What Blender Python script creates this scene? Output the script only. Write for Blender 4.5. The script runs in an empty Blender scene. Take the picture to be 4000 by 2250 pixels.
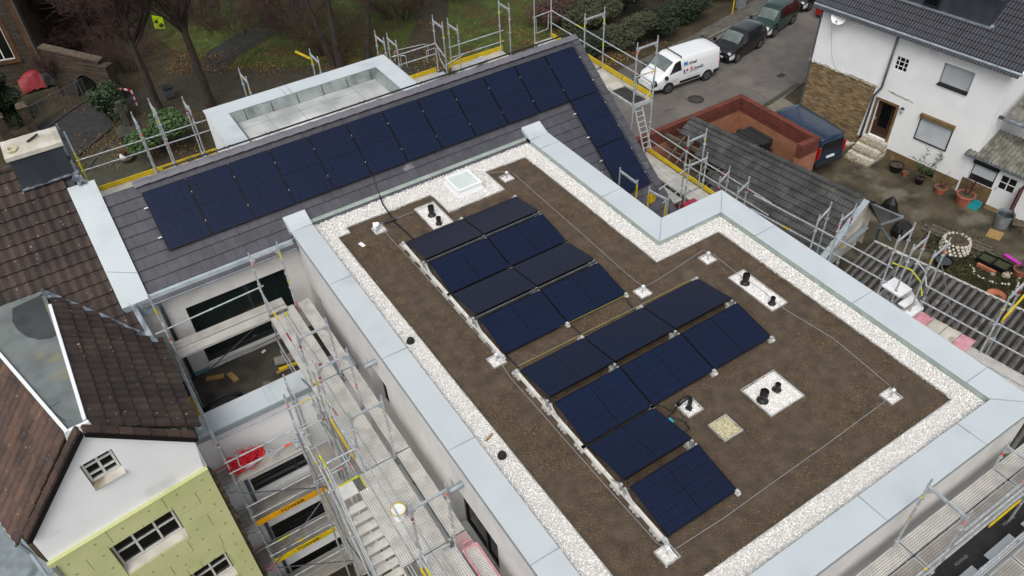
import bpy, math, random
import numpy as np
from mathutils import Vector, Matrix
random.seed(7); rng=np.random.default_rng(5)
S=bpy.context.scene
COL=S.collection
# ---------------- camera ----------------
CAMP=Vector((-5.95485,-15.25817,13.17027)); YAW,PIT,ROLL=-0.53969,0.744689,-0.0510073; FPX=3071.49
def basis():
    cy,sy=math.cos(YAW),math.sin(YAW)
    f=Vector((-sy*math.cos(PIT),cy*math.cos(PIT),-math.sin(PIT))); r=Vector((cy,sy,0)); u=r.cross(f)
    c,s=math.cos(ROLL),math.sin(ROLL)
    return c*r+s*u,-s*r+c*u,f
RX,UX,FX=basis()
cd=bpy.data.cameras.new('camera'); co=bpy.data.objects.new('camera',cd); COL.objects.link(co)
m=Matrix((RX,UX,-FX)).transposed().to_4x4(); m.translation=CAMP; co.matrix_world=m
cd.sensor_width=36; cd.lens=FPX/4000*36; cd.clip_end=900; cd.clip_start=.1
S.camera=co
# ---------------- light ----------------
SUN_EL,SUN_AZ=math.radians(55),math.radians(226)
w=bpy.data.worlds.new('World'); S.world=w; w.use_nodes=True
nt=w.node_tree; bg=nt.nodes['Background']
sky=nt.nodes.new('ShaderNodeTexSky'); sky.sky_type='NISHITA'; sky.sun_disc=False
sky.sun_elevation=SUN_EL; sky.sun_rotation=SUN_AZ; sky.dust_density=4; sky.air_density=1
hs=nt.nodes.new('ShaderNodeHueSaturation'); hs.inputs['Saturation'].default_value=.3
nt.links.new(sky.outputs[0],hs.inputs['Color']); nt.links.new(hs.outputs[0],bg.inputs[0]); bg.inputs[1].default_value=.13
sd=bpy.data.lights.new('sun','SUN'); sd.energy=.85; sd.angle=math.radians(35); sd.color=(1,.965,.92)
so=bpy.data.objects.new('sun',sd); COL.objects.link(so)
# light travels from the sun position (azimuth measured like the sky: 0 = +Y, clockwise)
sdir=Vector((math.sin(SUN_AZ)*math.cos(SUN_EL),math.cos(SUN_AZ)*math.cos(SUN_EL),math.sin(SUN_EL)))
so.rotation_euler=sdir.to_track_quat('Z','Y').to_euler()
S.view_settings.view_transform='Standard'; S.view_settings.look='None'; S.view_settings.gamma=1; S.view_settings.exposure=0.55
# ---------------- picture -> place ----------------
def ray(q): return FX+(q[0]-2000)/FPX*RX-(q[1]-1125)/FPX*UX
def atZ(q,z): d=ray(q); return CAMP+d*((z-CAMP.z)/d.z)
def atX(q,x): d=ray(q); return CAMP+d*((x-CAMP.x)/d.x)
def atY(q,y): d=ray(q); return CAMP+d*((y-CAMP.y)/d.y)
def atP(q,P,n): d=ray(q); n=Vector(n); return CAMP+d*((Vector(P)-CAMP).dot(n)/d.dot(n))
def ov(x,y): return (x*1.552795,y*1.552795)
def zz(ox,oy,x,y,s=1.932): return (ox+x/s,oy+y/s)
G0=-10.7; G_=G0
def gp(q,z=None): p=atZ(q,G0 if z is None else z); return (p.x,p.y)
# ---------------- objects ----------------
ORG={}
def tag(o,label,cat,group=None):
    o['label']=label; o['category']=cat
    if group: o['group']=group
    return o
def thing(name,label,cat,loc=(0,0,0),rz=0,group=None):
    o=bpy.data.objects.new(name,None); COL.objects.link(o); o.location=loc; o.rotation_euler=(0,0,rz); o.empty_display_size=.3
    ORG[o.name]=Matrix.Translation(loc)@Matrix.Rotation(rz,4,'Z')
    return tag(o,label,cat,group)
class MB:
    def __init__(s): s.v=[];s.f=[];s.m=[]
    def quad(s,a,b,c,d,m=0):
        n=len(s.v); s.v+=[tuple(a),tuple(b),tuple(c),tuple(d)]; s.f.append((n,n+1,n+2,n+3)); s.m.append(m)
    def poly(s,pts,m=0):
        n=len(s.v); s.v+=[tuple(p) for p in pts]; s.f.append(tuple(range(n,n+len(pts)))); s.m.append(m)
    def hexa(s,P,m=0):  # 8 pts, bottom 4 ccw, top 4 ccw
        n=len(s.v); s.v+=[tuple(p) for p in P]
        for q in ((3,2,1,0),(4,5,6,7),(0,1,5,4),(1,2,6,5),(2,3,7,6),(3,0,4,7)): s.f.append(tuple(n+i for i in q)); s.m.append(m)
    def box(s,x0,y0,z0,x1,y1,z1,m=0):
        x0,x1=min(x0,x1),max(x0,x1);y0,y1=min(y0,y1),max(y0,y1);z0,z1=min(z0,z1),max(z0,z1)
        s.hexa([(x0,y0,z0),(x1,y0,z0),(x1,y1,z0),(x0,y1,z0),(x0,y0,z1),(x1,y0,z1),(x1,y1,z1),(x0,y1,z1)],m)
    def obox(s,c,a,b,cc,m=0): # centre + half-axis vectors
        c,a,b,cc=map(Vector,(c,a,b,cc))
        s.hexa([c-a-b-cc,c+a-b-cc,c+a+b-cc,c-a+b-cc,c-a-b+cc,c+a-b+cc,c+a+b+cc,c-a+b+cc],m)
    def beam(s,p,q,w,h,m=0,up=(0,0,1)):
        p,q=Vector(p),Vector(q); d=(q-p); L=d.length; d.normalize(); up=Vector(up)
        sd=d.cross(up)
        if sd.length<1e-4: sd=d.cross(Vector((1,0,0)))
        sd.normalize(); u2=sd.cross(d)
        s.obox((p+q)/2,d*(L/2),sd*(w/2),u2*(h/2),m)
    def prism(s,pts,z0,z1,m=0):
        n=len(s.v);k=len(pts)
        a=sum(pts[i][0]*pts[(i+1)%k][1]-pts[(i+1)%k][0]*pts[i][1] for i in range(k))
        if a<0: pts=pts[::-1]
        s.v+=[(p[0],p[1],z0) for p in pts]+[(p[0],p[1],z1) for p in pts]
        s.f.append(tuple(n+i for i in range(k))[::-1]); s.f.append(tuple(n+k+i for i in range(k))); s.m+=[m,m]
        for i in range(k): j=(i+1)%k; s.f.append((n+i,n+j,n+k+j,n+k+i)); s.m.append(m)
    def tube(s,p,q,r,n=8,m=0,r2=None,cap=True):
        p,q=Vector(p),Vector(q); d=q-p
        if d.length<1e-6: return
        d.normalize(); a=d.orthogonal().normalized(); b=d.cross(a); r2=r if r2 is None else r2; k=len(s.v)
        for P,R in ((p,r),(q,r2)):
            for i in range(n):
                t=2*math.pi*i/n; s.v.append(tuple(P+a*(R*math.cos(t))+b*(R*math.sin(t))))
        for i in range(n): j=(i+1)%n; s.f.append((k+i,k+j,k+n+j,k+n+i)); s.m.append(m)
        if cap: s.f.append(tuple(k+i for i in range(n))[::-1]); s.f.append(tuple(k+n+i for i in range(n))); s.m+=[m,m]
    def path(s,pts,r,n=6,m=0):
        pts=[Vector(p) for p in pts]; k=len(s.v); a=None
        for i,p in enumerate(pts):
            d=(pts[min(i+1,len(pts)-1)]-pts[max(i-1,0)]).normalized()
            if a is None: a=d.orthogonal().normalized()
            a=(a-d*a.dot(d)).normalized(); b=d.cross(a)
            for j in range(n):
                t=2*math.pi*j/n; s.v.append(tuple(p+a*(r*math.cos(t))+b*(r*math.sin(t))))
        for i in range(len(pts)-1):
            for j in range(n):
                j2=(j+1)%n; s.f.append((k+i*n+j,k+i*n+j2,k+(i+1)*n+j2,k+(i+1)*n+j)); s.m.append(m)
        s.f.append(tuple(k+j for j in range(n))[::-1]); e=k+(len(pts)-1)*n; s.f.append(tuple(e+j for j in range(n))); s.m+=[m,m]
    def lathe(s,prof,c=(0,0,0),n=16,m=0,sx=1,sy=1):
        k=len(s.v)
        for r,z in prof:
            for i in range(n):
                t=2*math.pi*i/n; s.v.append((c[0]+sx*r*math.cos(t),c[1]+sy*r*math.sin(t),c[2]+z))
        for a in range(len(prof)-1):
            for i in range(n): j=(i+1)%n; s.f.append((k+a*n+i,k+a*n+j,k+(a+1)*n+j,k+(a+1)*n+i)); s.m.append(m)
    def grid(s,P,m=0,flip=False): # P[i][j]
        k=len(s.v); a=len(P); b=len(P[0])
        for row in P: s.v+=[tuple(p) for p in row]
        for i in range(a-1):
            for j in range(b-1):
                q=(k+i*b+j,k+i*b+j+1,k+(i+1)*b+j+1,k+(i+1)*b+j); s.f.append(q[::-1] if flip else q); s.m.append(m)
    def build(s,name,mats,parent=None,smooth=False,world=True,bevel=0,label=None):
        me=bpy.data.meshes.new(name)
        v=np.array(s.v,dtype=float) if s.v else np.zeros((0,3))
        root=parent
        while root is not None and root.parent: root=root.parent
        if root is not None and world:
            M=np.array(ORG[root.name].inverted()); v=v@M[:3,:3].T+M[:3,3]
        loc=None
        if parent is None and world and len(v):
            lo,hi=v.min(0),v.max(0); loc=np.array([(lo[0]+hi[0])/2,(lo[1]+hi[1])/2,lo[2]]); v=v-loc
        me.from_pydata(v.tolist(),[],s.f)
        mats=mats if isinstance(mats,(list,tuple)) else [mats]
        for x in mats: me.materials.append(M_[x] if isinstance(x,str) else x)
        if len(mats)>1: me.polygons.foreach_set('material_index',s.m)
        if smooth: me.polygons.foreach_set('use_smooth',[True]*len(me.polygons))
        me.update(); o=bpy.data.objects.new(name,me); COL.objects.link(o)
        if loc is not None: o.location=loc; ORG[o.name]=Matrix.Translation(loc)
        if parent: o.parent=parent
        if bevel:
            b=o.modifiers.new('b','BEVEL'); b.width=bevel; b.segments=2; b.limit_method='ANGLE'
        if label: o['label']=label
        return o
def struct(name,mb,mat,**k): o=mb.build(name,mat,**k); o['kind']='structure'; return o
def copy_tree(o,parent=None):
    c=o.copy(); COL.objects.link(c); c.parent=parent
    for ch in [x for x in o.children]: copy_tree(ch,c)
    return c
# ---------------- materials ----------------
M_={}
def lin(h):
    h=h.lstrip('#'); o=[]
    for i in (0,2,4):
        c=int(h[i:i+2],16)/255; o.append(c/12.92 if c<=.04045 else ((c+.055)/1.055)**2.4)
    return (*o,1)
def mat(name,c1,c2=None,scale=5,rough=.7,metal=0,detail=4,bump=0,bscale=None,c3=None,c3scale=1.5,c3pos=.6,coat=0,stretch=None,spec=.5,lo=.35,hi=.65,isl=0):
    M=bpy.data.materials.new(name); M.use_nodes=True; nt=M.node_tree; b=nt.nodes['Principled BSDF']
    b.inputs['Roughness'].default_value=rough; b.inputs['Metallic'].default_value=metal; b.inputs['Coat Weight'].default_value=coat; b.inputs['Specular IOR Level'].default_value=spec
    c1=lin(c1) if isinstance(c1,str) else (*c1,1); b.inputs['Base Color'].default_value=c1
    tc=nt.nodes.new('ShaderNodeTexCoord'); src=tc.outputs['Object']
    if stretch:
        mp=nt.nodes.new('ShaderNodeMapping'); mp.inputs['Scale'].default_value=stretch; nt.links.new(src,mp.inputs[0]); src=mp.outputs[0]
    out=None
    if c2:
        c2=lin(c2) if isinstance(c2,str) else (*c2,1)
        n=nt.nodes.new('ShaderNodeTexNoise'); n.inputs['Scale'].default_value=scale; n.inputs['Detail'].default_value=detail; nt.links.new(src,n.inputs['Vector'])
        r=nt.nodes.new('ShaderNodeValToRGB'); r.color_ramp.elements[0].position=lo; r.color_ramp.elements[1].position=hi
        r.color_ramp.elements[0].color=c1; r.color_ramp.elements[1].color=c2
        nt.links.new(n.outputs[0],r.inputs[0]); out=r.outputs[0]
    if c3:
        c3=lin(c3) if isinstance(c3,str) else (*c3,1)
        n=nt.nodes.new('ShaderNodeTexNoise'); n.inputs['Scale'].default_value=c3scale; n.inputs['Detail'].default_value=6; nt.links.new(src,n.inputs['Vector'])
        r=nt.nodes.new('ShaderNodeValToRGB'); r.color_ramp.elements[0].position=c3pos; r.color_ramp.elements[1].position=c3pos+.1
        nt.links.new(n.outputs[0],r.inputs[0]); mx=nt.nodes.new('ShaderNodeMix'); mx.data_type='RGBA'
        nt.links.new(r.outputs[0],mx.inputs[0]); mx.inputs[7].default_value=c3
        if out: nt.links.new(out,mx.inputs[6])
        else: mx.inputs[6].default_value=c1
        out=mx.outputs[2]
    if isl:
        gi=nt.nodes.new('ShaderNodeNewGeometry'); mr=nt.nodes.new('ShaderNodeMapRange'); mr.inputs[3].default_value=1-isl; mr.inputs[4].default_value=1+isl; nt.links.new(gi.outputs['Random Per Island'],mr.inputs[0])
        mx=nt.nodes.new('ShaderNodeMix'); mx.data_type='RGBA'; mx.blend_type='MULTIPLY'; mx.inputs[0].default_value=1
        if out: nt.links.new(out,mx.inputs[6])
        else: mx.inputs[6].default_value=c1
        nt.links.new(mr.outputs[0],mx.inputs[7]); out=mx.outputs[2]
    if out: nt.links.new(out,b.inputs['Base Color'])
    if bump:
        n=nt.nodes.new('ShaderNodeTexNoise'); n.inputs['Scale'].default_value=bscale or scale*3; n.inputs['Detail'].default_value=5; nt.links.new(src,n.inputs['Vector'])
        bp=nt.nodes.new('ShaderNodeBump'); bp.inputs['Strength'].default_value=1; bp.inputs['Distance'].default_value=bump
        nt.links.new(n.outputs[0],bp.inputs['Height']); nt.links.new(bp.outputs[0],b.inputs['Normal'])
    M_[name]=M; return M
def nd(nt,t,**k):
    n=nt.nodes.new(t)
    for a,b in k.items(): setattr(n,a,b)
    return n
def math_(nt,op,a,b=None):
    n=nt.nodes.new('ShaderNodeMath'); n.operation=op
    for i,x in enumerate((a,b)):
        if x is None: continue
        if isinstance(x,(int,float)): n.inputs[i].default_value=x
        else: nt.links.new(x,n.inputs[i])
    return n.outputs[0]
def mix_(nt,f,a,b,blend='MIX'):
    n=nt.nodes.new('ShaderNodeMix'); n.data_type='RGBA'; n.blend_type=blend
    for i,x in ((0,f),(6,a),(7,b)):
        if isinstance(x,(int,float)): n.inputs[i].default_value=x
        elif isinstance(x,tuple): n.inputs[i].default_value=x
        else: nt.links.new(x,n.inputs[i])
    return n.outputs[2]
def basecol(M):
    i=M.node_tree.nodes['Principled BSDF'].inputs['Base Color']
    return i.links[0].from_socket if i.links else tuple(i.default_value)
mat('coping','#adb5b8','#b3babd',1.2,.6,0,c3='#a6aeb2',c3scale=.7,c3pos=.58,spec=.4)
mat('fascia','#7f8b8f','#8c9799',3,.5)
mat('kerbmetal','#93a099','#a4b0a8',4,.5,.2)
mat('render','#c3c0bd','#cbc9c6',2.5,.9,bump=.004,bscale=90)
mat('renderwhite','#dedfdf','#e4e5e5',1.5,.9,bump=.004,bscale=60,c3='#c6c8c9',c3scale=.6,c3pos=.62)
mat('housewhite','#dadcdc','#e2e3e3',1.1,.9,bump=.01,bscale=40,c3='#cdcfce',c3scale=.5,c3pos=.62)
mat('gravelbase','#c4c1bb','#d3d0cb',60,.95)
mat('pebble','#cfccc7','#e6e4e1',25,.85,detail=1,c3='#b3a692',c3scale=2.0,c3pos=.68,isl=.2)
mat('mosspebble','#8a8258','#d2ccae',30,.9,detail=2)
mat('soil','#40352a','#5a4c3d',3.5,.97,bump=.05,bscale=30,c3='#5e5348',c3scale=.6,c3pos=.66,detail=14,lo=.3,hi=.7)
mat('crumb','#52432f','#6b593d',3,.97,detail=1,isl=.75)
mat('slate','#3b3b41','#46464c',3,.5,bump=.002,bscale=60,c3='#77767d',c3scale=1.6,c3pos=.68,detail=10,spec=.45,isl=.07)
mat('slateridge','#5b5961','#68656c',2,.5)
mat('browntile','#261c18','#372a23',1.6,.75,bump=.006,bscale=30,c3='#b6aea0',c3scale=13,c3pos=.67,detail=2,isl=.28)
mat('browntile2','#362823','#4f3a2e',1.6,.75,bump=.006,bscale=30,c3='#a49a88',c3scale=14,c3pos=.66,detail=2,isl=.25)
mat('oldtile','#2f302f','#484847',1.2,.85,bump=.008,bscale=25,c3='#67694f',c3scale=1.2,c3pos=.66,detail=8,isl=.17)
mat('darktile','#23252c','#2c2e36',2,.45,bump=.002,bscale=40,isl=.12)
mat('bitumen','#5a605f','#6d7371',2,.9,bump=.005,bscale=80,c3='#7b7657',c3scale=.8,c3pos=.6,detail=8)
mat('darkbit','#2f3233','#3b3e40',2,.9)
mat('concrete','#8f9290','#aeb0ad',1.3,.97,c3='#bcbeba',c3scale=.7,c3pos=.56,detail=12,spec=.15)
mat('membrane','#6f7775','#8b9391',2,.7,c3='#5c6362',c3scale=1.5,c3pos=.55)
mat('terrace','#2e2b25','#45423a',2.2,.8,c3='#6c6a60',c3scale=1.7,c3pos=.64,detail=9,bump=.004)
mat('lead','#4f565e','#8b949c',5,.5,.3,c3='#2d3136',c3scale=3,c3pos=.55)
mat('chimneyslate','#262b31','#333940',2,.5,c3='#555b60',c3scale=5,c3pos=.7,stretch=(1,1,.2))
mat('mortarcap','#a09a8c','#c2beb4',1.6,.9,bump=.01,bscale=20,c3='#766a58',c3scale=1.4,c3pos=.6)
mat('zinc','#8d979d','#a3adb2',3,.42,.55,c3='#7a848a',c3scale=2,c3pos=.6)
mat('zincdark','#474f55','#59636a',4,.5,.3)
mat('galv','#9a9fa2','#b4b9bb',12,.42,.35,c3='#cdd0d1',c3scale=8,c3pos=.6)
mat('galvdk','#5b6064','#72777a',9,.5,.5)
mat('tread','#c4c2bc','#d2d0ca',6,.5,.1,c3='#a5a29a',c3scale=5,c3pos=.62); mat('alu','#a8aaa9','#c2c4c3',5,.4,.4,c3='#8c8a84',c3scale=6,c3pos=.62)
mat('toeyellow','#c08600','#cf9806',4,.5,c3='#a07c10',c3scale=5,c3pos=.62); mat('yellow','#b59a05','#caae08',4,.5,c3='#8c8420',c3scale=6,c3pos=.62)
mat('yellowgreen','#a3a51c','#b7b72a',8,.5)
mat('redpaint','#7e1a2c','#97253a',8,.5)
mat('orange','#e2401d',rough=.5)
mat('pink','#b0707a','#c4939a',6,.7)
mat('padgrey','#86837e','#97948f',6,.8); mat('white','#d9dbdc',rough=.5); mat('offwhite','#bdbdb8','#cbcbc6',6,.6)
mat('black','#0d0d0e',rough=.45); mat('blackgloss','#08090b',rough=.18,coat=.5)
mat('rubber','#131313','#1c1c1c',8,.85)
mat('darkframe','#1c1f22',rough=.4)
mat('glass','#0c0f12',rough=.08,spec=.8); mat('glassgreen','#16211f',rough=.08,spec=.8)
mat('carglass','#14181b',rough=.06,spec=.9); mat('reflectionglass','#4d5654','#6d7774',1.2,.12,spec=.9)  # windscreens: pale green-grey reflection painted into the glass colour
mat('milkglass','#b9c4c0','#c5cecb',2,.3)
mat('insul','#b3b780','#bdc08d',1.2,.8,c3='#a9ad70',c3scale=.6,c3pos=.6,bump=.003)
mat('insuledge','#8b8850',rough=.8); mat('aqua','#62949d',rough=.7)
mat('brickrough','#3f352b','#5e5142',4,.95,bump=.03,bscale=12); mat('darkstone','#2c2a24','#403d35',4,.95,bump=.02,bscale=14)
mat('asphalt','#54504c','#605b56',1.3,.92,bump=.004,bscale=90,c3='#67625c',c3scale=.25,c3pos=.5,detail=8)
mat('asphaltdark','#222122','#2f2e2e',2,.9,bump=.004,bscale=60)
mat('groundm','#2e2819','#3f3622',1.2,.97,bump=.03,bscale=12,c3='#2c2d17',c3scale=.4,c3pos=.55,detail=8)
mat('lawn','#323f14','#46561a',1.2,.97,bump=.04,bscale=22,c3='#433719',c3scale=.35,c3pos=.52,detail=9)
mat('yard','#2e2a1d','#4f4735',.9,.95,bump=.01,bscale=25,c3='#5f5b4e',c3scale=.45,c3pos=.54,detail=12)
mat('concreteslab','#5f5b50','#747063',2,.9,bump=.004)
mat('rock','#6f685a','#a49b88',9,.9,bump=.02,bscale=20)
mat('whitestone','#a09a8a','#cbc6b8',12,.9)
mat('wood','#7c6236','#9b7f4e',6,.8,stretch=(1,6,1)); mat('oldwood','#3d382e','#5d564a',5,.9,stretch=(1,5,1),c3='#77705f',c3scale=3,c3pos=.62)
mat('darkwood','#121110','#242220',4,.6,stretch=(1,5,1)); mat('redwood','#3a120c','#4d1a12',4,.7)
mat('terracotta','#8c4c35','#a3624a',4,.85); mat('brownplinth','#5f4c30','#6f5a3a',3,.9,c3='#8a8072',c3scale=2,c3pos=.62)
mat('doorwood','#2a1508','#41230f',4,.5,stretch=(6,6,1))
mat('bark','#241d1a','#3b312a',7,.95,bump=.02,bscale=16,stretch=(1,1,.3)); mat('twig','#33231f','#4a352e',3,.9)
mat('leafdark','#10180c','#22301a',3,.6,spec=.3); mat('leafbright','#22381a','#3e5a26',4,.5,spec=.35); mat('leafolive','#252a16','#3d4024',3,.7)
mat('hedgebrown','#3b2a24','#57413a',3,.9)
mat('litter','#4f3a22','#7d6035',.5,.9,detail=3,isl=.55)
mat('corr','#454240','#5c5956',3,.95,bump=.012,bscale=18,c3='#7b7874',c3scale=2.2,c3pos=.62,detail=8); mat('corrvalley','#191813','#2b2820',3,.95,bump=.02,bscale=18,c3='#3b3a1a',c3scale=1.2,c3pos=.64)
mat('mosscorr','#4e4d45','#77756d',3.5,.95,bump=.02,bscale=14,c3='#4b4a2d',c3scale=1,c3pos=.62,detail=9)
mat('vanwhite','#d2d4d5',rough=.28,coat=.6); mat('carblack','#050607',rough=.22,coat=.5); mat('cargreen','#0f2b24',rough=.22,coat=.7)
mat('carblue','#14283e',rough=.25,coat=.6); mat('carred','#8f1512',rough=.25,coat=.6); mat('cardark','#0c0e12',rough=.22,coat=.7)
mat('headlight','#a9b0b3','#d5d9da',20,.12); mat('taillight','#a0140e',rough=.2); mat('rim','#8f9396',rough=.35,metal=.6)
mat('shutter','#b4babd','#bfc4c7',2,.6); mat('tarpred','#6d0c16','#8a141f',3,.6,bump=.02,bscale=5); mat('netred','#c21022','#dc1d31',8,.7)
mat('turq','#2595a0',rough=.5); mat('magenta','#b32fa0',rough=.5); mat('safetyyellow','#aecb00',rough=.5)
mat('blue','#0a62a8',rough=.5); mat('red','#b5121c',rough=.5); mat('textgrey','#2e3236',rough=.6); mat('greytext','#8b8f93',rough=.6)
mat('sandstone','#3e2814','#54371c',2,.9,bump=.01)
mat('post','#5f6265',rough=.6); mat('water','#2d3438',rough=.1)
# brick style materials
def brickmat(name,c1,c2,mortar,bw,bh,ms=.012,rough=.9,axis='xz',bump=.01,sq=0,obj_noise=.5,off=.5):
    M=bpy.data.materials.new(name); M.use_nodes=True; nt=M.node_tree; b=nt.nodes['Principled BSDF']; b.inputs['Roughness'].default_value=rough
    tc=nd(nt,'ShaderNodeTexCoord'); sp=nd(nt,'ShaderNodeSeparateXYZ'); nt.links.new(tc.outputs['Object'],sp.inputs[0])
    cb=nd(nt,'ShaderNodeCombineXYZ')
    xy=math_(nt,'ADD',sp.outputs[0],sp.outputs[1])
    if axis=='xz': nt.links.new(xy,cb.inputs[0]); nt.links.new(sp.outputs[2],cb.inputs[1])
    else: nt.links.new(sp.outputs[0],cb.inputs[0]); nt.links.new(sp.outputs[1],cb.inputs[1])
    ns=nd(nt,'ShaderNodeTexNoise'); ns.inputs['Scale'].default_value=3; nt.links.new(tc.outputs['Object'],ns.inputs['Vector'])
    va=nd(nt,'ShaderNodeMixRGB',blend_type='ADD') ; va.inputs[0].default_value=sq
    nt.links.new(cb.outputs[0],va.inputs[1]); nt.links.new(ns.outputs['Color'],va.inputs[2])
    br=nd(nt,'ShaderNodeTexBrick'); br.offset=off; br.inputs['Scale'].default_value=1; br.inputs['Brick Width'].default_value=bw; br.inputs['Row Height'].default_value=bh
    br.inputs['Mortar Size'].default_value=ms; br.inputs['Color1'].default_value=lin(c1); br.inputs['Color2'].default_value=lin(c2); br.inputs['Mortar'].default_value=lin(mortar); br.inputs['Mortar Smooth'].default_value=.3
    nt.links.new(va.outputs[0],br.inputs['Vector'])
    n2=nd(nt,'ShaderNodeTexNoise'); n2.inputs['Scale'].default_value=1.6; n2.inputs['Detail'].default_value=7; nt.links.new(tc.outputs['Object'],n2.inputs['Vector'])
    rp=nd(nt,'ShaderNodeValToRGB'); rp.color_ramp.elements[0].color=(.5,.5,.5,1); rp.color_ramp.elements[1].color=(1.3,1.3,1.3,1); rp.color_ramp.elements[0].position=.3; rp.color_ramp.elements[1].position=.7
    nt.links.new(n2.outputs[0],rp.inputs[0])
    o=mix_(nt,obj_noise,br.outputs['Color'],rp.outputs[0],'MULTIPLY'); nt.links.new(o,b.inputs['Base Color'])
    bp=nd(nt,'ShaderNodeBump'); bp.inputs['Distance'].default_value=bump; bp.invert=True; nt.links.new(br.outputs['Fac'],bp.inputs['Height']); nt.links.new(bp.outputs[0],b.inputs['Normal'])
    M_[name]=M; return M
brickmat('rubble','#6a5337','#a08a66','#5b4a35',.26,.09,.014,sq=.035,bump=.02)
brickmat('stonewall','#33291f','#4a3d2f','#231e18',.3,.12,.015,sq=.2,bump=.02)
brickmat('porotherm','#8b5c43','#98694e','#7f604e',.5,.25,.006,bump=.004,obj_noise=.35)
brickmat('wetbrick','#552619','#652f20','#6a4a3e',.25,.25,.006,bump=.004,obj_noise=.5)
brickmat('cobble','#393427','#4b4433','#242016',.16,.1,.02,axis='xy',sq=.05,bump=.02)
brickmat('cobble2','#45423a','#57544b','#2b3018',.11,.09,.018,axis='xy',sq=.04,bump=.02)
brickmat('paver','#4d4a44','#5b5750','#302d28',.6,.4,.015,axis='xy',sq=.02)
# perforated plank
def perfmat(name,c,dot,sp):
    M=bpy.data.materials.new(name); M.use_nodes=True; nt=M.node_tree; b=nt.nodes['Principled BSDF']; b.inputs['Roughness'].default_value=.55; b.inputs['Metallic'].default_value=.25
    tc=nd(nt,'ShaderNodeTexCoord'); vm=nd(nt,'ShaderNodeVectorMath',operation='MULTIPLY'); vm.inputs[1].default_value=(1,1,0); nt.links.new(tc.outputs['Object'],vm.inputs[0])
    vo=nd(nt,'ShaderNodeTexVoronoi'); vo.inputs['Scale'].default_value=1/sp; vo.inputs['Randomness'].default_value=.1; nt.links.new(vm.outputs[0],vo.inputs['Vector'])
    f=math_(nt,'LESS_THAN',vo.outputs['Distance'],.3)
    n=nd(nt,'ShaderNodeTexNoise'); n.inputs['Scale'].default_value=3; n.inputs['Detail'].default_value=8; nt.links.new(tc.outputs['Object'],n.inputs['Vector'])
    r=nd(nt,'ShaderNodeValToRGB'); r.color_ramp.elements[0].color=tuple(x*.72 for x in lin(c)[:3])+(1,); r.color_ramp.elements[1].color=lin(c); r.color_ramp.elements[0].position=.35; r.color_ramp.elements[1].position=.6
    nt.links.new(n.outputs[0],r.inputs[0]); o=mix_(nt,f,r.outputs[0],lin(dot)); nt.links.new(o,b.inputs['Base Color'])
    M_[name]=M
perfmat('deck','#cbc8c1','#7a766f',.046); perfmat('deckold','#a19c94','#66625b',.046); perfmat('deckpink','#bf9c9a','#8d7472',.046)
# solar glass: cells in the panel's own coordinates (x long side 1.722, y short side 1.134)
def solarmat():
    M=bpy.data.materials.new('solarglass'); M.use_nodes=True; nt=M.node_tree; b=nt.nodes['Principled BSDF']
    b.inputs['Roughness'].default_value=.2; b.inputs['Specular IOR Level'].default_value=.2
    tc=nd(nt,'ShaderNodeTexCoord'); sp=nd(nt,'ShaderNodeSeparateXYZ'); nt.links.new(tc.outputs['Object'],sp.inputs[0])
    def line(o,per,wd):
        a=math_(nt,'PINGPONG',o,per/2); return math_(nt,'LESS_THAN',a,wd)
    l1=line(sp.outputs[0],1.66/18,.0016); l2=line(sp.outputs[1],1.08/6,.0016)
    mid=math_(nt,'LESS_THAN',math_(nt,'ABSOLUTE',sp.outputs[0]),.007)
    ln=math_(nt,'MAXIMUM',math_(nt,'MAXIMUM',l1,l2),mid)
    bus=line(sp.outputs[1],1.08/60,.0022)
    wh=nd(nt,'ShaderNodeTexWhiteNoise',noise_dimensions='2D'); sn=nd(nt,'ShaderNodeVectorMath',operation='SNAP'); sn.inputs[1].default_value=(1.66/18,.18,1); nt.links.new(tc.outputs['Object'],sn.inputs[0]); nt.links.new(sn.outputs[0],wh.inputs['Vector'])
    oi=nd(nt,'ShaderNodeObjectInfo'); n=nd(nt,'ShaderNodeTexNoise'); n.noise_dimensions='4D'; n.inputs['Scale'].default_value=.9; n.inputs['Detail'].default_value=2
    nt.links.new(tc.outputs['Object'],n.inputs['Vector']); nt.links.new(math_(nt,'MULTIPLY',oi.outputs['Random'],40),n.inputs['W'])
    f=math_(nt,'ADD',math_(nt,'MULTIPLY',wh.outputs['Value'],.16),math_(nt,'MULTIPLY',math_(nt,'SUBTRACT',n.outputs[0],.25),1.5))
    c=mix_(nt,f,(.0016,.0078,.029,1),(.004,.0055,.018,1))
    c=mix_(nt,math_(nt,'MULTIPLY',bus,.5),c,(.03,.04,.08,1)); c=mix_(nt,math_(nt,'MULTIPLY',ln,.9),c,(.0005,.0005,.001,1))
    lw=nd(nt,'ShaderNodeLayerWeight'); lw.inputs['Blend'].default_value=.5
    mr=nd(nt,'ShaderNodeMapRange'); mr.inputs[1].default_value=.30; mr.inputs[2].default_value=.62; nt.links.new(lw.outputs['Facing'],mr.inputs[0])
    c=mix_(nt,mr.outputs[0],c,(.006,.0065,.014,1))  # reflection change at slanting view painted into the base colour
    nt.links.new(c,b.inputs['Base Color']); M_['solarglass']=M
solarmat(); mat('solarframe','#0b0b0d',rough=.35,metal=.3)
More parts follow.
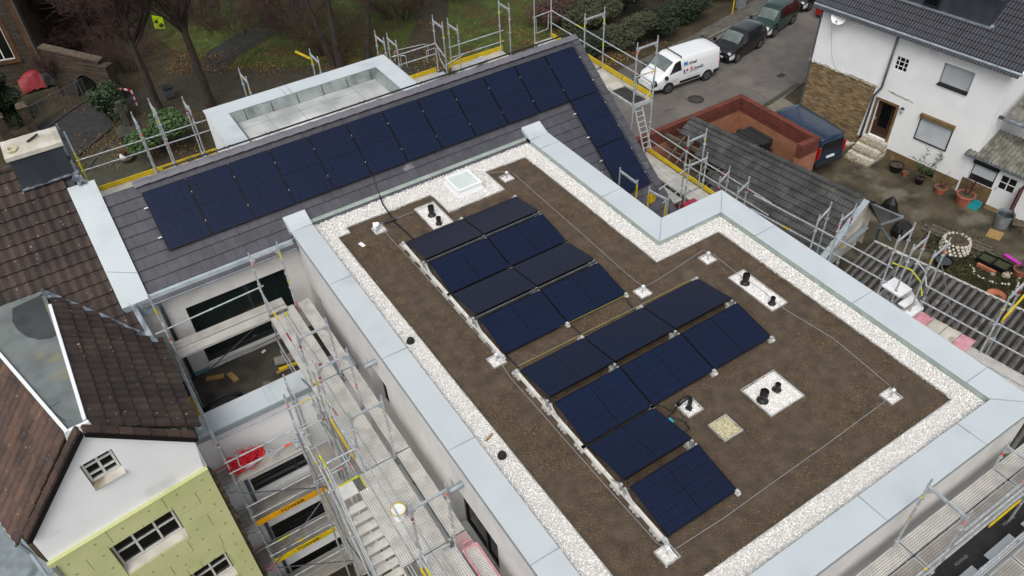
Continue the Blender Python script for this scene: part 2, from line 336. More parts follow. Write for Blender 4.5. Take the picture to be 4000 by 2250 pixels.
# ---------------- generic builders ----------------
def wall(mb,P0,U,L,z0,z1,holes,D,m=0,mr=None):
    """front skin of a wall from P0 along U with openings, their reveals going in by D"""
    P0,U,D=Vector(P0),Vector(U),Vector(D); mr=m if mr is None else mr
    us=sorted({0,L,*[h[0] for h in holes],*[h[1] for h in holes]}); zs=sorted({z0,z1,*[h[2] for h in holes],*[h[3] for h in holes]})
    pt=lambda u,z:Vector((P0.x+U.x*u,P0.y+U.y*u,z))
    for a,b in zip(us,us[1:]):
        for c,d in zip(zs,zs[1:]):
            if any(h[0]<=(a+b)/2<=h[1] and h[2]<=(c+d)/2<=h[3] for h in holes): continue
            mb.quad(pt(a,c),pt(b,c),pt(b,d),pt(a,d),m)
    for a,b,c,d in [h[:4] for h in holes]:
        q=[pt(a,c),pt(b,c),pt(b,d),pt(a,d)]
        for i in range(4):
            j=(i+1)%4; mb.quad(q[i],q[j],q[j]+D,q[i]+D,mr)
def window(parent,P0,U,u0,u1,z0,z1,back,frame='darkframe',glass='glass',fw=.06,mull=(),trans=(),name='window',fd=.05):
    """frame with panes standing on a wall plane, set back by vector 'back'"""
    P0,U,back=Vector(P0),Vector(U).normalized(),Vector(back); N=back.normalized() if back.length>1e-6 else U.cross(Vector((0,0,1)))
    pt=lambda u,z:Vector((P0.x+U.x*u,P0.y+U.y*u,z))+back
    mb=MB()
    def bar(ua,ub,za,zb):
        c=(pt(ua,za)+pt(ub,zb))/2; mb.obox(c,U*((ub-ua)/2),N*(fd/2),Vector((0,0,(zb-za)/2)))
    bar(u0,u1,z0,z0+fw); bar(u0,u1,z1-fw,z1); bar(u0,u0+fw,z0+fw,z1-fw); bar(u1-fw,u1,z0+fw,z1-fw)
    for mu in mull: bar(mu-fw/2,mu+fw/2,z0+fw,z1-fw)
    for tz in trans:
        ed=[u0+fw]+[x for mu in mull for x in (mu-fw/2,mu+fw/2)]+[u1-fw]
        for a,b in zip(ed[::2],ed[1::2]): bar(a,b,tz-fw*.3,tz+fw*.3)
    f=mb.build(name,frame,parent)
    g=MB(); o=N*.012; g.quad(pt(u0+fw/2,z0+fw/2)+o,pt(u1-fw/2,z0+fw/2)+o,pt(u1-fw/2,z1-fw/2)+o,pt(u0+fw/2,z1-fw/2)+o); g.build('pane',glass,f)
    return f
def inpoly(x,y,P):
    c=False; n=len(P)
    for i in range(n):
        x1,y1=P[i][:2];x2,y2=P[(i+1)%n][:2]
        if (y1>y)!=(y2>y) and x<(x2-x1)*(y-y1)/(y2-y1)+x1: c=not c
    return c
def tiles(mb,O,U,V,nu,nv,w,h,prof='flat',clip=None,t=.03,amp=.02,lift=0,jit=.0,m=0,stagger=True,off=0.):
    """courses of roof tiles; O = upper corner, U along the course, V down the slope"""
    O,U,V=Vector(O),Vector(U).normalized(),Vector(V).normalized(); N=U.cross(V)
    if N.z<0: N=-N
    K=1 if prof=='flat' else 6
    for j in range(nv):
        sh=(w/2 if (j%2 and stagger) else 0)+off
        for i in range(-1,nu+1):
            u0=i*w+sh; uc,vc=u0+w/2,(j+.5)*h
            c=O+U*uc+V*vc
            if clip is not None and not clip(uc,vc,c): continue
            if clip is None and (u0<-1e-6 or u0+w>nu*w+1e-6):
                if u0+w<=1e-6 or u0>=nu*w-1e-6: continue
                ua,ub=max(u0,0),min(u0+w,nu*w)
            else: ua,ub=u0,u0+w
            ua+=.003;ub-=.003; dz=random.uniform(-jit,jit)
            top=[];bot=[];low=[]
            for k in range(K+1):
                s=k/K; u=ua+(ub-ua)*s
                z=0 if prof=='flat' else (amp*(.5+.5*math.cos(2*math.pi*(s*2 if prof=='wave2' else s))))
                top.append(O+U*u+V*(j*h)+N*(lift+z*.9+dz)); bot.append(O+U*u+V*((j+1)*h+.012)+N*(lift+t+z+dz)); low.append(O+U*u+V*((j+1)*h+.008)+N*(lift-.012+z*.4))
            mb.grid([top,bot,low],m)
            mb.quad(top[0],bot[0],low[0],top[0]-N*.01,m); mb.quad(top[-1],top[-1]-N*.01,low[-1],bot[-1],m)
def txt(s,size,mat_,parent,P,X,Y,name='lettering',align='CENTER',bold=.0,ext=.0):
    cu=bpy.data.curves.new('t','FONT'); cu.body=s; cu.size=size; cu.align_x=align; cu.align_y='CENTER'; cu.offset=bold; cu.extrude=ext
    o=bpy.data.objects.new('t',cu); COL.objects.link(o); bpy.context.view_layer.update()
    me=bpy.data.meshes.new_from_object(o.evaluated_get(bpy.context.evaluated_depsgraph_get())); bpy.data.objects.remove(o)
    me.name=name; me.materials.clear(); me.materials.append(M_[mat_]); n=bpy.data.objects.new(name,me); COL.objects.link(n)
    X,Y=Vector(X).normalized(),Vector(Y).normalized(); Z=X.cross(Y); R=Matrix((X,Y,Z)).transposed().to_4x4(); R.translation=Vector(P)
    root=parent
    while root.parent: root=root.parent
    me.transform(ORG[root.name].inverted()@R); n.parent=parent; return n
# ---------------- the new house ----------------
A=math.radians(34.89); SV=Vector((0,-math.cos(A),-math.sin(A))); NR=Vector((0,-math.sin(A),math.cos(A)))
RY,RZ=4.55,1.585   # ridge
def rz(y): return RZ-(RY-y)*math.tan(A)
H=thing('modern_house','large new grey house with white metal roof edges, planted flat roof and slate pitched roof','house',(0,0,G0))
mb=MB()
# main wall, left side (faces -X)
hl=[(-1.85+2.15,-1.05+2.15,-2.95,-1.5),(2.07+2.15,3.14+2.15,-2.8,-1.1),(6.2+2.15,8.13+2.15,-3.05,-1.08)]
wall(mb,(-2.32,2.15,0),(0,-1,0),14.4,G0,.02,hl,(.32,0,0))
mb.quad((-2.32,-12.25,G0),(8.2,-12.25,G0),(8.2,-12.25,.02),(-2.32,-12.25,.02))
mb.quad((8.2,-12.25,G0),(8.2,-3.2,G0),(8.2,-3.2,.02),(8.2,-12.25,.02)); mb.quad((8.2,-3.2,G0),(6.02,-3.2,G0),(6.02,-3.2,.02),(8.2,-3.2,.02)); mb.quad((6.02,-3.2,G0),(6.02,2.3,G0),(6.02,2.3,.02),(6.02,-3.2,.02))
# terrace facade
hf=[(-5.56+6.65,-2.78+6.65,-3.12,-.92)]
wall(mb,(-6.65,2.15,0),(1,0,0),4.33,-3.3,-.06,hf,(0,.18,0))
# lower facade with three window bands
hw=[(-5.9+6.65,-3.75+6.65,-5.35,-4.6),(-5.93+6.65,-3.6+6.65,-7.9,-6.95),(-5.9+6.65,-4.0+6.65,-10.2,-9.2)]
wl2=MB(); wall(wl2,(-6.65,-1.02,0),(1,0,0),4.33,G0,-2.35,hw,(0,.2,0)); wl2.build('wall','renderwhite',H)
mb.quad((-6.65,-1.02,G0),(-6.65,-1.02,-2.35),(-6.65,-.42,-2.35),(-6.65,-.42,G0)); mb.quad((-6.65,-.42,-3.3),(-2.32,-.42,-3.3),(-2.32,-.42,-2.35),(-6.65,-.42,-2.35))
# gable ends and rear wall
for x in (-6.6,8.7): mb.poly([(x,-.6 if x>0 else 2.15,G0),(x,7.1,G0),(x,7.1,-.3),(x,4.55,1.4),(x,-.6 if x>0 else 2.15,-2.1 if x>0 else -.15)])
mb.quad((-6.6,7.1,G0),(8.7,7.1,G0),(8.7,7.1,-.3),(-6.6,7.1,-.3)); mb.quad((6.02,-.6,G0),(8.7,-.6,G0),(8.7,-.6,-2.1),(6.02,-.6,-2.1))
WALLS=mb.build('wall','render',H)
g=MB(); g.quad((-6.07,2.147,-3.3),(-5.6,2.147,-3.3),(-5.6,2.147,-3.16),(-6.07,2.147,-3.16)); g.build('insulation_strip','aqua',H)
# windows
window(H,(-2.32,2.15,0),(0,-1,0),.3,1.1,-2.95,-1.5,(.28,0,0))
w2=window(H,(-2.32,2.15,0),(0,-1,0),4.22,5.29,-2.8,-1.1,(.28,0,0),mull=(4.6,))
window(H,(-2.32,2.15,0),(0,-1,0),8.35,10.28,-3.05,-1.08,(.28,0,0),mull=(9.3,))
window(H,(-6.65,2.15,0),(1,0,0),1.09,3.87,-3.12,-.92,(0,.16,0),glass='glassgreen',mull=(3.1,),fw=.08)
window(H,(-6.65,-1.02,0),(1,0,0),.75,2.9,-5.35,-4.6,(0,.18,0),mull=(2.0,))
window(H,(-6.65,-1.02,0),(1,0,0),.72,3.05,-7.9,-6.95,(0,.18,0),mull=(2.05,),trans=(-7.5,))
window(H,(-6.65,-1.02,0),(1,0,0),.75,2.65,-10.2,-9.2,(0,.18,0))
g=MB(); g.box(-2.34,-3.6,-2.83,-2.68,-12.2,-2.76); g.build('ledge','fascia',H)
# terrace floor and its coping
g=MB(); g.box(-6.6,-.42,-3.34,-2.33,2.15,-3.3); g.build('terrace_floor','terrace',H)
g=MB(); g.box(-6.66,-1.08,-2.24,-2.34,-.38,-2.2); g.box(-6.66,-1.085,-2.4,-2.34,-1.03,-2.243,1); g.box(-6.62,-.4,-2.62,-2.34,-.37,-2.24,1)
for x in (-4.72,-4.56): g.box(x,-1.082,-2.21,x+.006,-.378,-2.196,1)
g.build('terrace_coping',['coping','fascia'],H)
g=MB(); g.box(-6.62,-1.0,-3.3,-6.5,2.1,-1.9); g.build('side_upstand','zincdark',H)
g=MB(); g.box(-6.5,-.3,-3.28,-6.28,1.4,-3.2); g.build('sill_strip','yellow',H)
# parapet copings of the flat roof (butted, with seams)
ZC=.15; T=.02
ring_out=[(-2.36,2.6),(-2.36,-12.3),(8.24,-12.3),(8.24,-3.14),(6.06,-3.14),(6.06,2.6)]
ring_in=[(-1.74,2.6),(-1.74,-11.66),(7.54,-11.66),(7.54,-3.85),(5.38,-3.85),(5.38,2.6)]
g=MB()
for i in range(5):
    a,b,c,d=ring_out[i],ring_out[i+1],ring_in[i+1],ring_in[i]
    P=[(*a,ZC+.015),(*b,ZC+.015),(*c,ZC-.01),(*d,ZC-.01)]
    g.hexa([(p[0],p[1],p[2]-.018) for p in P]+P)
    # drip edge
    dx,dy=b[0]-a[0],b[1]-a[1]; L=math.hypot(dx,dy); nx,ny=dy/L*.004,-dx/L*.004
    g.quad((a[0]+nx,a[1]+ny,ZC-.1),(b[0]+nx,b[1]+ny,ZC-.1),(b[0]+nx,b[1]+ny,ZC+.015),(a[0]+nx,a[1]+ny,ZC+.015),1)
# seams
def seam(p,q): g.beam((*p,ZC+.004),(*q,ZC-.014+.008),.012,.03,1)
for y in (-.42,-3.44,-6.45,-9.4): seam((-2.37,y),(-1.73,y))
for x in (.45,3.48,6.43): seam((x,-12.31),(x,-11.65))
for y in (-5.1,-8.18,-11.12): seam((8.25,y),(7.53,y))
for y in (1.57,-1.45): seam((6.07,y),(5.37,y))
for i in range(1,5): seam(ring_out[i],ring_in[i])
COP=g.build('coping',['coping','fascia'],H)
# kicked-up ends where the copings meet the tiles
for x0,x1 in ((-2.38,-1.74),(5.38,6.06)):
    g=MB()
    ys=[2.15,2.35,2.5,2.62]; zs=[.165,.2,.27,.36]
    for i in range(3): g.quad((x0,ys[i],zs[i]),(x1,ys[i],zs[i]),(x1,ys[i+1],zs[i+1]),(x0,ys[i+1],zs[i+1]))
    g.quad((x0,2.15,.0),(x0,2.15,.165),(x0,2.62,.36),(x0,2.62,.1)); g.quad((x1,2.15,.0),(x1,2.62,.1),(x1,2.62,.36),(x1,2.15,.165)); g.build('coping_end','coping',H)
# inner upstand
g=MB()
for i in range(5):
    a,b=ring_in[i],ring_in[i+1]; g.quad((*a,-.05),(*b,-.05),(*b,ZC-.02),(*a,ZC-.02))
g.quad((-1.74,2.3,-.05),(5.38,2.3,-.05),(5.38,2.36,.13),(-1.74,2.36,.13)); g.quad((-1.74,2.36,.13),(5.38,2.36,.13),(5.38,2.42,.125),(-1.74,2.42,.125))
for k in range(5): g.box(-1+k*1.5,2.29,0,-.99+k*1.5,2.355,.12)
for y in np.arange(-10.5,-4,1.05): g.box(7.53,y,.0,7.542,y+.008,.13)
g.build('upstand','kerbmetal',H)
# slate roof
g=MB(); TW,TH=.303,.318
def cl(u,v,c): return True
nA=15; L1=-2.36+6.22
ys=2.02
def cslate(u,v,c):
    if c.x<-6.5 or c.x>8.86-.1: return False
    if c.x<-2.36: return c.y>2.0
    if c.x<6.03: return c.y>2.3
    return c.y>-.95
tiles(g,(-6.3,RY-.02,rz(RY-.02)),(1,0,0),SV,50,21,TW,TH,clip=cslate,t=.035)
g.build('slate_roof','slate',H)
g=MB(); g.quad((-6.25,2.0,rz(2.0)-.04),(8.8,2.0,rz(2.0)-.04),(8.8,RY,RZ-.04),(-6.25,RY,RZ-.04)); g.quad((6.06,-1.0,rz(-1.)-.04),(8.8,-1.0,rz(-1.)-.04),(8.8,2.0,rz(2.)-.04),(6.06,2.0,rz(2.)-.04))
g.quad((-6.25,RY,RZ-.02),(8.85,RY,RZ-.02),(8.85,7.3,RZ-2.75*math.tan(A)),(-6.25,7.3,RZ-2.75*math.tan(A)))
g.build('roof_deck','darkbit',H)
# verge slates on the right edge, folded over
g=MB()
v=0
while True:
    p=Vector((8.62,RY,RZ))+SV*(v*TH*1.0); 
    if p.y<-.9: break
    q=p+SV*(TH*1.03); g.hexa([p+Vector((0,0,.02)),p+Vector((.27,0,.02)),q+Vector((.27,0,.045)),q+Vector((0,0,.045)),p+Vector((0,0,.05)),p+Vector((.27,0,.05)),q+Vector((.27,0,.075)),q+Vector((0,0,.075))][0:8])
    g.quad(p+Vector((.275,0,-.16)),q+Vector((.275,0,-.14)),q+Vector((.275,0,.07)),p+Vector((.275,0,.05)))
    v+=1
g.build('verge_tiles','slate',H)
# ridge tiles
g=MB(); x=-5.45; k=0
while x<8.8:
    x1=min(x+.42,8.9); e=.012 if k%2 else .0
    for a,b in ((-70,-35),(-35,0),(0,35),(35,70)):
        pa=[(x,RY+.15*math.sin(math.radians(a)),RZ-.05+.135*math.cos(math.radians(a))),(x,RY+.15*math.sin(math.radians(b)),RZ-.05+.135*math.cos(math.radians(b)))]
        g.quad(pa[0],pa[1],(x1+.01,pa[1][1],pa[1][2]+.02),(x1+.01,pa[0][1],pa[0][2]+.02))
    g.quad((x1+.01,RY-.13,RZ+.03),(x1+.01,RY-.07,RZ+.1),(x1+.01,RY+.07,RZ+.1),(x1+.01,RY+.13,RZ+.03))
    x=x1; k+=1
g.build('ridge_tiles','slateridge',H)
# left raking coping over the boundary wall
g=MB(); a=Vector((0,4.85,rz(4.85)+.14)); b=Vector((0,2.0,rz(2.0)+.14))
for p,q in ((a,b),):
    g.hexa([(-6.9,q.y,q.z-.03),(-6.24,q.y,q.z-.03),(-6.24,p.y,p.z-.03),(-6.9,p.y,p.z-.03),(-6.9,q.y,q.z),(-6.24,q.y,q.z),(-6.24,p.y,p.z),(-6.9,p.y,p.z)])
    g.quad((-6.9,q.y-.003,q.z-.26),(-6.24,q.y-.003,q.z-.26),(-6.24,q.y-.003,q.z-.005),(-6.9,q.y-.003,q.z-.005),1)
    g.hexa([(-6.88,q.y,q.z-.5),(-6.26,q.y,q.z-.5),(-6.26,p.y,p.z-.5),(-6.88,p.y,p.z-.5),(-6.88,q.y,q.z-.032),(-6.26,q.y,q.z-.032),(-6.26,p.y,p.z-.032),(-6.88,p.y,p.z-.032)],1)
Pp=(0,2.0,rz(2.0)+.145); g.beam(atP(zz(0,750,808,603),Pp,NR),atP(zz(0,750,1040,610),Pp,NR),.012,.01,1)
g.build('raking_coping',['coping','fascia'],H)
# gutter and downpipe
g=MB(); y0,z0=1.93,-.17
for a in range(0,180,30):
    pa=[(y0+.09*math.cos(math.radians(180+t)),z0+.09*math.sin(math.radians(180+t))) for t in (a,a+30)]
    g.quad((-6.22,*pa[0]),(-2.4,*pa[0]),(-2.4,*pa[1]),(-6.22,*pa[1]))
g.tube((-6.22,y0-.09,z0),(-2.4,y0-.09,z0),.012); g.quad((-6.24,2.03,z0+.05),(-2.4,2.03,z0+.05),(-2.4,2.1,z0+.15),(-6.24,2.1,z0+.15))
g.quad((-6.24,1.98,z0-.12),(-2.4,1.98,z0-.12),(-2.4,2.05,z0+.1),(-6.24,2.05,z0+.1))
g.build('gutter','zinc',H)
g=MB(); g.path([(-6.08,1.93,-.24),(-6.08,1.95,-.4),(-6.08,2.07,-.6),(-6.08,2.07,-3.28)],.05,10); 
for z in (-.9,-2.2): g.tube((-6.08,2.07,z),(-6.08,2.07,z+.03),.058,10)
g.build('downpipe','zincdark',H,smooth=True)
g=MB()
for x,y,z0_,z1_ in ((-6.0,-1.08,-10.7,-3.55),): g.tube((x,y,z0_),(x,y,z1_),.05,10); g.tube((x,y,z1_-.25),(x,y,z1_-.1),.065,10)
g.build('downpipe','zincdark',H,smooth=True)
for y,z in ((-2.8,-.52),(-6.86,-.5)):
    g=MB(); g.tube((-2.32,y,z),(-2.62,y,z-.02),.07,16,cap=False); g.tube((-2.62,y,z-.02),(-2.32,y,z),.062,16,cap=False); g.build('overflow_spout','zinc',H,smooth=True)
# rear dormer box with its own flat roof
BO=[(-2.75,4.75),(-2.75,7.6),(3.27,7.6),(3.27,4.75)]; BI=[(-2.15,4.75),(-2.15,7.0),(2.7,7.0),(2.7,4.75)]
g=MB()
for i in range(3):
    a,b,c,d=BO[i],BO[i+1],BI[i+1],BI[i]; P=[(*a,1.45),(*b,1.45),(*c,1.43),(*d,1.43)]; P=P[::-1]
    g.hexa([(p[0],p[1],p[2]-.02) for p in P]+P)
for x in (-.35,-.15): g.box(x,7.0,1.43,x+.008,7.61,1.455,1)
g.build('dormer_coping',['coping','fascia'],H)
g=MB(); g.box(-2.72,4.6,-1.,-2.3,7.56,1.42); g.box(2.8,4.6,-1,3.24,7.56,1.42); g.box(-2.3,7.05,-1,2.8,7.56,1.42)
g.build('dormer_wall','renderwhite',H)
g=MB(); g.quad((-2.3,4.6,1.12),(2.8,4.6,1.12),(2.8,7.05,1.12),(-2.3,7.05,1.12),0)
for k in range(6): 
    x=-2.1+k*.95; g.box(x,5.,1.121,x+.012,7.0,1.126,1)
for y in (5.5,6.4): g.box(-2.15,y,1.121,2.7,y+.012,1.125,1)
g.build('dormer_roof',['concrete','membrane'],H)
g=MB()
g.quad((-2.15,6.85,1.13),(2.7,6.85,1.13),(2.7,6.985,1.41),(-2.15,6.985,1.41)); g.quad((2.55,4.6,1.13),(2.55,6.85,1.13),(2.69,6.985,1.41),(2.69,4.6,1.41)); g.quad((-2.0,6.85,1.13),(-2.0,4.6,1.13),(-2.14,4.6,1.41),(-2.14,6.985,1.41))
for k in range(6): x=-1.7+k*.83; g.beam((x,6.83,1.14),(x+.01,6.985,1.4),.02,.02,1)
g.build('dormer_upstand',['membrane','darkbit'],H)
for x,y in ((2.05,5.45),(-1.75,5.0)):
    g=MB(); g.lathe([(.0,.02),(.03,.035),(.06,.02),(.1,.02),(.1,.0),(.14,.0)],(x,y,1.13),16); g.build('roof_drain','black',H)
# ---- flat roof surfaces ----
rp=lambda q:gp(q,0)
soilP=[(-1.36,1.36),(-1.0,1.36),(-1.0,1.62)]
a_=rp(zz(1000,750,1325,30)); b_=rp(zz(1000,750,1460,155)); 
soilP+=[(a_[0],1.6),(a_[0]+.02,b_[1]),(3.47,b_[1]),(3.47,1.66),(4.86,1.62),(4.9,-4.33),(7.03,-4.33),(7.03,-11.18),(-1.22,-11.2)]
patches={}
def patch(name,cx,cy,sx,sy,moss=False): patches[name]=(cx,cy,sx,sy,moss)
def pr(*qs):
    P=[rp(q) for q in qs]; x0=min(p[0] for p in P);x1=max(p[0] for p in P);y0=min(p[1] for p in P);y1=max(p[1] for p in P); return ((x0+x1)/2,(y0+y1)/2,x1-x0,y1-y0)
z6=lambda x,y:zz(1000,750,x,y); z7=lambda x,y:zz(2000,750,x,y); z8=lambda x,y:zz(3000,750,x,y); zD=lambda x,y:zz(2000,1500,x,y); zC=lambda x,y:zz(3000,1500,x,y); zA=lambda x,y:zz(1000,1500,x,y)
P1=rp(z6(1180,150)); P1b=rp(z6(1505,220)); patches['v1']=((P1[0]+P1b[0])/2,(P1[1]+P1b[1])/2,.62,1.15,False)
for k,c in {'l1':z6(930,290),'l2':ov(1275,450),'l3':z7(985,765),'l4':z7(1475,512),'l5':z6(1815,1280),'l6':zC(925,100),'l7':zD(1170,1292)}.items():
    p=rp(c); patches[k]=(p[0],p[1],.34,.34,False)
a=rp(z7(1740,585)); b=rp(z8(35,918)); patches['v2']=((a[0]+b[0])/2,(a[1]+b[1])/2,.5,abs(a[1]-b[1])-.03,False)
patches['v2']=(*pr(z7(1620,655),z7(1740,585),z8(155,840),z8(35,918))[:2],.52,1.45,False)
c=pr(ov(1853,993),ov(1957,927),ov(2030,990),ov(1927,1058)); patches['v3']=(*c[:2],.98,.88,False)
c=pr(zD(1255,180),zD(1340,120),zD(1425,185),zD(1335,245)); patches['g1']=(*c[:2],.42,.42,False)
c=pr(zD(1500,325),zD(1605,260),zD(1715,345),zD(1610,420)); patches['m1']=(*c[:2],.5,.5,True)
g=MB(); g.poly([(-1.74,2.32,-.03),(-1.74,-11.66,-.03),(7.54,-11.66,-.03),(7.54,-3.85,-.03),(5.38,-3.85,-.03),(5.38,2.32,-.03)]); g.v=[(a,b,-.02) for a,b,c in g.v]; g.build('roof_base','gravelbase',H)
for c in patches.values(): g=MB(); g.box(c[0]-c[2]/2,c[1]-c[3]/2,-.01,c[0]+c[2]/2,c[1]+c[3]/2,.003); g.build('gravel_bed','mosspebble' if c[4] else 'gravelbase',H)
g=MB()
# soil carpet: finely gridded with gentle unevenness
xs=np.arange(-1.36,7.1,.12); yy=np.arange(-11.2,1.7,.12)
def hs_(x,y): return max(.001,.008+.006*math.sin(x*3.1+y*1.7)+.006*math.sin(x*1.3-y*4.1)+random.uniform(-.004,.004))
Hh={}
def hv(i,j):
    if (i,j) not in Hh: Hh[(i,j)]=len(g.v); g.v.append((xs[i],yy[j],.0+hs_(xs[i],yy[j])))
    return Hh[(i,j)]
g.poly([(p[0],p[1],-.003) for p in soilP][::-1])
for i in range(len(xs)-1):
    for j in range(len(yy)-1):
        x,y=xs[i]+.06,yy[j]+.06
        if not inpoly(x,y,soilP): continue
        if any(abs(x-c[0])<c[2]/2+.02 and abs(y-c[1])<c[3]/2+.02 for c in patches.values()): continue
        if not all(inpoly(xs[a],yy[b],soilP) for a in (i,i+1) for b in (j,j+1)): continue
        g.f.append((hv(i,j),hv(i+1,j),hv(i+1,j+1),hv(i,j+1))); g.m.append(0)
SO=g.build('roof_soil','soil',smooth=True); SO['kind']='stuff'
# loose crumbs on the soil and gravel pebbles (numpy meshes)
def scatter(name,pts,base_v,base_f,smin,smax,mats,flat=.6,kind='stuff',smooth=False):
    n=len(pts); nv=len(base_v); ang=rng.uniform(0,6.28,(n,3)); sc=rng.uniform(smin,smax,(n,1))*rng.uniform(.75,1.25,(n,3)); sc[:,2]*=flat
    V=np.repeat(base_v[None],n,0)*sc[:,None,:]
    for ax in (0,1,2):
        c,s=np.cos(ang[:,ax]),np.sin(ang[:,ax]); 
        if ax<2: c,s=np.cos(ang[:,ax]*.12),np.sin(ang[:,ax]*.12)
        i,j=[(1,2),(0,2),(0,1)][ax]; a,b=V[:,:,i].copy(),V[:,:,j].copy(); V[:,:,i]=a*c[:,None]-b*s[:,None]; V[:,:,j]=a*s[:,None]+b*c[:,None]
    V+=np.array(pts)[:,None,:]; V=V.reshape(-1,3); F=(np.repeat(base_f[None],n,0)+(np.arange(n)*nv)[:,None,None]).reshape(-1,base_f.shape[1])
    me=bpy.data.meshes.new(name); k=F.shape[1]
    me.vertices.add(len(V)); me.vertices.foreach_set('co',V.ravel()); me.loops.add(F.size); me.loops.foreach_set('vertex_index',F.ravel().astype(np.int32))
    me.polygons.add(len(F)); me.polygons.foreach_set('loop_start',np.arange(0,F.size,k,dtype=np.int32)); me.polygons.foreach_set('loop_total',np.full(len(F),k,dtype=np.int32))
    me.materials.append(M_[mats]); me.update(calc_edges=True); o=bpy.data.objects.new(name,me); COL.objects.link(o)
    if kind: o['kind']=kind
    return o
t=(1+5**.5)/2; ICO=np.array([(-1,t,0),(1,t,0),(-1,-t,0),(1,-t,0),(0,-1,t),(0,1,t),(0,-1,-t),(0,1,-t),(t,0,-1),(t,0,1),(-t,0,-1),(-t,0,1)],float)/1.9
ICF=np.array([(0,11,5),(0,5,1),(0,1,7),(0,7,10),(0,10,11),(1,5,9),(5,11,4),(11,10,2),(10,7,6),(7,1,8),(3,9,4),(3,4,2),(3,2,6),(3,6,8),(3,8,9),(4,9,5),(2,4,11),(6,2,10),(8,6,7),(9,8,1)])
TET=np.array([(1,0,-.4),(-.6,.8,-.4),(-.6,-.8,-.4),(0,0,.9)],float); TEF=np.array([(0,1,3),(1,2,3),(2,0,3)])
innP=[(-1.74,2.3),(-1.74,-11.66),(7.54,-11.66),(7.54,-3.85),(5.38,-3.85),(5.38,2.3)]
pts=[];mp=[]
sp=.029
for x in np.arange(-1.72,7.53,sp):
    for y in np.arange(-11.64,2.3,sp):
        inp=None
        for k,c in patches.items():
            if abs(x-c[0])<c[2]/2-.015 and abs(y-c[1])<c[3]/2-.015: inp=c
        if inp is None:
            if not inpoly(x,y,innP) or inpoly(x,y,soilP): continue
        p=(x+random.uniform(-.012,.012),y+random.uniform(-.012,.012),random.uniform(-.008,.012))
        (mp if inp and inp[4] else pts).append(p)
scatter('white_gravel',pts,ICO,ICF,.015,.024,'pebble',.5)
scatter('mossy_gravel',mp,ICO,ICF,.016,.026,'mosspebble',.75)
pts=[]
while len(pts)<70000:
    x,y=random.uniform(-1.36,7.05),random.uniform(-11.2,1.66)
    dens=.5+.5*math.sin(x*1.1+2)*math.cos(y*.8+x*.5)
    if random.random()<.25+.6*dens and inpoly(x,y,soilP) and not any(abs(x-c[0])<c[2]/2 and abs(y-c[1])<c[3]/2 for c in patches.values()): pts.append((x,y,.01))
scatter('soil_crumbs',pts,TET,TEF,.008,.02,'crumb',.45)
# metal edging between gravel and soil
g=MB()
for i in range(len(soilP)):
    a,b=soilP[i],soilP[(i+1)%len(soilP)]; g.beam((*a,.008),(*b,.008),.008,.05)
g.build('metal_edging','alu',H)
# ---------------- solar panels ----------------
def panel_proto(label,group):
    r=thing('solar_panel',label,'solar panel',(0,0,0),0,group)
    f=MB(); a,b=.861,.567
    for (x0,y0,x1,y1) in ((-a,-b,a,-b+.012),(-a,b-.012,a,b),(-a,-b+.012,-a+.012,b-.012),(a-.012,-b+.012,a,b-.012)): f.box(x0,y0,-.034,x1,y1,.001)
    f.quad((-a+.012,-b+.012,-.02),(-a+.012,b-.012,-.02),(a-.012,b-.012,-.02),(a-.012,-b+.012,-.02))
    f.build('frame','solarframe',r,world=False)
    g=MB(); g.quad((-a+.011,-b+.011,-.002),(a-.011,-b+.011,-.002),(a-.011,b-.011,-.002),(-a+.011,b-.011,-.002)); g.build('glass','solarglass',r,world=False)
    return r
PROTO=None
def place_panel(C,XL,YS,label,group):
    """C centre of the glass face, XL long axis, YS short axis"""
    global PROTO
    XL,YS=Vector(XL).normalized(),Vector(YS).normalized(); Z=XL.cross(YS)
    if Z.z<0: XL=-XL; Z=-Z
    if PROTO is None: PROTO=panel_proto(label,group); o=PROTO
    else: o=copy_tree(PROTO)
    o['label']=label; o['group']=group
    R=Matrix((XL,YS,Z)).transposed().to_4x4(); R.translation=Vector(C); o.matrix_world=R; o.location=R.to_translation(); o.rotation_euler=R.to_euler()
    # material offset per panel comes from the random of each object
    return o
P0=Vector((-5.352,4.219,1.507)); UX1=Vector((1,0,0)); gr='solar panels clamped on the slate roof'
ordn=['first','second','third','fourth','fifth','sixth','seventh','eighth','ninth','tenth','eleventh','twelfth']
for i in range(12):
    lab=f'black framed dark blue solar panel on slate roof, {ordn[i]} from left in the long row'
    place_panel(P0+UX1*(i*1.156+.567)+SV*.861,SV,UX1,lab,gr)
for k in (1,2):
    lab=['','dark blue solar panel on slate roof, directly below the right end of the long row','lowest dark blue solar panel on slate roof, bottom of the right hand column'][k]
    place_panel(P0+UX1*(11*1.156+.567)+SV*(.861+k*1.742),SV,UX1,lab,gr)
# clamps and rails of the pitched row
R1=thing('roof_mounting_rails','aluminium rails and clamps holding the solar panels on the slate roof','mounting rail',(-5.4,3.5,.8))
g=MB(); n_=NR
for v in (.42,1.3): 
    p=P0+SV*v-n_*.06; g.beam(p+UX1*-.1,p+UX1*(12*1.156+.05),.04,.04,0,n_)
for kk in (1,2):
    for v in (.42,1.3): p=P0+SV*(v+kk*1.742)-n_*.06; g.beam(p+UX1*(11*1.156-.1),p+UX1*(12*1.156+.03),.04,.04,0,n_)
g.build('rail','alu',R1)
g=MB()
for i in range(1,12):
    for v in (.42,1.3): p=P0+UX1*(i*1.156-.011)+SV*v; g.obox(p+n_*.003,UX1*.009,SV*.012,n_*.004)
g.build('clamp','alu',R1)
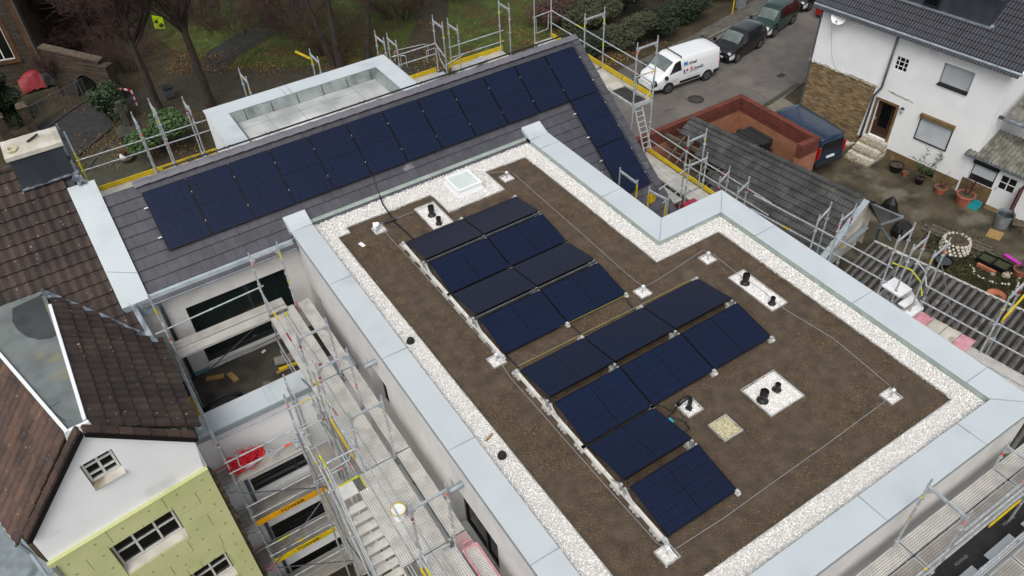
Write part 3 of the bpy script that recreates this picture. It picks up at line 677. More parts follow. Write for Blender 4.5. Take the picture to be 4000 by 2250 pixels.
# the two east-west fields on the flat roof
zl,zh,prj,gh,gl,LX=.12,.315,1.116,.178,.044,1.742
def field(ox,oy,rows,names,group):
    y=oy; out=[]
    for k,nc in enumerate(rows):
        za,zb=(zl,zh) if k%2==0 else (zh,zl)
        ya,yb=y,y-prj; YS=Vector((0,yb-ya,zb-za))
        for c in range(nc):
            place_panel((ox+c*LX+.871,(ya+yb)/2,(za+zb)/2),(1,0,0),YS,names(k,c),group)
        out.append((ya,yb,za,zb)); y=yb-(gh if k%2==0 else gl)
    return out
rn=['first','second','third','fourth']
f1=field(0,0,[2,2,2,2],lambda k,c:f'tilted black solar panel on planted flat roof, rear field, {rn[k]} row, {["left","right"][c]} one','tilted solar panels of the rear field')
f2=field(.018,-5.449,[3,3,1,1],lambda k,c:(f'tilted black solar panel on planted flat roof, front field, {rn[k]} row, {["left","middle","right"][c]} one' if k<2 else ['tilted black solar panel alone in third row of front field','tilted dark blue solar panel alone in nearest row of front field'][k-2]),'tilted solar panels of the front field')
def mount(name,label,ox,rows,cols,ys):
    T=thing(name,label,'mounting frame',(ox,ys[0],0))
    for c in range(cols+1):
        L=[k for k,n in enumerate(rows) if n>=c]; y0=ys[0]+.06; y1=ys[1] if L[-1]==3 else ys[2]
        x=ox+c*LX-.03 if c else ox-.07
        g=MB(); g.box(x-.04,y1,.05,x+.04,y0,.075); g.box(x-.04,y1,.075,x-.03,y0,.095); g.box(x+.03,y1,.075,x+.04,y0,.095)
        g.build('rail','tread',T)
        yy=y0-.08
        while yy>y1+.05:
            g=MB()
            for dy in (-.1,0,.1): g.lathe([(0,.0),(.05,.0),(.05,.035),(.035,.05),(0,.05)],(x-.045,yy+dy,0),8)
            g.box(x-.06,yy-.15,.0,x+.05,yy+.15,.04); yy-=.58; g.build('foot','padgrey',T)
        for k,(ya,yb,za,zb) in enumerate(FLD):
            if k not in L: continue
            g=MB()
            if k%2==0: yc=yb-.03
            else: yc=ya+.03
            g.box(x-.02,yc-.03,.07,x+.03,yc+.03,.28); g.beam((x+.005,yc,.27),(x+.005,yc+(.28 if k%2==0 else -.28),.08),.03,.012)
            yl=ya+.02 if k%2==0 else yb-.02
            g.build('support','alu',T); g=MB(); g.box(x-.035,yl-.04,.07,x+.035,yl+.04,.14); g.build('clamp','alu',T)
    return T
FLD=f1; m1=mount('panel_mounting_frame','aluminium base frame under the rear field of solar panels on planted roof',0,[2,2,2,2],2,(0,f1[3][1]-.08,f1[3][1]-.08))
for k in (0,2):
    g=MB(); ya,yb,za,zb=f1[k]; g.beam((0,yb-.05,zh-.06),(2*LX,yb-.05,zh-.06),.03,.05); g.build('cross_rail','galvdk',m1)
FLD=f2; m2=mount('panel_mounting_frame','aluminium base frame under the front field of solar panels on planted roof',.018,[3,3,1,1],3,(-5.449,f2[3][1]-.08,f2[1][1]-.1))
# ballast / wind deflector shade under the gaps
# ---------------- pipes and fittings on the roof ----------------
def vent(x,y,h,r,label,gasket=True):
    r*=.88; h*=.9
    t=thing('vent_pipe',label,'vent pipe',(x,y,0),0,'black vent pipes in gravel beds')
    g=MB(); g.lathe([(r*1.9,0),(r*1.5,.05),(r*1.05,.09),(r,.1),(r,h*.55)],(x,y,.0),18); g.build('pipe','black',t,smooth=False)
    g=MB(); g.lathe([(r,h*.5),(r*1.25,h*.52),(r*1.25,h*.6),(r*1.12,h*.62),(r*1.12,h*.68),(r*1.3,h*.7),(r*1.3,h*.78),(r*1.12,h*.8),(r*1.12,h*.85),(r*1.3,h*.87),(r*1.3,h),(r*1.15,h),(r*1.1,h*.85),(0,h*.85)] if gasket else [(r,h*.5),(r*1.08,h*.9),(r*1.08,h),(r*.9,h),(r*.85,h*.8),(0,h*.8)],(x,y,0),18); g.build('cap','black',t)
def vp(q,z=0): p=atZ(q,z); return p.x,p.y
vent(*vp(z6(1328,178)),.36,.075,'taller ribbed black vent pipe beside skylight end of the roof')
vent(*vp(z6(1382,242)),.26,.06,'shorter black vent pipe next to the topmost solar panel row')
vent(*vp(z7(1757,690)),.33,.075,'ribbed black vent pipe in narrow gravel bed near right roof edge')
vent(*vp(z8(28,845)),.24,.06,'short black vent pipe at lower end of narrow gravel bed',False)
vent(*vp(zz(2000,1500,1890,125)),.34,.08,'ribbed black vent pipe, left one in the large square gravel bed')
vent(*vp(zz(3000,1500,65,45)),.22,.065,'small black vent pipe, right one in the large square gravel bed',False)
# swan neck cable entry
x,y=vp(zz(2000,1500,1335,185))
t=thing('swan_neck_pipe','bent black cable entry pipe in small gravel bed by the solar panels','pipe',(x,y,0))
g=MB(); g.path([(x,y,0),(x,y,.3),(x-.02,y+.01,.36),(x-.08,y+.02,.4),(x-.16,y+.03,.39),(x-.24,y+.04,.34),(x-.3,y+.05,.27)],.048,12); g.build('pipe','black',t,smooth=True)
g=MB(); g.lathe([(.085,0),(.06,.04),(.05,.06)],(x,y,0),14); g.build('gasket','rubber',t)
nk=Vector((x-.3,y+.05,.27))
g=MB()
e1=Vector((*vp(zz(2000,1500,1085,170)),.05)); g.path([nk,nk+Vector((-.12,-.02,-.12)),e1.lerp(nk,.35)+Vector((0,0,-.05)),e1],.013,6)
e2=Vector((*vp(zz(2000,1500,1290,350)),.04)); q=lambda a,b,z=.04:Vector((*vp(zz(2000,1500,a,b),z),z))
g.path([nk,q(1215,215),q(1175,245),q(1235,255),q(1300,285),q(1340,330),q(1325,350),q(1290,352)],.016,6)
tag(g.build('cable_loop','black'),'thick black cables looping from swan neck pipe to the panels','cable')
o=MB(); p=q(1180,262,.12); o.beam(p,q(1215,290,.1),.07,.04); tag(o.build('sleeve','turq'),'turquoise cable sleeve beside edge of the front solar field','sleeve')
# gravel beds: metal frames
for i,(k,lab) in enumerate({'v1':'thin metal frame round gravel bed with two vent pipes near skylight','v2':'thin metal frame round narrow gravel bed near right roof edge','v3':'thin metal frame round large square gravel bed with two vents','g1':'thin metal frame round gravel bed of the swan neck pipe','m1':'thin metal frame round mossy gravel bed without any pipe','l1':'thin metal frame of small gravel bed at top left of roof','l2':'thin metal frame of small gravel bed right of the skylight','l3':'thin metal frame of small gravel bed between the two solar fields','l4':'thin metal frame of small gravel bed in the inner corner','l5':'thin metal frame of small gravel bed left of the solar fields','l6':'thin metal frame of small gravel bed in right front corner','l7':'thin metal frame of small gravel bed below nearest solar panel'}.items()):
    cx,cy,sx,sy,_=patches[k]; g=MB(); x0,x1,y0,y1=cx-sx/2,cx+sx/2,cy-sy/2,cy+sy/2; w_=.012
    for a in ((x0,y0,x1,y0+w_),(x0,y1-w_,x1,y1),(x0,y0+w_,x0+w_,y1-w_),(x1-w_,y0+w_,x1,y1-w_)): g.box(a[0],a[1],-.02,a[2],a[3],.05)
    tag(g.build('gravel_bed_frame','alu'),lab,'bed frame','gravel bed frames on the planted roof')
    if k[0]=='l':
        t=thing('conductor_post','short steel lightning conductor post in small gravel bed '+{'l1':'at top left of roof','l2':'right of the skylight','l3':'between the two solar fields','l4':'in the inner roof corner','l5':'left of the solar fields','l6':'in right front roof corner','l7':'below nearest solar panel'}[k],'post',(cx,cy,0),0,'lightning conductor posts')
        g=MB(); g.tube((cx,cy,0),(cx,cy,.2),.012,8); g.build('rod','galv',t)
        g=MB(); g.box(cx-.035,cy-.03,.2,cx+.035,cy+.03,.25); g.build('clamp','white',t)
# lightning conductor wire
def W(q,z=.04): p=atZ(q,z); return Vector((p.x,p.y,z))
pc=lambda k,z=.24: Vector((patches[k][0],patches[k][1],z))
g=MB()
g.path([W(z6(1370,75),.05),W(z6(1060,200),.06),W(z6(950,235),.1),pc('l1'),W(z6(1000,330),.04),W(z6(1400,765),.03),W(z6(1800,1215),.04),pc('l5',.2)],.006,5)
g.path([pc('l5',.2),W(z6(1920,1400),.03),W(zD(330,340),.03),W(zD(700,760),.03),W(zD(1100,1205),.05),pc('l7'),W(zD(1240,1240),.06),W(zD(1600,1010),.03),W(zC(0,770),.03),W(zC(450,450),.03),W(zC(870,140),.05),pc('l6'),W(zC(975,70),.2),W(zC(950,20),.2)],.006,5)
g.path([pc('l6'),W(zC(905,0),.04),W(z8(500,1110),.03),W(z8(120,880),.04),W(z7(1900,750),.04),W(z7(1680,600),.04),W(z7(1520,470),.1),pc('l4'),W(z7(1440,440),.1),W(z7(1380,480),.04),W(z7(1080,675),.05),W(z7(1030,700),.1),pc('l3'),W(z7(950,685),.1),W(z7(870,620),.04),W(z7(500,290),.03),W(z7(170,0),.03),W(zz(2000,0,0,1300),.04),pc('l2'),W(ov(1255,432),.05),W(ov(1228,436),.04)],.006,5)
tag(g.build('lightning_conductor','greytext'),'thin pale lightning conductor wire running round the planted roof','wire')
g=MB()
for a,b in ((z7(0,1195),z7(870,772)),(z7(45,1315),z7(1395,640))): g.tube(W(a,.1),W(b,.1),.005,5)
mat('paleyellow','#9c9a62',rough=.7)
tag(g.build('earthing_rope','paleyellow'),'thin yellow green cord along the facing edges of both solar fields','cord')
# black cable from the pitched roof to the flat field
g=MB(); w=lambda q:atP(q,P0-NR*.1,NR)
g.path([w(zz(1000,0,885,1325)),w(zz(1000,0,905,1400)),w(z6(925,0)),w(z6(940,50))+Vector((0,0,.03)),Vector((*vp(z6(960,100),.1),.13)),W(z6(1010,170),.05),W(z6(1050,230),.04),W(z6(1130,300),.04),W(z6(1185,355),.08)],.02,7)
tag(g.build('roof_cable','black'),'black cable hose from pitched roof down to the rear solar field','cable')
g=MB(); g.path([W(zz(2000,750,860,790),.06),W(zz(2000,750,880,840),.04),W(zz(2000,750,925,880),.06)],.014,6); tag(g.build('link_cable','black'),'short black cable crossing the soil gap, right one of three','cable','cables between the solar fields'); g=MB(); g.path([W(zz(2000,750,440,1000),.06),W(zz(2000,750,485,1040),.04),W(zz(2000,750,525,1075),.06)],.014,6); tag(g.build('link_cable','black'),'short black cable crossing the soil gap, middle one of three','cable','cables between the solar fields'); g=MB(); g.path([W(ov(1272,890),.06),W(ov(1290,912),.04),W(ov(1305,925),.06)],.014,6)
tag(g.build('link_cable','black'),'short black cable crossing the soil gap, left one of three','cable','cables between the solar fields')
g=MB(); g.beam(W(z6(965,232),.1),W(z6(1055,200),.1),.06,.03); tag(g.build('sleeve','textgrey'),'dark grey sleeve on white cable near top left of roof','sleeve')
g=MB(); p=W(z6(903,262),.2); g.beam(p,p+Vector((.05,.1,.06)),.14,.02); g.beam(p+Vector((0,0,-.02)),p+Vector((-.05,-.04,-.18)),.04,.02); g.box(p.x-.07,p.y-.05,.0,p.x-.03,p.y+.05,.18); tag(g.build('bracket','white'),'small white metal bracket at the top left gravel bed','bracket')
p=W(z6(800,397),.02); g=MB(); g.beam(p+Vector((-.02,.1,0)),p+Vector((.02,-.1,0)),.1,.015); tag(g.build('paper_scrap','white'),'white paper scrap lying on soil near top left corner','scrap')
p=W(z6(1228,1330),.03); g=MB(); g.beam(p+Vector((-.08,0,0)),p+Vector((.08,.02,0)),.05,.03); tag(g.build('wood_chip','wood'),'small wooden piece on the gravel strip at left','wood piece')
p=W(zA(1760,400),.03); g=MB(); g.beam(p+Vector((-.1,-.04,0)),p+Vector((.1,.03,0)),.04,.03); tag(g.build('wood_chip','wood'),'pale wooden splinter on the gravel near lower drain','wood piece')
for q,lab in ((z6(1168,1130),'black domed roof drain grate in gravel, upper of two'),(zA(1858,545),'black domed roof drain grate in gravel, lower of two')):
    p=W(q,0); t=thing('roof_drain',lab,'roof drain',(p.x,p.y,0),0,'roof drain grates')
    g=MB(); g.lathe([(.1,0),(.1,.02),(.085,.025)],(p.x,p.y,0),16); g.build('ring','black',t)
    g=MB(); g.lathe([(.085,.02),(.085,.07),(.07,.1),(.04,.115),(0,.12)],(p.x,p.y,0),12); 
    for i in range(12): a=i*math.pi/6; g.tube((p.x+.087*math.cos(a),p.y+.087*math.sin(a),.02),(p.x+.06*math.cos(a),p.y+.06*math.sin(a),.11),.006,4)
    g.build('grate','rubber',t)
# skylight
c=[gp(q,.2) for q in (zz(1000,0,1415,1345),zz(1000,0,1600,1278),zz(1000,0,1697,1385),zz(1000,0,1530,1449))]
x0,x1=c[0][0]+.02,c[1][0]+.0; y1=c[1][1]; y0=c[2][1]
x0=min(c[0][0],c[3][0]); x1=max(c[1][0],c[2][0]); y1=(c[0][1]+c[1][1])/2; y0=(c[2][1]+c[3][1])/2
t=thing('skylight','white framed skylight dome with milky glass standing in the gravel','skylight',((x0+x1)/2,(y0+y1)/2,0))
g=MB(); g.hexa([(x0-.03,y0-.03,0),(x1+.03,y0-.03,0),(x1+.03,y1+.03,0),(x0-.03,y1+.03,0),(x0+.02,y0+.02,.16),(x1-.02,y0+.02,.16),(x1-.02,y1-.02,.16),(x0+.02,y1-.02,.16)]); g.build('curb','white',t,bevel=.006)
g=MB(); w_=.08
for a in ((x0,y0,x1,y0+w_),(x0,y1-w_,x1,y1),(x0,y0+w_,x0+w_,y1-w_),(x1-w_,y0+w_,x1,y1-w_)): g.box(a[0],a[1],.17,a[2],a[3],.235)
g.build('frame','white',t,bevel=.01)
g=MB(); g.box(x0+w_,y0+w_,.18,x1-w_,y1-w_,.222); g.build('glass','milkglass',t)
# rear slope: top edges of panels, cables and hooks just behind the ridge
t=thing('rear_roof_rail','black rail with tangled cable ties along the back of the ridge','rail',(0,4.8,1.5))
g=MB(); g.tube((-4.6,4.78,1.655),(8.6,4.78,1.655),.026,6); g.quad((-4.6,4.8,1.55),(8.6,4.8,1.55),(8.6,6.4,.45),(-4.6,6.4,.45)); g.build('rail','black',t)
g=MB()
for k in range(13):
    g=MB(); x=-3.8+k*.98+random.uniform(-.2,.2); pts_=[]
    for s in range(10): pts_.append((x+s*.05,4.74+.05*math.sin(s*2.1+k),1.68+.03*math.cos(s*1.7)))
    g.path(pts_,.008,4); g.build('cable','black',t)
# ---------------- left neighbour ----------------
N=thing('old_house','old neighbour house with brown pantile roofs, grey flat dormer roof and white gable','house',(-9,0,G0))
AN=math.radians(40); mz=lambda y:-.11+.697*(y-2.1); ZF=.54
sv=Vector((0,-math.cos(math.atan(.697)),-math.sin(math.atan(.697)))); 
RYN=5.75; top=Vector((-16.065,RYN,mz(RYN)))
# valley line between main roof and annex
Vt=Vector((-8.35,2.9,.53)); Vb=Vector((-6.48,1.07,-.77))
def cmain(u,v,c):
    if c.x>(-6.7 if c.y<2.0 else -6.95): return False
    if c.x<-8.35: return c.y>2.84
    t_=(c.x-Vt.x)/(Vb.x-Vt.x); return c.y>Vt.y+(Vb.y-Vt.y)*t_
g=MB(); tiles(g,top,(1,0,0),sv,44,20,.235,.33,'wave',clip=cmain,t=.045,amp=.035,jit=.003,stagger=False)
g.build('main_roof','browntile',N)
g=MB(); g.poly([(-16,RYN,mz(RYN)-.06),(-6.7,RYN,mz(RYN)-.06),(-6.6,1.05,mz(1.05)-.06),(-8.3,2.85,mz(2.85)-.06),(-16,2.85,mz(2.85)-.06)]); g.poly([(-16,RYN,mz(RYN)-.06),(-6.7,RYN,mz(RYN)-.06),(-6.7,9.5,-.5),(-16,9.5,-.5)]); g.build('roof_deck','darkbit',N)
g=MB(); x=-16
while x<-7.2: g.tube((x,RYN,mz(RYN)+.02),(x+.36,RYN,mz(RYN)+.035),.11,10); x+=.33
g.build('ridge_tiles','browntile',N)
# annex: right slope
sr=Vector((1.79,0,-.77-ZF)).normalized()
def cright(u,v,c):
    if c.x>-6.5: return False
    if c.y<-2.15+ (c.x+8.25)*.09: return False
    t_=(c.x-Vt.x)/(Vb.x-Vt.x); return c.y<Vt.y+(Vb.y-Vt.y)*t_+.05
g=MB(); tiles(g,(-8.25,-2.3,ZF+.01),(0,1,0),sr,24,7,.235,.33,'wave',clip=cright,t=.045,amp=.035,jit=.003,stagger=False)
g.build('annex_roof','browntile',N)
g=MB(); g.poly([(-8.3,-2.1,ZF-.06),(-6.5,-1.95,-.84),(-6.5,1.1,-.84),(-8.3,2.9,ZF-.06)]); 
# left slope: from the left edge of the flat roof down to the eave
La=atZ(ov(0,893),ZF); Lb=atZ(ov(172,1092),ZF); 
Ee=atZ(zz(0,1500,120,1195),-1.35); 
dl=(La-Lb).normalized(); 
dn=Vector((-dl.y,dl.x,0)); 
if dn.x>0: dn=-dn
Ed=(Ee-Lb); run=Ed.dot(dn); sl=(dn*run+Vector((0,0,Ee.z-Lb.z))).normalized()
LL=Lb-dl*0.0
slen=math.hypot(run,Ee.z-Lb.z)
shift=Ed.dot(dl)/slen
def cleft(u,v,c): 
    return u>=shift*v*1.0-.05
g2=MB(); nv_=int(slen/.33)
sl_sk=sl
tiles(g2,Lb-dl*1.4,dl,sl,46,nv_,.235,.33,'wave',clip=lambda u,v,c: (u-1.4)>shift*v-.02,t=.03,amp=.035,jit=.003,stagger=False)
g2.build('left_roof','browntile2',N)
Lf=Lb+dl*8; g.poly([Lb-Vector((0,0,.07)),Lf-Vector((0,0,.07)),Lf+sl*slen-Vector((0,0,.07)),Ee-Vector((0,0,.07))]); g.build('roof_deck','darkbit',N)
# flat roof between the slopes
g=MB(); FR=atZ(z0(650,280),ZF) if False else Vector((-8.25,-1.85,ZF)); zf=ZF+.02; g.poly([(Lb.x,Lb.y,zf),(FR.x,FR.y,zf),(-8.3,2.95,zf),(-9.6,3.0,zf),(La.x+dl.x*.5,La.y+dl.y*.5,zf)]); g.poly([(La.x+dl.x*.4,La.y+dl.y*.4,zf-.003),(-8.3,2.95,zf-.003),(-8.3,3.2,zf+.03),(-12,3.2,zf+.03),(-12,2.9,zf-.003)])
g.build('flat_roof','bitumen',N)
g=MB(); g.poly([(x_,y_+.15,ZF+.026) for x_,y_ in ((-9.05,2.6),(-8.4,2.72),(-8.35,1.6),(-8.33,1.0),(-8.45,.98),(-8.7,1.1),(-8.9,1.35),(-9.05,1.7),(-9.12,2.1))]); g.build('felt_patch','darkbit',N)
g=MB()
for a,b in ((ov(0,900),ov(150,1060)),): 
    pass
zf=ZF+.05; g.beam((Lb.x,Lb.y,zf),(La.x+dl.x*.6,La.y+dl.y*.6,zf),.07,.07); g.beam((-8.27,FR.y,zf),(-8.27,2.3,zf),.07,.07)
for q_ in ((Lb,FR),): g.hexa([(Lb.x-.1,Lb.y-.02,ZF-.2),(FR.x+.1,FR.y-.16,ZF-.2),(FR.x+.1,FR.y-.1,ZF-.2),(Lb.x-.1,Lb.y+.05,ZF-.2),(Lb.x-.05,Lb.y-.0,zf+.02),(FR.x+.04,FR.y-.12,zf+.02),(FR.x+.04,FR.y-.04,zf+.02),(Lb.x-.05,Lb.y+.07,zf+.02)])
g.build('edge_strip','white',N)
g=MB(); a=atZ(ov(0,915),.667); 
g.tube(atZ(ov(0,940),ZF+.025),atZ(ov(165,1060),ZF+.025),.008,4); g.tube(atZ(ov(115,1032),ZF+.025),atZ(ov(150,1010),ZF+.025),.006,4); g.build('felt_seam','darkbit',N)
# lead valley
g=MB(); P=[Vt+(Vb-Vt)*(i/8)+Vector((random.uniform(-.02,.02),random.uniform(-.02,.02),.06)) for i in range(9)]
for a,b in zip(P,P[1:]): g.beam(a,b,.13,.03); g.beam(a+Vector((.02,.08,.03)),b+Vector((.02,.08,.03)),.06,.03)
g.build('lead_valley','lead',N)
g=MB(); g.beam((-6.66,2.1,-.0),(-6.55,.95,-.78),.12,.02); g.beam((-6.5,1.1,-.75),(-6.44,-2.05,-.8),.1,.03); g.beam((-6.52,.9,-.72),(-6.44,.3,-.78),.07,.04); g.build('lead_flashing','lead',N)
g=MB(); g.tube((-6.42,1.0,-.86),(-6.4,-2.1,-.88),.05,8); g.box(-6.5,-2.1,-1.0,-6.36,1.0,-.92); g.build('gutter','zinc',N)
# gable facade (turned a few degrees)
Fr=atY(zz(0,1500,1530,635),-2.3); Fl=Vector((-10.05,-2.75,Fr.z))
FU=(Vector((Fr.x,Fr.y,0))-Vector((Fl.x,Fl.y,0))); FL=FU.length; FU.normalize(); FN=Vector((FU.y,-FU.x,0))
def fp(q): P=atP(q,Fl,FN); return ((P-Fl).dot(FU),P.z)
z0=lambda x,y:zz(0,1500,x,y)
apL,apR=fp(z0(600,365)),fp(z0(640,362)); eR=fp(z0(1462,415)); eL=fp(z0(222,1165)); iL=fp(z0(385,1335)); iR=fp(z0(1530,635))
pt=lambda uz,o=0: Vector((Fl.x+FU.x*uz[0],Fl.y+FU.y*uz[0],uz[1]))+FN*o
zi=(iL[1]+iR[1])/2
w1=[fp(z0(*q)) for q in ((595,625),(840,490),(945,655),(715,790))]; w2=[fp(z0(*q)) for q in ((828,1215),(1285,925),(1420,1125),(945,1425))]
def rect(w): 
    u0=(w[0][0]+w[3][0])/2;u1=(w[1][0]+w[2][0])/2; return u0,u1,(w[2][1]+w[3][1])/2,(w[0][1]+w[1][1])/2
r1,r2=rect(w1),rect(w2)
g=MB()
# white gable as strips round the window
xs_=[eL[0],r1[0],r1[1],eR[0]]
def ztop(u):
    P=[eL,apL,apR,eR]
    for a,b in zip(P,P[1:]):
        if a[0]<=u<=b[0]+1e-9: return a[1]+(b[1]-a[1])*(u-a[0])/(b[0]-a[0])
    return P[-1][1]
brk=sorted({eL[0],apL[0],apR[0],eR[0],r1[0],r1[1]})
zlow=zi
for a,b in zip(brk,brk[1:]):
    if r1[0]<=(a+b)/2<=r1[1]:
        g.poly([pt((a,zlow)),pt((b,zlow)),pt((b,r1[2])),pt((a,r1[2]))]); g.poly([pt((a,r1[3])),pt((b,r1[3])),pt((b,ztop(b))),pt((a,ztop(a)))])
    else: g.poly([pt((a,zlow)),pt((b,zlow)),pt((b,ztop(b))),pt((a,ztop(a)))])
g.poly([pt((eR[0],zlow)),pt((iR[0]+.02,zlow)),pt(eR)]); g.poly([pt((eL[0],zlow)),pt(eL),pt((eL[0]-.01,zlow))])
q=[(r1[0],r1[2]),(r1[1],r1[2]),(r1[1],r1[3]),(r1[0],r1[3])]
for i in range(4): g.quad(pt(q[i]),pt(q[(i+1)%4]),pt(q[(i+1)%4],-.2),pt(q[i],-.2))
g.quad(pt((eR[0],zlow)),pt((eR[0],ztop(eR[0]))),pt((eR[0],ztop(eR[0])),-3),pt((eR[0],zlow),-3))
g.quad(pt((iR[0],G0)),pt((iR[0],zlow)),pt((iR[0],zlow),-3.3),pt((iR[0],G0),-3.3)); g.quad(pt((0,G0)),pt((0,zlow)),pt((0,zlow),-6),pt((0,G0),-6))
g.build('wall','renderwhite',N)
# green insulation boards
g=MB(); bh=.47; zz0=zi; row=0; uL=-.12; uR=iR[0]+.08
u3=fp(z0(1440,1445)); r3=(u3[0],u3[0]+.95,u3[1]-1.0,u3[1]+.15)
while zz0>G0:
    zb=max(zz0-bh,G0); offx=(row%2)*.6; u=uL-offx-.05
    segs=[]
    while u<uR:
        a,b=max(u,uL),min(u+1.25,uR); u+=1.25
        if b<=a: continue
        parts_=[(a,b,zb,zz0)]
        for R in (r2,r3):
            nw=[]
            for (a1,b1,c1,d1) in parts_:
                if R[0]>=b1 or R[1]<=a1 or R[2]>=d1 or R[3]<=c1: nw.append((a1,b1,c1,d1)); continue
                if R[0]>a1: nw.append((a1,R[0],c1,d1))
                if R[1]<b1: nw.append((R[1],b1,c1,d1))
                if R[2]>c1: nw.append((max(a1,R[0]),min(b1,R[1]),c1,R[2]))
                if R[3]<d1: nw.append((max(a1,R[0]),min(b1,R[1]),R[3],d1))
            parts_=nw
        for (a1,b1,c1,d1) in parts_:
            c_=pt(((a1+b1)/2,(c1+d1)/2),.05); g.obox(c_,FU*((b1-a1)/2-.005),FN*.05,Vector((0,0,(d1-c1)/2-.005)))
        for t_ in (.3,.9):
            uu=a+t_
            if uu<b and not any(R[0]-.05<uu<R[1]+.05 and R[2]-.05<(zb+zz0)/2<R[3]+.05 for R in (r2,r3)): p=pt((uu,(zb+zz0)/2+random.uniform(-.06,.06)),.1); g.tube(p,p+FN*.004,.03,8,2)
    zz0=zb; row+=1
mat('dowel','#868a5c',rough=.9); g.build('insulation',['insul','insuledge','dowel'],N)
g=MB(); g.beam(pt((uL,zi+.01),.055),pt((uR,zi+.01),.055),.11,.02,0); g.build('base_rail','insul',N); g=MB(); P_=pt((uL,0),-.003); wall(g,Vector((P_.x,P_.y,0)),FU,uR-uL,G0,zi,[(r2[0]-uL,r2[1]-uL,r2[2],r2[3]),(r3[0]-uL,r3[1]-uL,r3[2],r3[3])],-FN*.2); g.build('wall_base','insuledge',N)
for R,mu in ((r1,1),(r2,2),(r3,1)):
    u0,u1,za,zb=R; wd=(u1-u0); hgt=zb-za; sill=.1*hgt+.04
    wf=window(N,(Fl.x,Fl.y,0),FU,u0+.02,u1-.02,za+sill,zb-.01,-FN*.1,frame='offwhite',fw=.05,mull=[u0+wd*(i+1)/(mu+1) for i in range(mu)],trans=(za+sill+(hgt-sill)*(.33 if R is r1 else .5),)+((za+sill+(hgt-sill)*.72,) if R is r1 else ()))
    s=MB(); c_=pt(((u0+u1)/2,za+sill*.5),.0); s.hexa([pt((u0,za),.08),pt((u1,za),.08),pt((u1,za),-.12),pt((u0,za),-.12),pt((u0,za+.02),.08),pt((u1,za+.02),.08),pt((u1,za+sill),-.1),pt((u0,za+sill),-.1)]); s.build('sill','concreteslab' if False else 'mortarcap',wf)
# verge: dark board and brown verge tiles
g=MB(); b=MB()
def vergeline(A,B,off):
    A=pt(A,.06)+off; B=pt(B,.06)+off; g.beam(A,B,.16,.1,0,FN.cross((B-A).normalized())); n=max(2,int((B-A).length/.33)); d=(B-A)/n
    for i in range(n): b.beam(A+d*i+Vector((0,0,.08))-FN*.05,A+d*(i+.97)+Vector((0,0,.1))-FN*.05,.2,.07)
vergeline(apR,(eR[0]+.05,eR[1]),Vector((0,0,.03))); vergeline(apL,(eL[0]-.03,eL[1]-.02),Vector((0,0,.03)))
g.build('verge_board','black',N); b.build('verge_tiles','browntile2',N)
# rough broken edge down the right side of the facade
g=MB(); z_=zi-.3
while z_>G0:
    h_=random.uniform(.1,.3); w_=random.uniform(.02,.08); c_=pt((uR+.02+w_/2,z_-h_/2),-.08); g.obox(c_,FU*(w_*.8+random.uniform(0,.02)),FN*random.uniform(.06,.12),Vector((random.uniform(-.03,.03),0,h_/2))); z_-=h_*.8
g.build('broken_edge','brickrough',N)
g=MB(); ge=Ee-Vector((0,0,.1)); g.tube(ge,ge+dl*6,.07,8); pe=pt((-.05,zi-.1),.12); g.path([ge+Vector((.02,0,0)),ge+Vector((.1,-.1,-.3)),pe+Vector((-.2,0,-.2)),pe,pt((-.05,G0),.12)],.045,8); g.build('gutter','zinc',N)
# chimney
Cn=thing('chimney','wide slate clad chimney with stained mortar top beside the long roof','chimney',(-7.2,5.1,2.3))
g=MB(); zt=3.08; bk=6.0; YC=5.18
xl,xr=-7.8,-6.58
g.box(xl,YC,mz(YC)-.6,xr,bk,zt-.06); g.build('shaft','chimneyslate',Cn)
g=MB(); n_=10
pts_=[[(xl-.05+(xr-xl+.1)*i/n_,YC-.05+(bk-YC+.1)*j/6,zt-.06+.1*(math.sin(i/n_*3.14)**.5)*(math.sin(j/6*3.14)**.5)+random.uniform(0,.015)) for j in range(7)] for i in range(n_+1)]
g.grid(pts_); 
ed=[p[0] for p in pts_]+pts_[-1][1:]+[p[-1] for p in pts_[::-1]][1:]+pts_[0][::-1][1:]
for a,b_ in zip(ed,ed[1:]): g.quad(a,b_,(b_[0],b_[1],zt-.16),(a[0],a[1],zt-.16))
g.build('mortar_cap','mortarcap',Cn)
g=MB(); g.lathe([(.13,0),(.14,.07),(.1,.08),(.09,.0)],(-7.62,YC+.16,zt-.02),12); g.build('flue','mosspebble',Cn)
g=MB(); g.beam((-7.25,YC+.25,zt+.06),(-6.97,YC+.4,zt+.1),.05,.03); g.build('slate_piece','black',Cn)
g=MB(); g.box(xr,YC+.03,mz(YC)-.4,xr+.06,bk-.05,zt-.1); g.beam((xl-.04,YC-.03,mz(YC)+.06),(xr+.1,YC-.03,mz(YC)+.08),.14,.02); g.tube((xr+.1,5.8,2.2),(xr+.1,5.8,3.2),.02,6); g.build('flashing','lead',Cn)
g=MB()
for i in range(7): g.beam((-6.62+random.uniform(-.1,.1),5.05-random.uniform(0,.15),2.05+random.uniform(0,.1)),(-6.5+random.uniform(-.1,.15),4.95-random.uniform(0,.2),1.95),.14,.015)
tag(g.build('plastic_sheet','lead'),'crumpled grey blue plastic sheet at the chimney foot','sheet')
# lower left lean-to roof below the eave
g=MB(); P=[atZ(q,-6.5) for q in (ov(0,1290),ov(95,1400),ov(170,1449),ov(170,1600),ov(-150,1600))]; g.poly(P); g.poly([p-Vector((0,0,.1)) for p in P]); 
tag(g.build('lean_to_roof','zinc'),'grey sheet metal roof below the eave at bottom left','roof')
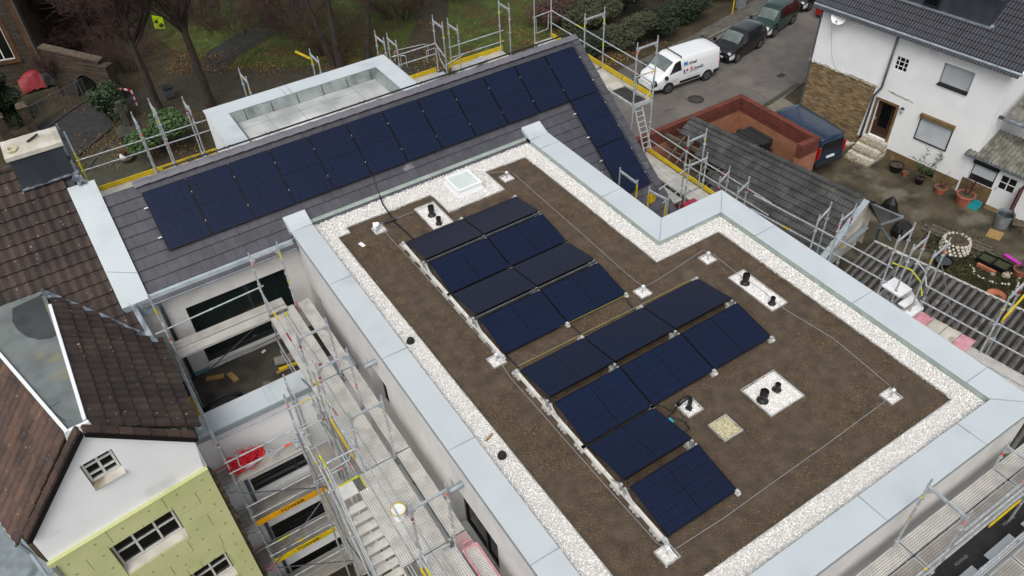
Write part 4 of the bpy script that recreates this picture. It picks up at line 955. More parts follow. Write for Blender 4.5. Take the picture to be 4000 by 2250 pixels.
# ---------------- scaffolding ----------------
BANDS=['redpaint','yellowgreen','orange','pink','yellow']
class Scaf:
    def __init__(s,label,loc,cat='scaffold'): s.r=thing('scaffold',label,cat,loc,0,'scaffolding round the new house'); s.k=0
    def post(s,mb,x,y,z0,z1,bands=True):
        mb.tube((x,y,z0),(x,y,z1-.16),.0245,8); mb.tube((x,y,z1-.18),(x,y,z1),.019,8)
        mb.tube((x,y,z1-.2),(x,y,z1-.17),.03,8)
    def frame(s,p,q,z0,z1,trans=True,levels=(),band=None):
        g=MB(); m=0
        for P in (p,q): s.post(g,P[0],P[1],z0,z1)
        s.k+=1; d=(Vector((*q,0))-Vector((*p,0))); L=d.length; d.normalize()
        for zt in ([z1-.22] if trans else [])+list(levels):
            g.beam((*p,zt),(*q,zt),.045,.05); g.beam((*p,zt-.03),(*q,zt-.03),.02,.02)
            for P,sg in ((p,1),(q,-1)):
                a=Vector((*P,zt-.02)); g.hexa([a+Vector((0,0,-.2))+d.cross(Vector((0,0,1)))*.004*t for t in (1,)]*1+[a+d*sg*.02+Vector((0,0,-.2))-d.cross(Vector((0,0,1)))*.004,a+d*sg*.14-d.cross(Vector((0,0,1)))*.004,a+d*sg*.14+d.cross(Vector((0,0,1)))*.004]+[a+Vector((0,0,.0)),a+d*sg*.02,a+d*sg*.15,a+d*sg*.15+d.cross(Vector((0,0,1)))*.004])
        # painted bands and clamps
        for P in (p,q):
            zb=z1-random.uniform(.25,.5); 
            for _ in range(2 if random.random()<.6 else 1):
                c=1+random.randrange(5) if band is None else band; h=random.uniform(.05,.22) if c!=3 else .06
                if random.random()<.75: g.tube((P[0],P[1],zb-h),(P[0],P[1],zb),.0262,8,c,cap=False)
                zb-=random.uniform(.6,1.1)
            zb=z1-.6
            while zb>z0+.3: g.box(P[0]-.035,P[1]-.035,zb,P[0]+.035,P[1]+.035,zb+.05); zb-=.5*random.choice((1,2,3))
        return g.build('frame',['galv']+BANDS,s.r)
    def rail(s,p,q,name='guardrail',r=.02,over=0.05):
        g=MB(); p,q=Vector(p),Vector(q); d=(q-p).normalized(); g.tube(p-d*over,q+d*over,r,8); L=(q-p).length
        for _ in range(2):
            if random.random()<.3: t=random.uniform(.02,.95)*L; c=1+random.randrange(5); g.tube(p+d*t,p+d*min(t+random.uniform(.06,.35),L),r*1.06,8,c,cap=False)
        t=L/2; g.tube(p+d*(t-.03),p+d*(t+.03),r*1.35,8)
        return g.build(name,['galv']+BANDS,s.r)
    def plank(s,p,q,w,side,m='deck',t=.06):
        """plank from p to q; side = unit vector of the width, w width"""
        p,q,side=Vector(p),Vector(q),Vector(side); d=(q-p).normalized(); g=MB(); e=.03
        a,b=p+d*e,q-d*e; c1,c2=side*.006,side*(w-.006)
        g.hexa([a+c1-Vector((0,0,t)),b+c1-Vector((0,0,t)),b+c2-Vector((0,0,t)),a+c2-Vector((0,0,t)),a+c1,b+c1,b+c2,a+c2])
        for c in (c1,c2): g.beam(a+c+Vector((0,0,.004)),b+c+Vector((0,0,.004)),.014,.012,1)
        for P in (a,b): g.beam(P+c1+Vector((0,0,.004)),P+c2+Vector((0,0,.004)),.03,.012,1)
        return g.build('deck_plank',[m,'alu'],s.r)
    def decks(s,p,q,side,n,w=.32,m='deck'):
        for i in range(n): s.plank(Vector(p)+Vector(side)*(i*w),Vector(q)+Vector(side)*(i*w),w,side,m)
    def toe(s,p,q,col='yellow',h=.15,text=None,flip=False):
        g=MB(); g.beam(Vector(p)+Vector((0,0,h/2)),Vector(q)+Vector((0,0,h/2)),.03,h); o=g.build('toe_board',col,s.r)
        if text:
            p,q=Vector(p),Vector(q); d=(q-p).normalized(); n=Vector((0,-1,0)) if abs(d.x)>.7 else Vector((-1,0,0))
            txt(text,.19,'black',s.r,(p+q)/2+Vector((0,0,h/2))+n*.018,d if not flip else -d,(0,0,1) if not flip else (0,0,-1),name='lettering',bold=.003)
        return o
    def brace(s,p,q,r=.017): g=MB(); g.tube(p,q,r,6); return g.build('brace','galvdk',s.r)
    def bracket(s,p,d,w,z,c=0):
        g=MB(); p=Vector((*p,z)); d=Vector(d); g.beam(p,p+d*w,.04,.05); g.beam(p+Vector((0,0,-.32)),p+d*w+Vector((0,0,-.03)),.03,.03); g.tube(p+Vector((0,0,-.34)),p+Vector((0,0,.1)),.03,8)
        return g.build('bracket',['galv','galv','pink'][c],s.r)
# --- run along the left main wall
A1=Scaf('tall scaffold run with perforated steel decks along the left wall of the new house',(-3.3,-4,G0))
xo,xi,ZD=-3.72,-2.98,-1.4
for y,zt in ((1.2,.75),(-1.87,.5),(-3.04,.55),(-4.83,.7),(-7.6,1.0),(-9.9,1.0)):
    A1.frame((xo,y),(xi,y),G0,zt,levels=(ZD-.08,ZD-2.08,ZD-4.08))
ys_=[1.2,-1.84,-4.83,-7.33,-9.85,-12.4]
for k,(a,b) in enumerate(zip(ys_,ys_[1:])):
    A1.decks((xo-.05,a,ZD),(xo-.05,b,ZD),(1,0,0),2,.36)
    A1.plank((xi+.05,a+(.05 if k else 0),ZD),(xi+.05,b,ZD),.33,(1,0,0),'deck' if k<3 else 'deckpink')
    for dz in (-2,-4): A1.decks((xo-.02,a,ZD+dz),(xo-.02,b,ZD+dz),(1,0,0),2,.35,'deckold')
for k in (2,): A1.plank((xo-.33,ys_[k],ZD-.0),(xo-.33,ys_[k+1],ZD-.0),.27,(1,0,0))
for a,b in ((1.2,-1.87),(-1.87,-4.83),(-4.83,-7.6)):
    A1.rail((xo-.03,a,ZD+.95),(xo-.03,b,ZD+.95)); A1.rail((xo-.03,a,ZD-1.0),(xo-.03,b,ZD-1.0)); A1.rail((xo-.03,a,ZD-1.5),(xo-.03,b,ZD-1.5))
A1.rail((xo-.03,-3.04,ZD+.5),(xo-.03,-4.83,ZD+.5)); A1.rail((xo-.03,-7.6,ZD+.5),(xo-.03,-9.9,ZD+.5)); A1.rail((xo-.03,-7.6,ZD+.95),(xo-.03,-9.9,ZD+.95))
for y in (1.2,-1.84,-4.83,-7.33): A1.bracket((xi,y),(1,0,0),.4,ZD-.05,random.randrange(3))
A1.toe((xo-.06,-3.1,ZD+.01),(xo-.06,-4.4,ZD+.01),h=.1); A1.toe((xo-.06,-7.6,ZD+.01),(xo-.06,-9.0,ZD+.01))
for a,b in ((1.2,-1.84),(-4.83,-7.33)):
    A1.brace((xo-.03,a,ZD-2),(xo-.03,b,ZD-.1)); A1.brace((xo-.03,b,ZD-4),(xo-.03,a,ZD-2.1))
g=MB(); p=Vector((-3.35,.95,ZD+.03)); q=Vector((-3.3,-1.45,ZD+.03)); g.tube(p,q,.02,8); g.tube(p,p+(q-p)*.06,.035,8,1); g.tube(q,q-(q-p)*.06,.035,8,2); tag(g.build('scaffold_tube',['galv','yellowgreen','redpaint']),'loose steel tube with yellow end lying on the left wall deck','tube')
# stacked loose planks near the bottom, bucket, hose
for i,(x,y) in enumerate(((-3.15,-7.6),(-2.75,-7.75))):
    t=thing('deck_plank',['short perforated plank standing tilted on lower end of left deck, nearer the stairs','short pinkish perforated plank tilted on lower end of left deck, nearer the wall'][i],'plank',(x,y,ZD),0,'short planks on the left deck')
    g=MB(); a=Vector((x,y,ZD+.12)); b=a+Vector((0,-1.4,.05)); g.hexa([a+Vector((-.15,0,-.05)),b+Vector((-.15,0,-.05)),b+Vector((.15,0,-.05)),a+Vector((.15,0,-.05)),a+Vector((-.15,0,0)),b+Vector((-.15,0,0)),b+Vector((.15,0,0)),a+Vector((.15,0,0))]); g.build('plate','deck',t)
    g=MB(); 
    for sx in (-.16,.16): g.beam(a+Vector((sx,0,.0)),b+Vector((sx,0,.0)),.03,.09)
    g.beam(a+Vector((-.16,0,.02)),a+Vector((.16,0,.02)),.03,.05); g.beam(a+Vector((-.1,.12,.03)),a+Vector((.1,.12,.03)),.03,.04); g.build('rim',['alu','pink'][i],t)
x,y=gp(zA(1083,998),ZD); t=thing('bucket','white bucket with yellow rim standing on the left scaffold deck','bucket',(x,y,ZD))
g=MB(); g.lathe([(.13,0),(.155,.26),(.16,.26)],(x,y,ZD),22); g.lathe([(.15,.24),(0,.235)],(x,y,ZD),22); g.build('body','white',t); g=MB(); g.lathe([(.155,.245),(.168,.25),(.168,.27),(.152,.272),(.152,.24)],(x,y,ZD),22); g.build('rim','yellow',t)
g=MB()
def scrib(c,n,r,rr,m=0,h=.05,mb=g,seed=3,k=12):
    R=random.Random(seed)
    for i in range(n):
        a=R.uniform(0,6.28); e=R.uniform(.5,1); ox,oy=R.uniform(-rr,rr),R.uniform(-rr,rr)*.6
        mb.path([(c[0]+ox+r*e*math.cos(a+t*6.28/k),c[1]+oy+r*(1.5-e)*math.sin(a+t*6.28/k),c[2]+R.uniform(0,h)+i*.003) for t in range(k)],.009,4,m)
scrib((-2.5,-4.9,-2.7),5,.22,.08); g.path([(-2.5,-3.9,-2.7),(-2.56,-4.3,-2.7),(-2.45,-4.7,-2.68),(-2.5,-5.0,-2.7)],.01,4); tag(g.build('cable_coil','redpaint'),'dark red cable coiled on the ledge at the left wall foot','cable')
# --- run across the terrace facade
B1=Scaf('narrow scaffold bridge with two perforated planks in front of the terrace window',(-4.7,1.4,-3.3))
B1.frame((-6.2,1.5),(-6.2,.95),-3.3 if False else G0,-.0 if False else -.2,levels=(-1.48,))
pass
for i,w_ in enumerate((0,.33)): B1.plank((-6.2,1.28-w_+.05,-1.4),(-3.2,1.28-w_+.05,-1.4),.3,(0,1,0))
pL=atX(zz(0,750,1030,1050),-6.3); 
B1.rail((-6.35,1.05,-.42),(-3.72,1.2,-.42),over=.1); B1.rail((-6.2,1.15,-.95),(-3.7,1.2,-.95)) if False else None
B1.brace((-5.4,1.0,-2.2),(-3.0,1.2,-2.2)); B1.brace((-5.9,1.9,-3.2),(-3.72,1.3,-1.5))
g=MB(); a=Vector((-6.28,2.05,.3)); b=Vector((-6.1,.95,-1.6)); g.tube((-6.22,1.35,.55),(-6.22,1.35,-3.3),.0245,8); g.tube((-6.22,1.35,.1),(-6.22,1.35,-.1),.026,8,2); g.build('post',['galv','redpaint','yellowgreen'],B1.r)
# long grab rail on the boundary side
g=MB(); g.tube((-6.25,1.0,-1.3),(-6.22,-1.95,-1.4),.022,8); g.tube((-6.3,1.0,-1.75),(-6.27,-1.95,-1.85),.022,8); g.build('guardrail','galv',B1.r)
# --- cross scaffold in the courtyard gap
C1=Scaf('scaffold tower with yellow toe boards in the narrow gap beside the green insulated gable',(-5.2,-1.5,G0))
for x in (-6.22,-4.2): C1.frame((x,-1.9),(x,-1.17),G0,-1.3,levels=(-3.48,-5.43,-7.43,-9.43))
C1.frame((-4.95,-1.9),(-4.95,-1.17),-3.4,-1.2) if False else None
for z,m_ in ((-3.4,'deck'),(-5.35,'deckold'),(-7.35,'deckold'),(-9.35,'deckold')):
    if z==-3.4: C1.plank((-6.2,-1.88,z),(-4.2,-1.88,z),.35,(0,1,0),m_)
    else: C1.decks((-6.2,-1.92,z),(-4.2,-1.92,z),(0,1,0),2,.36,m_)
    C1.plank((-6.68,-1.9,z+.02),(-6.68,-1.3,z+.02),.42,(1,0,0),'deckold')
    C1.bracket((-6.22,-1.9),(-1,0,0),.42,z-.03,random.randrange(3)); C1.bracket((-6.22,-1.2),(-1,0,0),.42,z-.03,random.randrange(3))
for z in (-2.45,-2.88,-4.4,-4.9,-6.4,-6.9,-8.4): C1.rail((-6.22,-1.95,z),(-4.2,-1.95,z))
C1.rail((-6.2,-1.14,-2.5),(-4.2,-1.14,-2.5))
C1.toe((-6.2,-1.95,-5.34),(-4.22,-1.95,-5.34),'toeyellow',.2,text='TOWER'); C1.toe((-6.2,-1.95,-7.34),(-4.22,-1.95,-7.34),'yellow',.2,text='TOWER')
C1.brace((-6.22,-1.97,-3.75),(-4.2,-1.97,-5.2)); C1.brace((-4.2,-1.98,-5.4),(-6.22,-1.98,-7.3)); C1.brace((-6.22,-1.99,-7.5),(-4.2,-1.99,-9.2))
g=MB(); P=[(-5.95,-2.0,-2.3),(-5.98,-2.02,-2.7),(-5.85,-2.05,-2.85),(-5.35,-2.05,-2.75),(-5.25,-2.03,-2.6),(-5.3,-2.0,-2.25)]; g.path(P,.016,6); g.build('gate_rail','galv',C1.r)
# red net heap and scaffold parts on the upper cross deck
c0=atZ(zz(750,1500,700,1000,3.22),-3.3)
g=MB(); scrib((c0.x-.1,c0.y+.02,-3.36),110,.13,.3,0,.12,g,11,9); scrib((c0.x+.25,c0.y+.1,-3.36),60,.1,.2,0,.1,g,12,8)
tag(g.build('safety_net','netred'),'heap of bright red safety netting on the upper courtyard deck','net')
g=MB(); cc=Vector((-4.75,-1.6,-3.35))
R=random.Random(4)
for i in range(9):
    a=cc+Vector((R.uniform(-.45,.35),R.uniform(-.12,.2),R.uniform(.02,.15))); d=Vector((R.uniform(-.3,.35),R.uniform(-.15,.15),R.uniform(-.02,.08))); g.tube(a,a+d,.018,6)
g.hexa([cc+Vector(v) for v in ((.15,-.2,0),(.42,-.15,0),(.35,.1,0),(.2,.1,0),(.15,-.2,.03),(.42,-.15,.03),(.35,.1,.03),(.2,.1,.03))]); tag(g.build('scaffold_fittings','galv'),'pile of loose galvanised brackets beside the red netting','fittings')
# --- stair tower
ST=thing('scaffold_stairs','aluminium scaffold stairs with yellow handrail descending between the left scaffold bays','stairs',(-4.15,-5.3,-1.4))
xa,xb=-4.43,-3.86
g=MB(); g.box(xa,-5.23,ZD-.04,xb,-4.86,ZD); g.build('landing','tread',ST)
g=MB(); g.beam((xa,-4.86,ZD+.01),(xb,-4.86,ZD+.01),.04,.02); g.beam((xb,-4.86,ZD+.01),(xb,-5.2,ZD+.01),.03,.02); g.build('landing_edge','yellowgreen',ST)
s0=Vector((0,-5.25,ZD)); dz=-.198; dy=-.152; n_=16
tops=[]
for i in range(1,n_):
    g=MB(); y=-5.23+dy*i; z=ZD+dz*i; g.box(xa+.02,y-.19+.06,z-.03,xb-.02,y+.06,z); g.build('tread','tread',ST)
for x in (xa,xb):
    g=MB(); g.beam((x,-5.2,ZD-.02),(x,-5.23+dy*n_,ZD+dz*n_-.02),.03,.16,0,(0,1,0)); g.build('stringer','tread',ST)
for off in (0,.05,.13):
    g=MB(); x=xa-.03-off; 
    g.path([(x,-4.5,ZD+.75-off),(x,-4.75,ZD+.93-off),(x,-5.15,ZD+.85-off),(x,-5.23+dy*n_,ZD+dz*n_+.85-off)],.018,7)
    g.build('handrail',['yellowgreen','galv','galv'][0 if off==0 else 1],ST) if off else g.build('handrail','galv',ST)
g=MB(); g.path([(xa-.05,-4.35,ZD+.55),(xa-.05,-4.6,ZD+.95),(xa-.05,-4.95,ZD+.93)],.02,7); g.path([(xa-.07,-4.38,ZD+.2),(xa-.07,-4.9,ZD+.35)],.02,7); g.build('handrail','yellowgreen',ST)
# second flight below going the other way, glimpsed through the treads
for i in range(0,10):
    g=MB(); y=-7.6+.2*i; z=ZD-3.3-.2*i; g.box(xa+.02,y,z-.03,xb+.1,y+.18,z); g.build('tread','deckold',ST)
D1=Scaf('scaffold posts and landing frames round the aluminium stairs',(-4.6,-5.5,G0))
for x,y,zt in ((-4.55,-2.9,-.1),(-4.55,-4.83,-.3),(-4.55,-7.4,-1.2),(-3.8,-2.9,.2)):
    g=MB(); D1.post(g,x,y,G0,zt); 
    g.tube((x,y,zt-.5),(x,y,zt-.3),.0262,8,random.randrange(1,6),cap=False); g.build('post',['galv']+BANDS,D1.r)
for z in (ZD-.06,ZD-2.1,ZD-4.1): D1.rail((-4.55,-4.83,z),(-3.75,-4.83,z)); D1.rail((-4.55,-2.9,z),(-3.75,-2.9,z))
D1.rail((-4.55,-2.95,-.55),(-3.75,-2.95,-.55)); D1.rail((-4.55,-2.9,-1.0),(-4.55,-4.83,-1.0)); D1.rail((-4.55,-4.83,-.5),(-3.78,-4.83,-.5))
g=MB(); g.path([(-4.5,-4.8,-.85),(-3.95,-4.75,-.85),(-3.88,-4.72,-.7),(-3.85,-4.7,-.4)],.018,7); g.build('gate_rail','galv',D1.r)
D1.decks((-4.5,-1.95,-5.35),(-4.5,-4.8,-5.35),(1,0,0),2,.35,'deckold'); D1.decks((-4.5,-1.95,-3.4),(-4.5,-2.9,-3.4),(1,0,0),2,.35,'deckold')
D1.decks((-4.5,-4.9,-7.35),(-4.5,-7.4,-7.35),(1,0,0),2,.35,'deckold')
D1.brace((-4.57,-4.83,-5.4),(-4.57,-7.4,-3.4)); D1.brace((-4.57,-2.9,-1.5),(-4.57,-4.83,-3.3)); D1.brace((-4.57,-7.4,-1.6),(-4.57,-4.83,-3.4))
# --- rear run along the back eave
E1=Scaf('scaffold with yellow toe boards rising behind the ridge along the back of the new house',(0,8.2,G0))
yo,yi,zr=8.55,7.85,-.3
for x,zt in ((-4.58,1.6),(-3.99,1.85),(-3.06,1.6),(5.66,1.82),(6.23,1.55),(8.35,1.75)): E1.frame((x,yo),(x,yi),G0,zt,levels=(zr-.08,))
g=MB(); g.tube((-6.46,yo,G0),(-6.46,yo,1.6),.0245,8); g.tube((-6.46,yo,.9),(-6.46,yo,-.2),.026,8,3,cap=False); g.build('post',['galv']+BANDS[:1]+['yellowgreen','yellowgreen'],E1.r)
for x,zt in ((-1.05,1.5),(1.35,1.45),(3.73,1.42),(4.16,1.2)): E1.frame((x,9.2),(x,8.5),G0,zt+.15,levels=(zr-.3,),band=5 if x<2 else None)
g=MB(); g.beam((1.32,9.22,1.25),(.95,9.5,1.5),.07,.05); g.build('bracket','yellow',E1.r)
for a,b,z,n_ in ((-6.46,-3.5,zr-.3,2),(-3.5,-2.6,zr-.3,2),(4.2,5.6,zr,2),(6.2,8.4,zr,2)): E1.decks((a,yi+.02,z),(b,yi+.02,z),(0,1,0),n_,.35)
for a,b,zs in ((-6.46,-2.6,(.62,.25)),(4.0,5.6,(.78,.4)),(6.23,8.45,(.47,.06))):
    for z in zs: E1.rail((a,yo,z),(b,yo,z))
E1.rail((5.66,yo,.77),(5.66,yi,.5)); E1.rail((5.66,yi,.25),(6.3,yi,.4)); 
g=MB(); g.path([(5.7,yo,.75),(5.74,yo-.1,.2),(5.7,yi+.15,.0),(5.7,yi,.4)],.016,6); g.build('gate_rail','galv',E1.r)
tb=zr-.28
E1.toe((-6.3,yo+.03,tb),(-4.0,yo+.03,tb)); E1.toe((-4.0,yo+.03,tb),(-2.5,yo+.03,tb),text='TOWER',flip=True); E1.toe((4.2,yo+.03,zr+.02),(5.6,yo+.03,zr+.02)); E1.toe((6.1,yo+.03,zr+.0),(8.45,yo+.03,zr+.0),h=.18)
g=MB(); g.beam((4.4,7.95,zr+.05),(5.7,8.1,zr+.1),.3,.05); g.beam((6.4,7.95,zr+.05),(7.4,8.2,zr+.14),.35,.04); g.build('hatch_panel','galv',E1.r)
# --- run round the right gable
F1=Scaf('scaffold run with long yellow toe boards and wooden deck beside the right gable end',(9.8,5,G0))
xi2,xo2,zg=9.42,10.24,-.05
F1.frame((xi2,4.82),(xo2,4.82),G0,2.15,levels=(zg-.08,)); F1.frame((xi2,2.12),(xo2,2.12),G0,2.15,levels=(zg-.08,-2.2))
for x,y in ((xi2,7.85),(xo2,7.95)):
    g=MB(); F1.post(g,x,y,G0,2.3 if x<10 else 2.6); g.build('post','galv',F1.r)
for a,b in ((7.95,4.82),(4.82,2.12)):
    for z in (.97,.5): F1.rail((xo2,a,z),(xo2,b,z))
F1.plank((xi2,7.9,zg),(xi2,4.9,zg),.4,(1,0,0),'deck'); F1.plank((xi2+.4,7.9,zg),(xi2+.4,4.9,zg),.4,(1,0,0),'deck')
g=MB(); g.box(xi2+.02,3.35,zg-.02,xo2-.02,4.8,zg); g.build('deck_board','mortarcap',F1.r)
g=MB(); g.box(xi2+.08,2.2,zg-.03,xi2+.62,3.3,zg-.01,0); g.build('deck_hatch','asphaltdark',F1.r)
g=MB(); g.box(xi2+.0,2.15,zg-.06,xi2+.07,4.8,zg+.01); g.box(xo2-.16,2.15,zg-.06,xo2-.03,4.8,zg+.012); g.box(xi2+.07,2.13,zg-.06,xo2-.16,2.2,zg+.01); g.build('deck_rim','alu',F1.r)
F1.toe((xo2-.01,7.9,zg+.02),(xo2-.01,7.0,zg+.02)); F1.toe((xo2,6.9,zg+.02),(xo2,4.85,zg+.02),h=.17); F1.toe((xo2,4.8,zg+.02),(xo2,2.15,zg+.02),h=.17)
F1.rail((xi2,7.88,.95),(xo2,7.95,.95))
g=MB(); g.path([(xi2+.1,7.9,.9),(xi2+.12,7.9,.3),(xo2-.15,7.95,.3),(xo2-.12,7.95,.9)],.016,6); g.path([(xi2+.05,2.12,.9),(xi2+.08,2.1,.35),(xo2-.25,2.1,.15),(xo2-.1,2.12,.3),(xo2,2.12,.95)],.016,6); g.build('gate_rail','galv',F1.r)
F1.rail((xi2,2.12,.97),(xo2,2.12,.97))
g=MB(); 
for s_ in (0,.3): g.beam((9.5+s_,2.1,-.2),(9.5+s_,1.5,-1.5),.03,.05)
for i in range(8): t_=i/8+.06; g.tube((9.5,2.1-.6*t_,-.2-1.3*t_),(9.8,2.1-.6*t_,-.2-1.3*t_),.014,6)
g.build('ladder','alu',F1.r)
zl2=-2.12
for y,zt,w_ in ((-.44,.08,0),(-.62,-.7,0)): F1.frame((9.5,y),(xo2,y),G0,zt,levels=(zl2-.08,))
for (a,b) in ((2.12,-.5),(-.5,-3.1)):
    F1.decks((9.52,a,zl2),(9.52,b,zl2),(1,0,0),2,.35); 
    F1.toe((xo2+.03,a,zl2+.02),(xo2+.03,b,zl2+.02))
F1.decks((9.1,2.0,zl2-.1),(9.1,-.6,zl2-.1),(1,0,0),1,.35)
for z in (-1.14,-1.6): F1.rail((xo2,2.12,z),(xo2,-.5,z)); F1.rail((xo2,-.5,z+.03),(xo2+.02,-3.3,z+.1))
F1.frame((9.6,-1.85),(xo2,-1.6),G0,-.68) ; F1.frame((9.6,-2.6),(xo2,-2.4),G0,-.62)
g=MB(); g.tube((8.2,-.75,-1.2),(9.55,-.5,-1.1),.02,6); g.tube((8.2,-.95,-1.6),(9.55,-.7,-1.5),.02,6); g.build('guardrail','galv',F1.r)
for i in range(3): F1.plank((6.6,-2.9+.34*i,zl2),(9.3,-2.7+.34*i,zl2),.32,(0,1,0),'deck' if i else 'deckpink')
g=MB(); g.box(8.9,-1.5,zl2+.02,9.4,-1.1,zl2+.3); g.build('tool_box','redpaint',F1.r)
g=MB()
for i in range(4): g.tube((8.0,-2.4+.1*i,zl2+.15+.08*i),(9.5,-1.7+.1*i,zl2+.15+.08*i),.015,6)
g.build('brace','redpaint',F1.r)
for (x,y,zt) in ((6.35,-.2,-.1),(7.1,-2.2,-.2)): 
    g=MB(); F1.post(g,x,y,G0,zt); g.tube((x,y,zt-.65),(x,y,zt-.25),.0262,8,1); g.build('post',['galv','yellow'],F1.r)
pa,pb,pc_=[atZ(zz(2450,350,*q_,2.6345),-.6) for q_ in ((105,965),(225,1040),(422,1140))]
for a_,b_ in ((pb,pc_),):
    g=MB(); g.beam(a_,b_,.05,.06); 
    for P in (a_,b_): g.tube((P.x,P.y,-2.2),(P.x,P.y,P.z+.15),.0245,8)
    g.tube((a_.x,a_.y,-1.3),(a_.x,a_.y,-.65),.027,8,1); g.box(a_.x-.02,a_.y-.1,-1.0,a_.x+.2,a_.y-.07,-.7,1); g.build('frame',['galv','yellow'],F1.r)
P=atZ(zz(2000,0,815,1290),-.6); Q=atZ(zz(2000,0,945,1385),-.6)
g=MB(); g.beam(P,Q,.05,.06)
for R_ in (P,Q): g.tube((R_.x,R_.y,-3.2),(R_.x,R_.y,R_.z+.12),.0245,8)
g.tube((Q.x,Q.y,-1.2),(Q.x,Q.y,-.65),.027,8,1); g.build('frame',['galv','yellow'],F1.r)
# --- run beside the right wall
K1=Scaf('scaffold run with white landing steps beside the right wall above the corrugated roof',(9.9,-7,G0))
lx=lambda y,o=0: 9.6+(-3.8-y)*.125+o
zk=-1.5
for (ya,yb) in ((-3.3,-5.9),(-5.9,-7.5)):
    for z in (-.5,-1.0): K1.rail((lx(ya),ya,z),(lx(yb),yb,z))
for z in (-.5,-1.0): K1.rail((lx(-8.5),-8.5,z),(lx(-11.2),-11.2,z))
for (ya,yb,m_) in ((-3.3,-5.9,'deck'),(-5.9,-8.3,'deck'),(-8.3,-9.7,'deckpink'),(-9.7,-12,'deck')):
    for o_ in (-.36,-.72,-1.08): K1.plank((lx(ya,o_),ya,zk),(lx(yb,o_),yb,zk),.34,Vector((1,.125,0)).normalized(),m_)
g=MB()
cols=['mortarcap','mortarcap','terracotta','redpaint','mortarcap']
for i in range(5): y=-8.35-.36*i; g.obox((lx(y,-.1),y,zk+.03),(.3,.03,0),(-.03,.17,0),(0,0,.012),i%3)
g.build('floor_slab',['mortarcap','pink','mortarcap'],K1.r)
for y,zt in ((-7.45,.55),(-7.85,.5),(-8.35,.6),(-10.2,.55)):
    K1.frame((lx(y,-.05),y),(lx(y,.68),y+.1),G0,zt,levels=(zk-.08,) if y!=-10.2 else ())
K1.frame((lx(-5.9),-5.9),(lx(-5.9,.65),-5.8),G0,.3); K1.frame((lx(-5.3),-5.3),(lx(-5.3,.7),-5.1),G0,-.05)
t=MB(); y=-7.75; xw=lx(y)-.15; t.box(xw,y-.3,-1.1,xw+.5,y+.25,-1.05); t.box(xw,y-.52,-1.3,xw+.5,y-.32,-1.27); t.box(xw,y-.74,-1.46,xw+.5,y-.54,-1.43); t.hexa([(xw+.5,y-.75,-1.5),(xw+.53,y-.75,-1.5),(xw+.53,y+.25,-1.5),(xw+.5,y+.25,-1.5),(xw+.5,y-.75,-1.4),(xw+.53,y-.75,-1.4),(xw+.53,y+.25,-1.05),(xw+.5,y-.2,-1.04)])
t.build('landing_step','white',K1.r)
g=MB(); 
for z,c in ((.0,0),(-.35,1)): g.path([(lx(-7.5),-7.5,z),(lx(-7.9,.1),-7.95,z),(lx(-8.3,.1),-8.25,z-.2),(lx(-8.5),-8.45,z-.5)],.02,7,c)
g.build('handrail',['galv','yellowgreen'],K1.r)
K1.brace((lx(-8.3,.6),-8.3,-.1),(lx(-9.9,.2),-9.9,-2.4)); K1.brace((lx(-8.3,.1),-8.3,-.5),(lx(-9.3,.2),-9.3,-2.4))
g=MB(); y=-10.25; g.hexa([Vector((lx(y,.1),y,-.5))+Vector(v) for v in ((0,-.02,0),(.7,-.02,.75),(.72,-.02,.85),(.0,-.02,.12),(0,.02,0),(.7,.02,.75),(.72,.02,.85),(.0,.02,.12))]); g.build('brace','yellow',K1.r)
# --- front run
L1=Scaf('scaffold run with perforated decks along the front wall at the lower right',(5.5,-13,G0))
yF,zf=-12.44,-1.0
for a,b in ((10.1,7.1),(7.1,4.12),(4.12,1.1)):
    L1.plank((a,yF-.34,zf),(b,yF-.34,zf),.33,(0,1,0)); L1.plank((a,yF-.7,zf),(b,yF-.7,zf),.33,(0,1,0),'deckold')
    L1.toe((a-.3,yF-.78,zf+.01),(a-1.3,yF-.78,zf+.01),h=.09)
    for z in (-.03,-.5): L1.rail((a,yF-.79,z),(b,yF-.79,z))
    L1.beamx=None
L1.frame((3.95,yF-.03),(3.95,yF-.78),G0,1.3,levels=(zf-.06,)); L1.frame((7.08,yF-.03),(7.08,yF-.78),G0,.0 ,levels=(zf-.06,)); L1.frame((1.0,yF-.03),(1.0,yF-.78),G0,.9,levels=(zf-.06,))
for a,b in ((8.2,5.6),(5.6,3)):
    for j in range(2): L1.plank((a,-14.15-.34*j,zf),(b,-14.15-.34*j,zf),.33,(0,1,0),'deckold')
    for z in (-.2,-.55): L1.rail((a,-13.75,z),(b,-13.75,z))
L1.rail((4.9,-13.1,-.35),(8.5,-13.1,-.35),r=.028)
# lower building edge under the front scaffold: membrane strip, sheets, rounded white coping
t=thing('annex_wall_head','dark membrane covered wall head with pale metal sheets below the front scaffold','wall',(6,-13.4,G0))
g=MB(); g.box(3.0,-13.5,G0,11,-13.05,-2.0); g.build('wall','render',t)
g=MB(); g.box(3.0,-13.62,-1.99,11,-13.0,-1.97); g.build('membrane','asphaltdark',t)
for i in range(3): 
    g=MB(); x=4.7+i*1.25; g.box(x,-13.62,-1.95,x+.85,-13.4,-1.93); g.build('metal_sheet','coping',t)
g=MB(); g.tube((3,-13.75,-2.0),(11,-13.75,-2.0),.1,14); g.build('rounded_coping','white',t,smooth=True)
for x in (3.6,5.2,6.8): txt('MONTAGE',.08,'greytext',t,(x+.3,-13.22,-1.965),(1,0,0),(0,1,0))
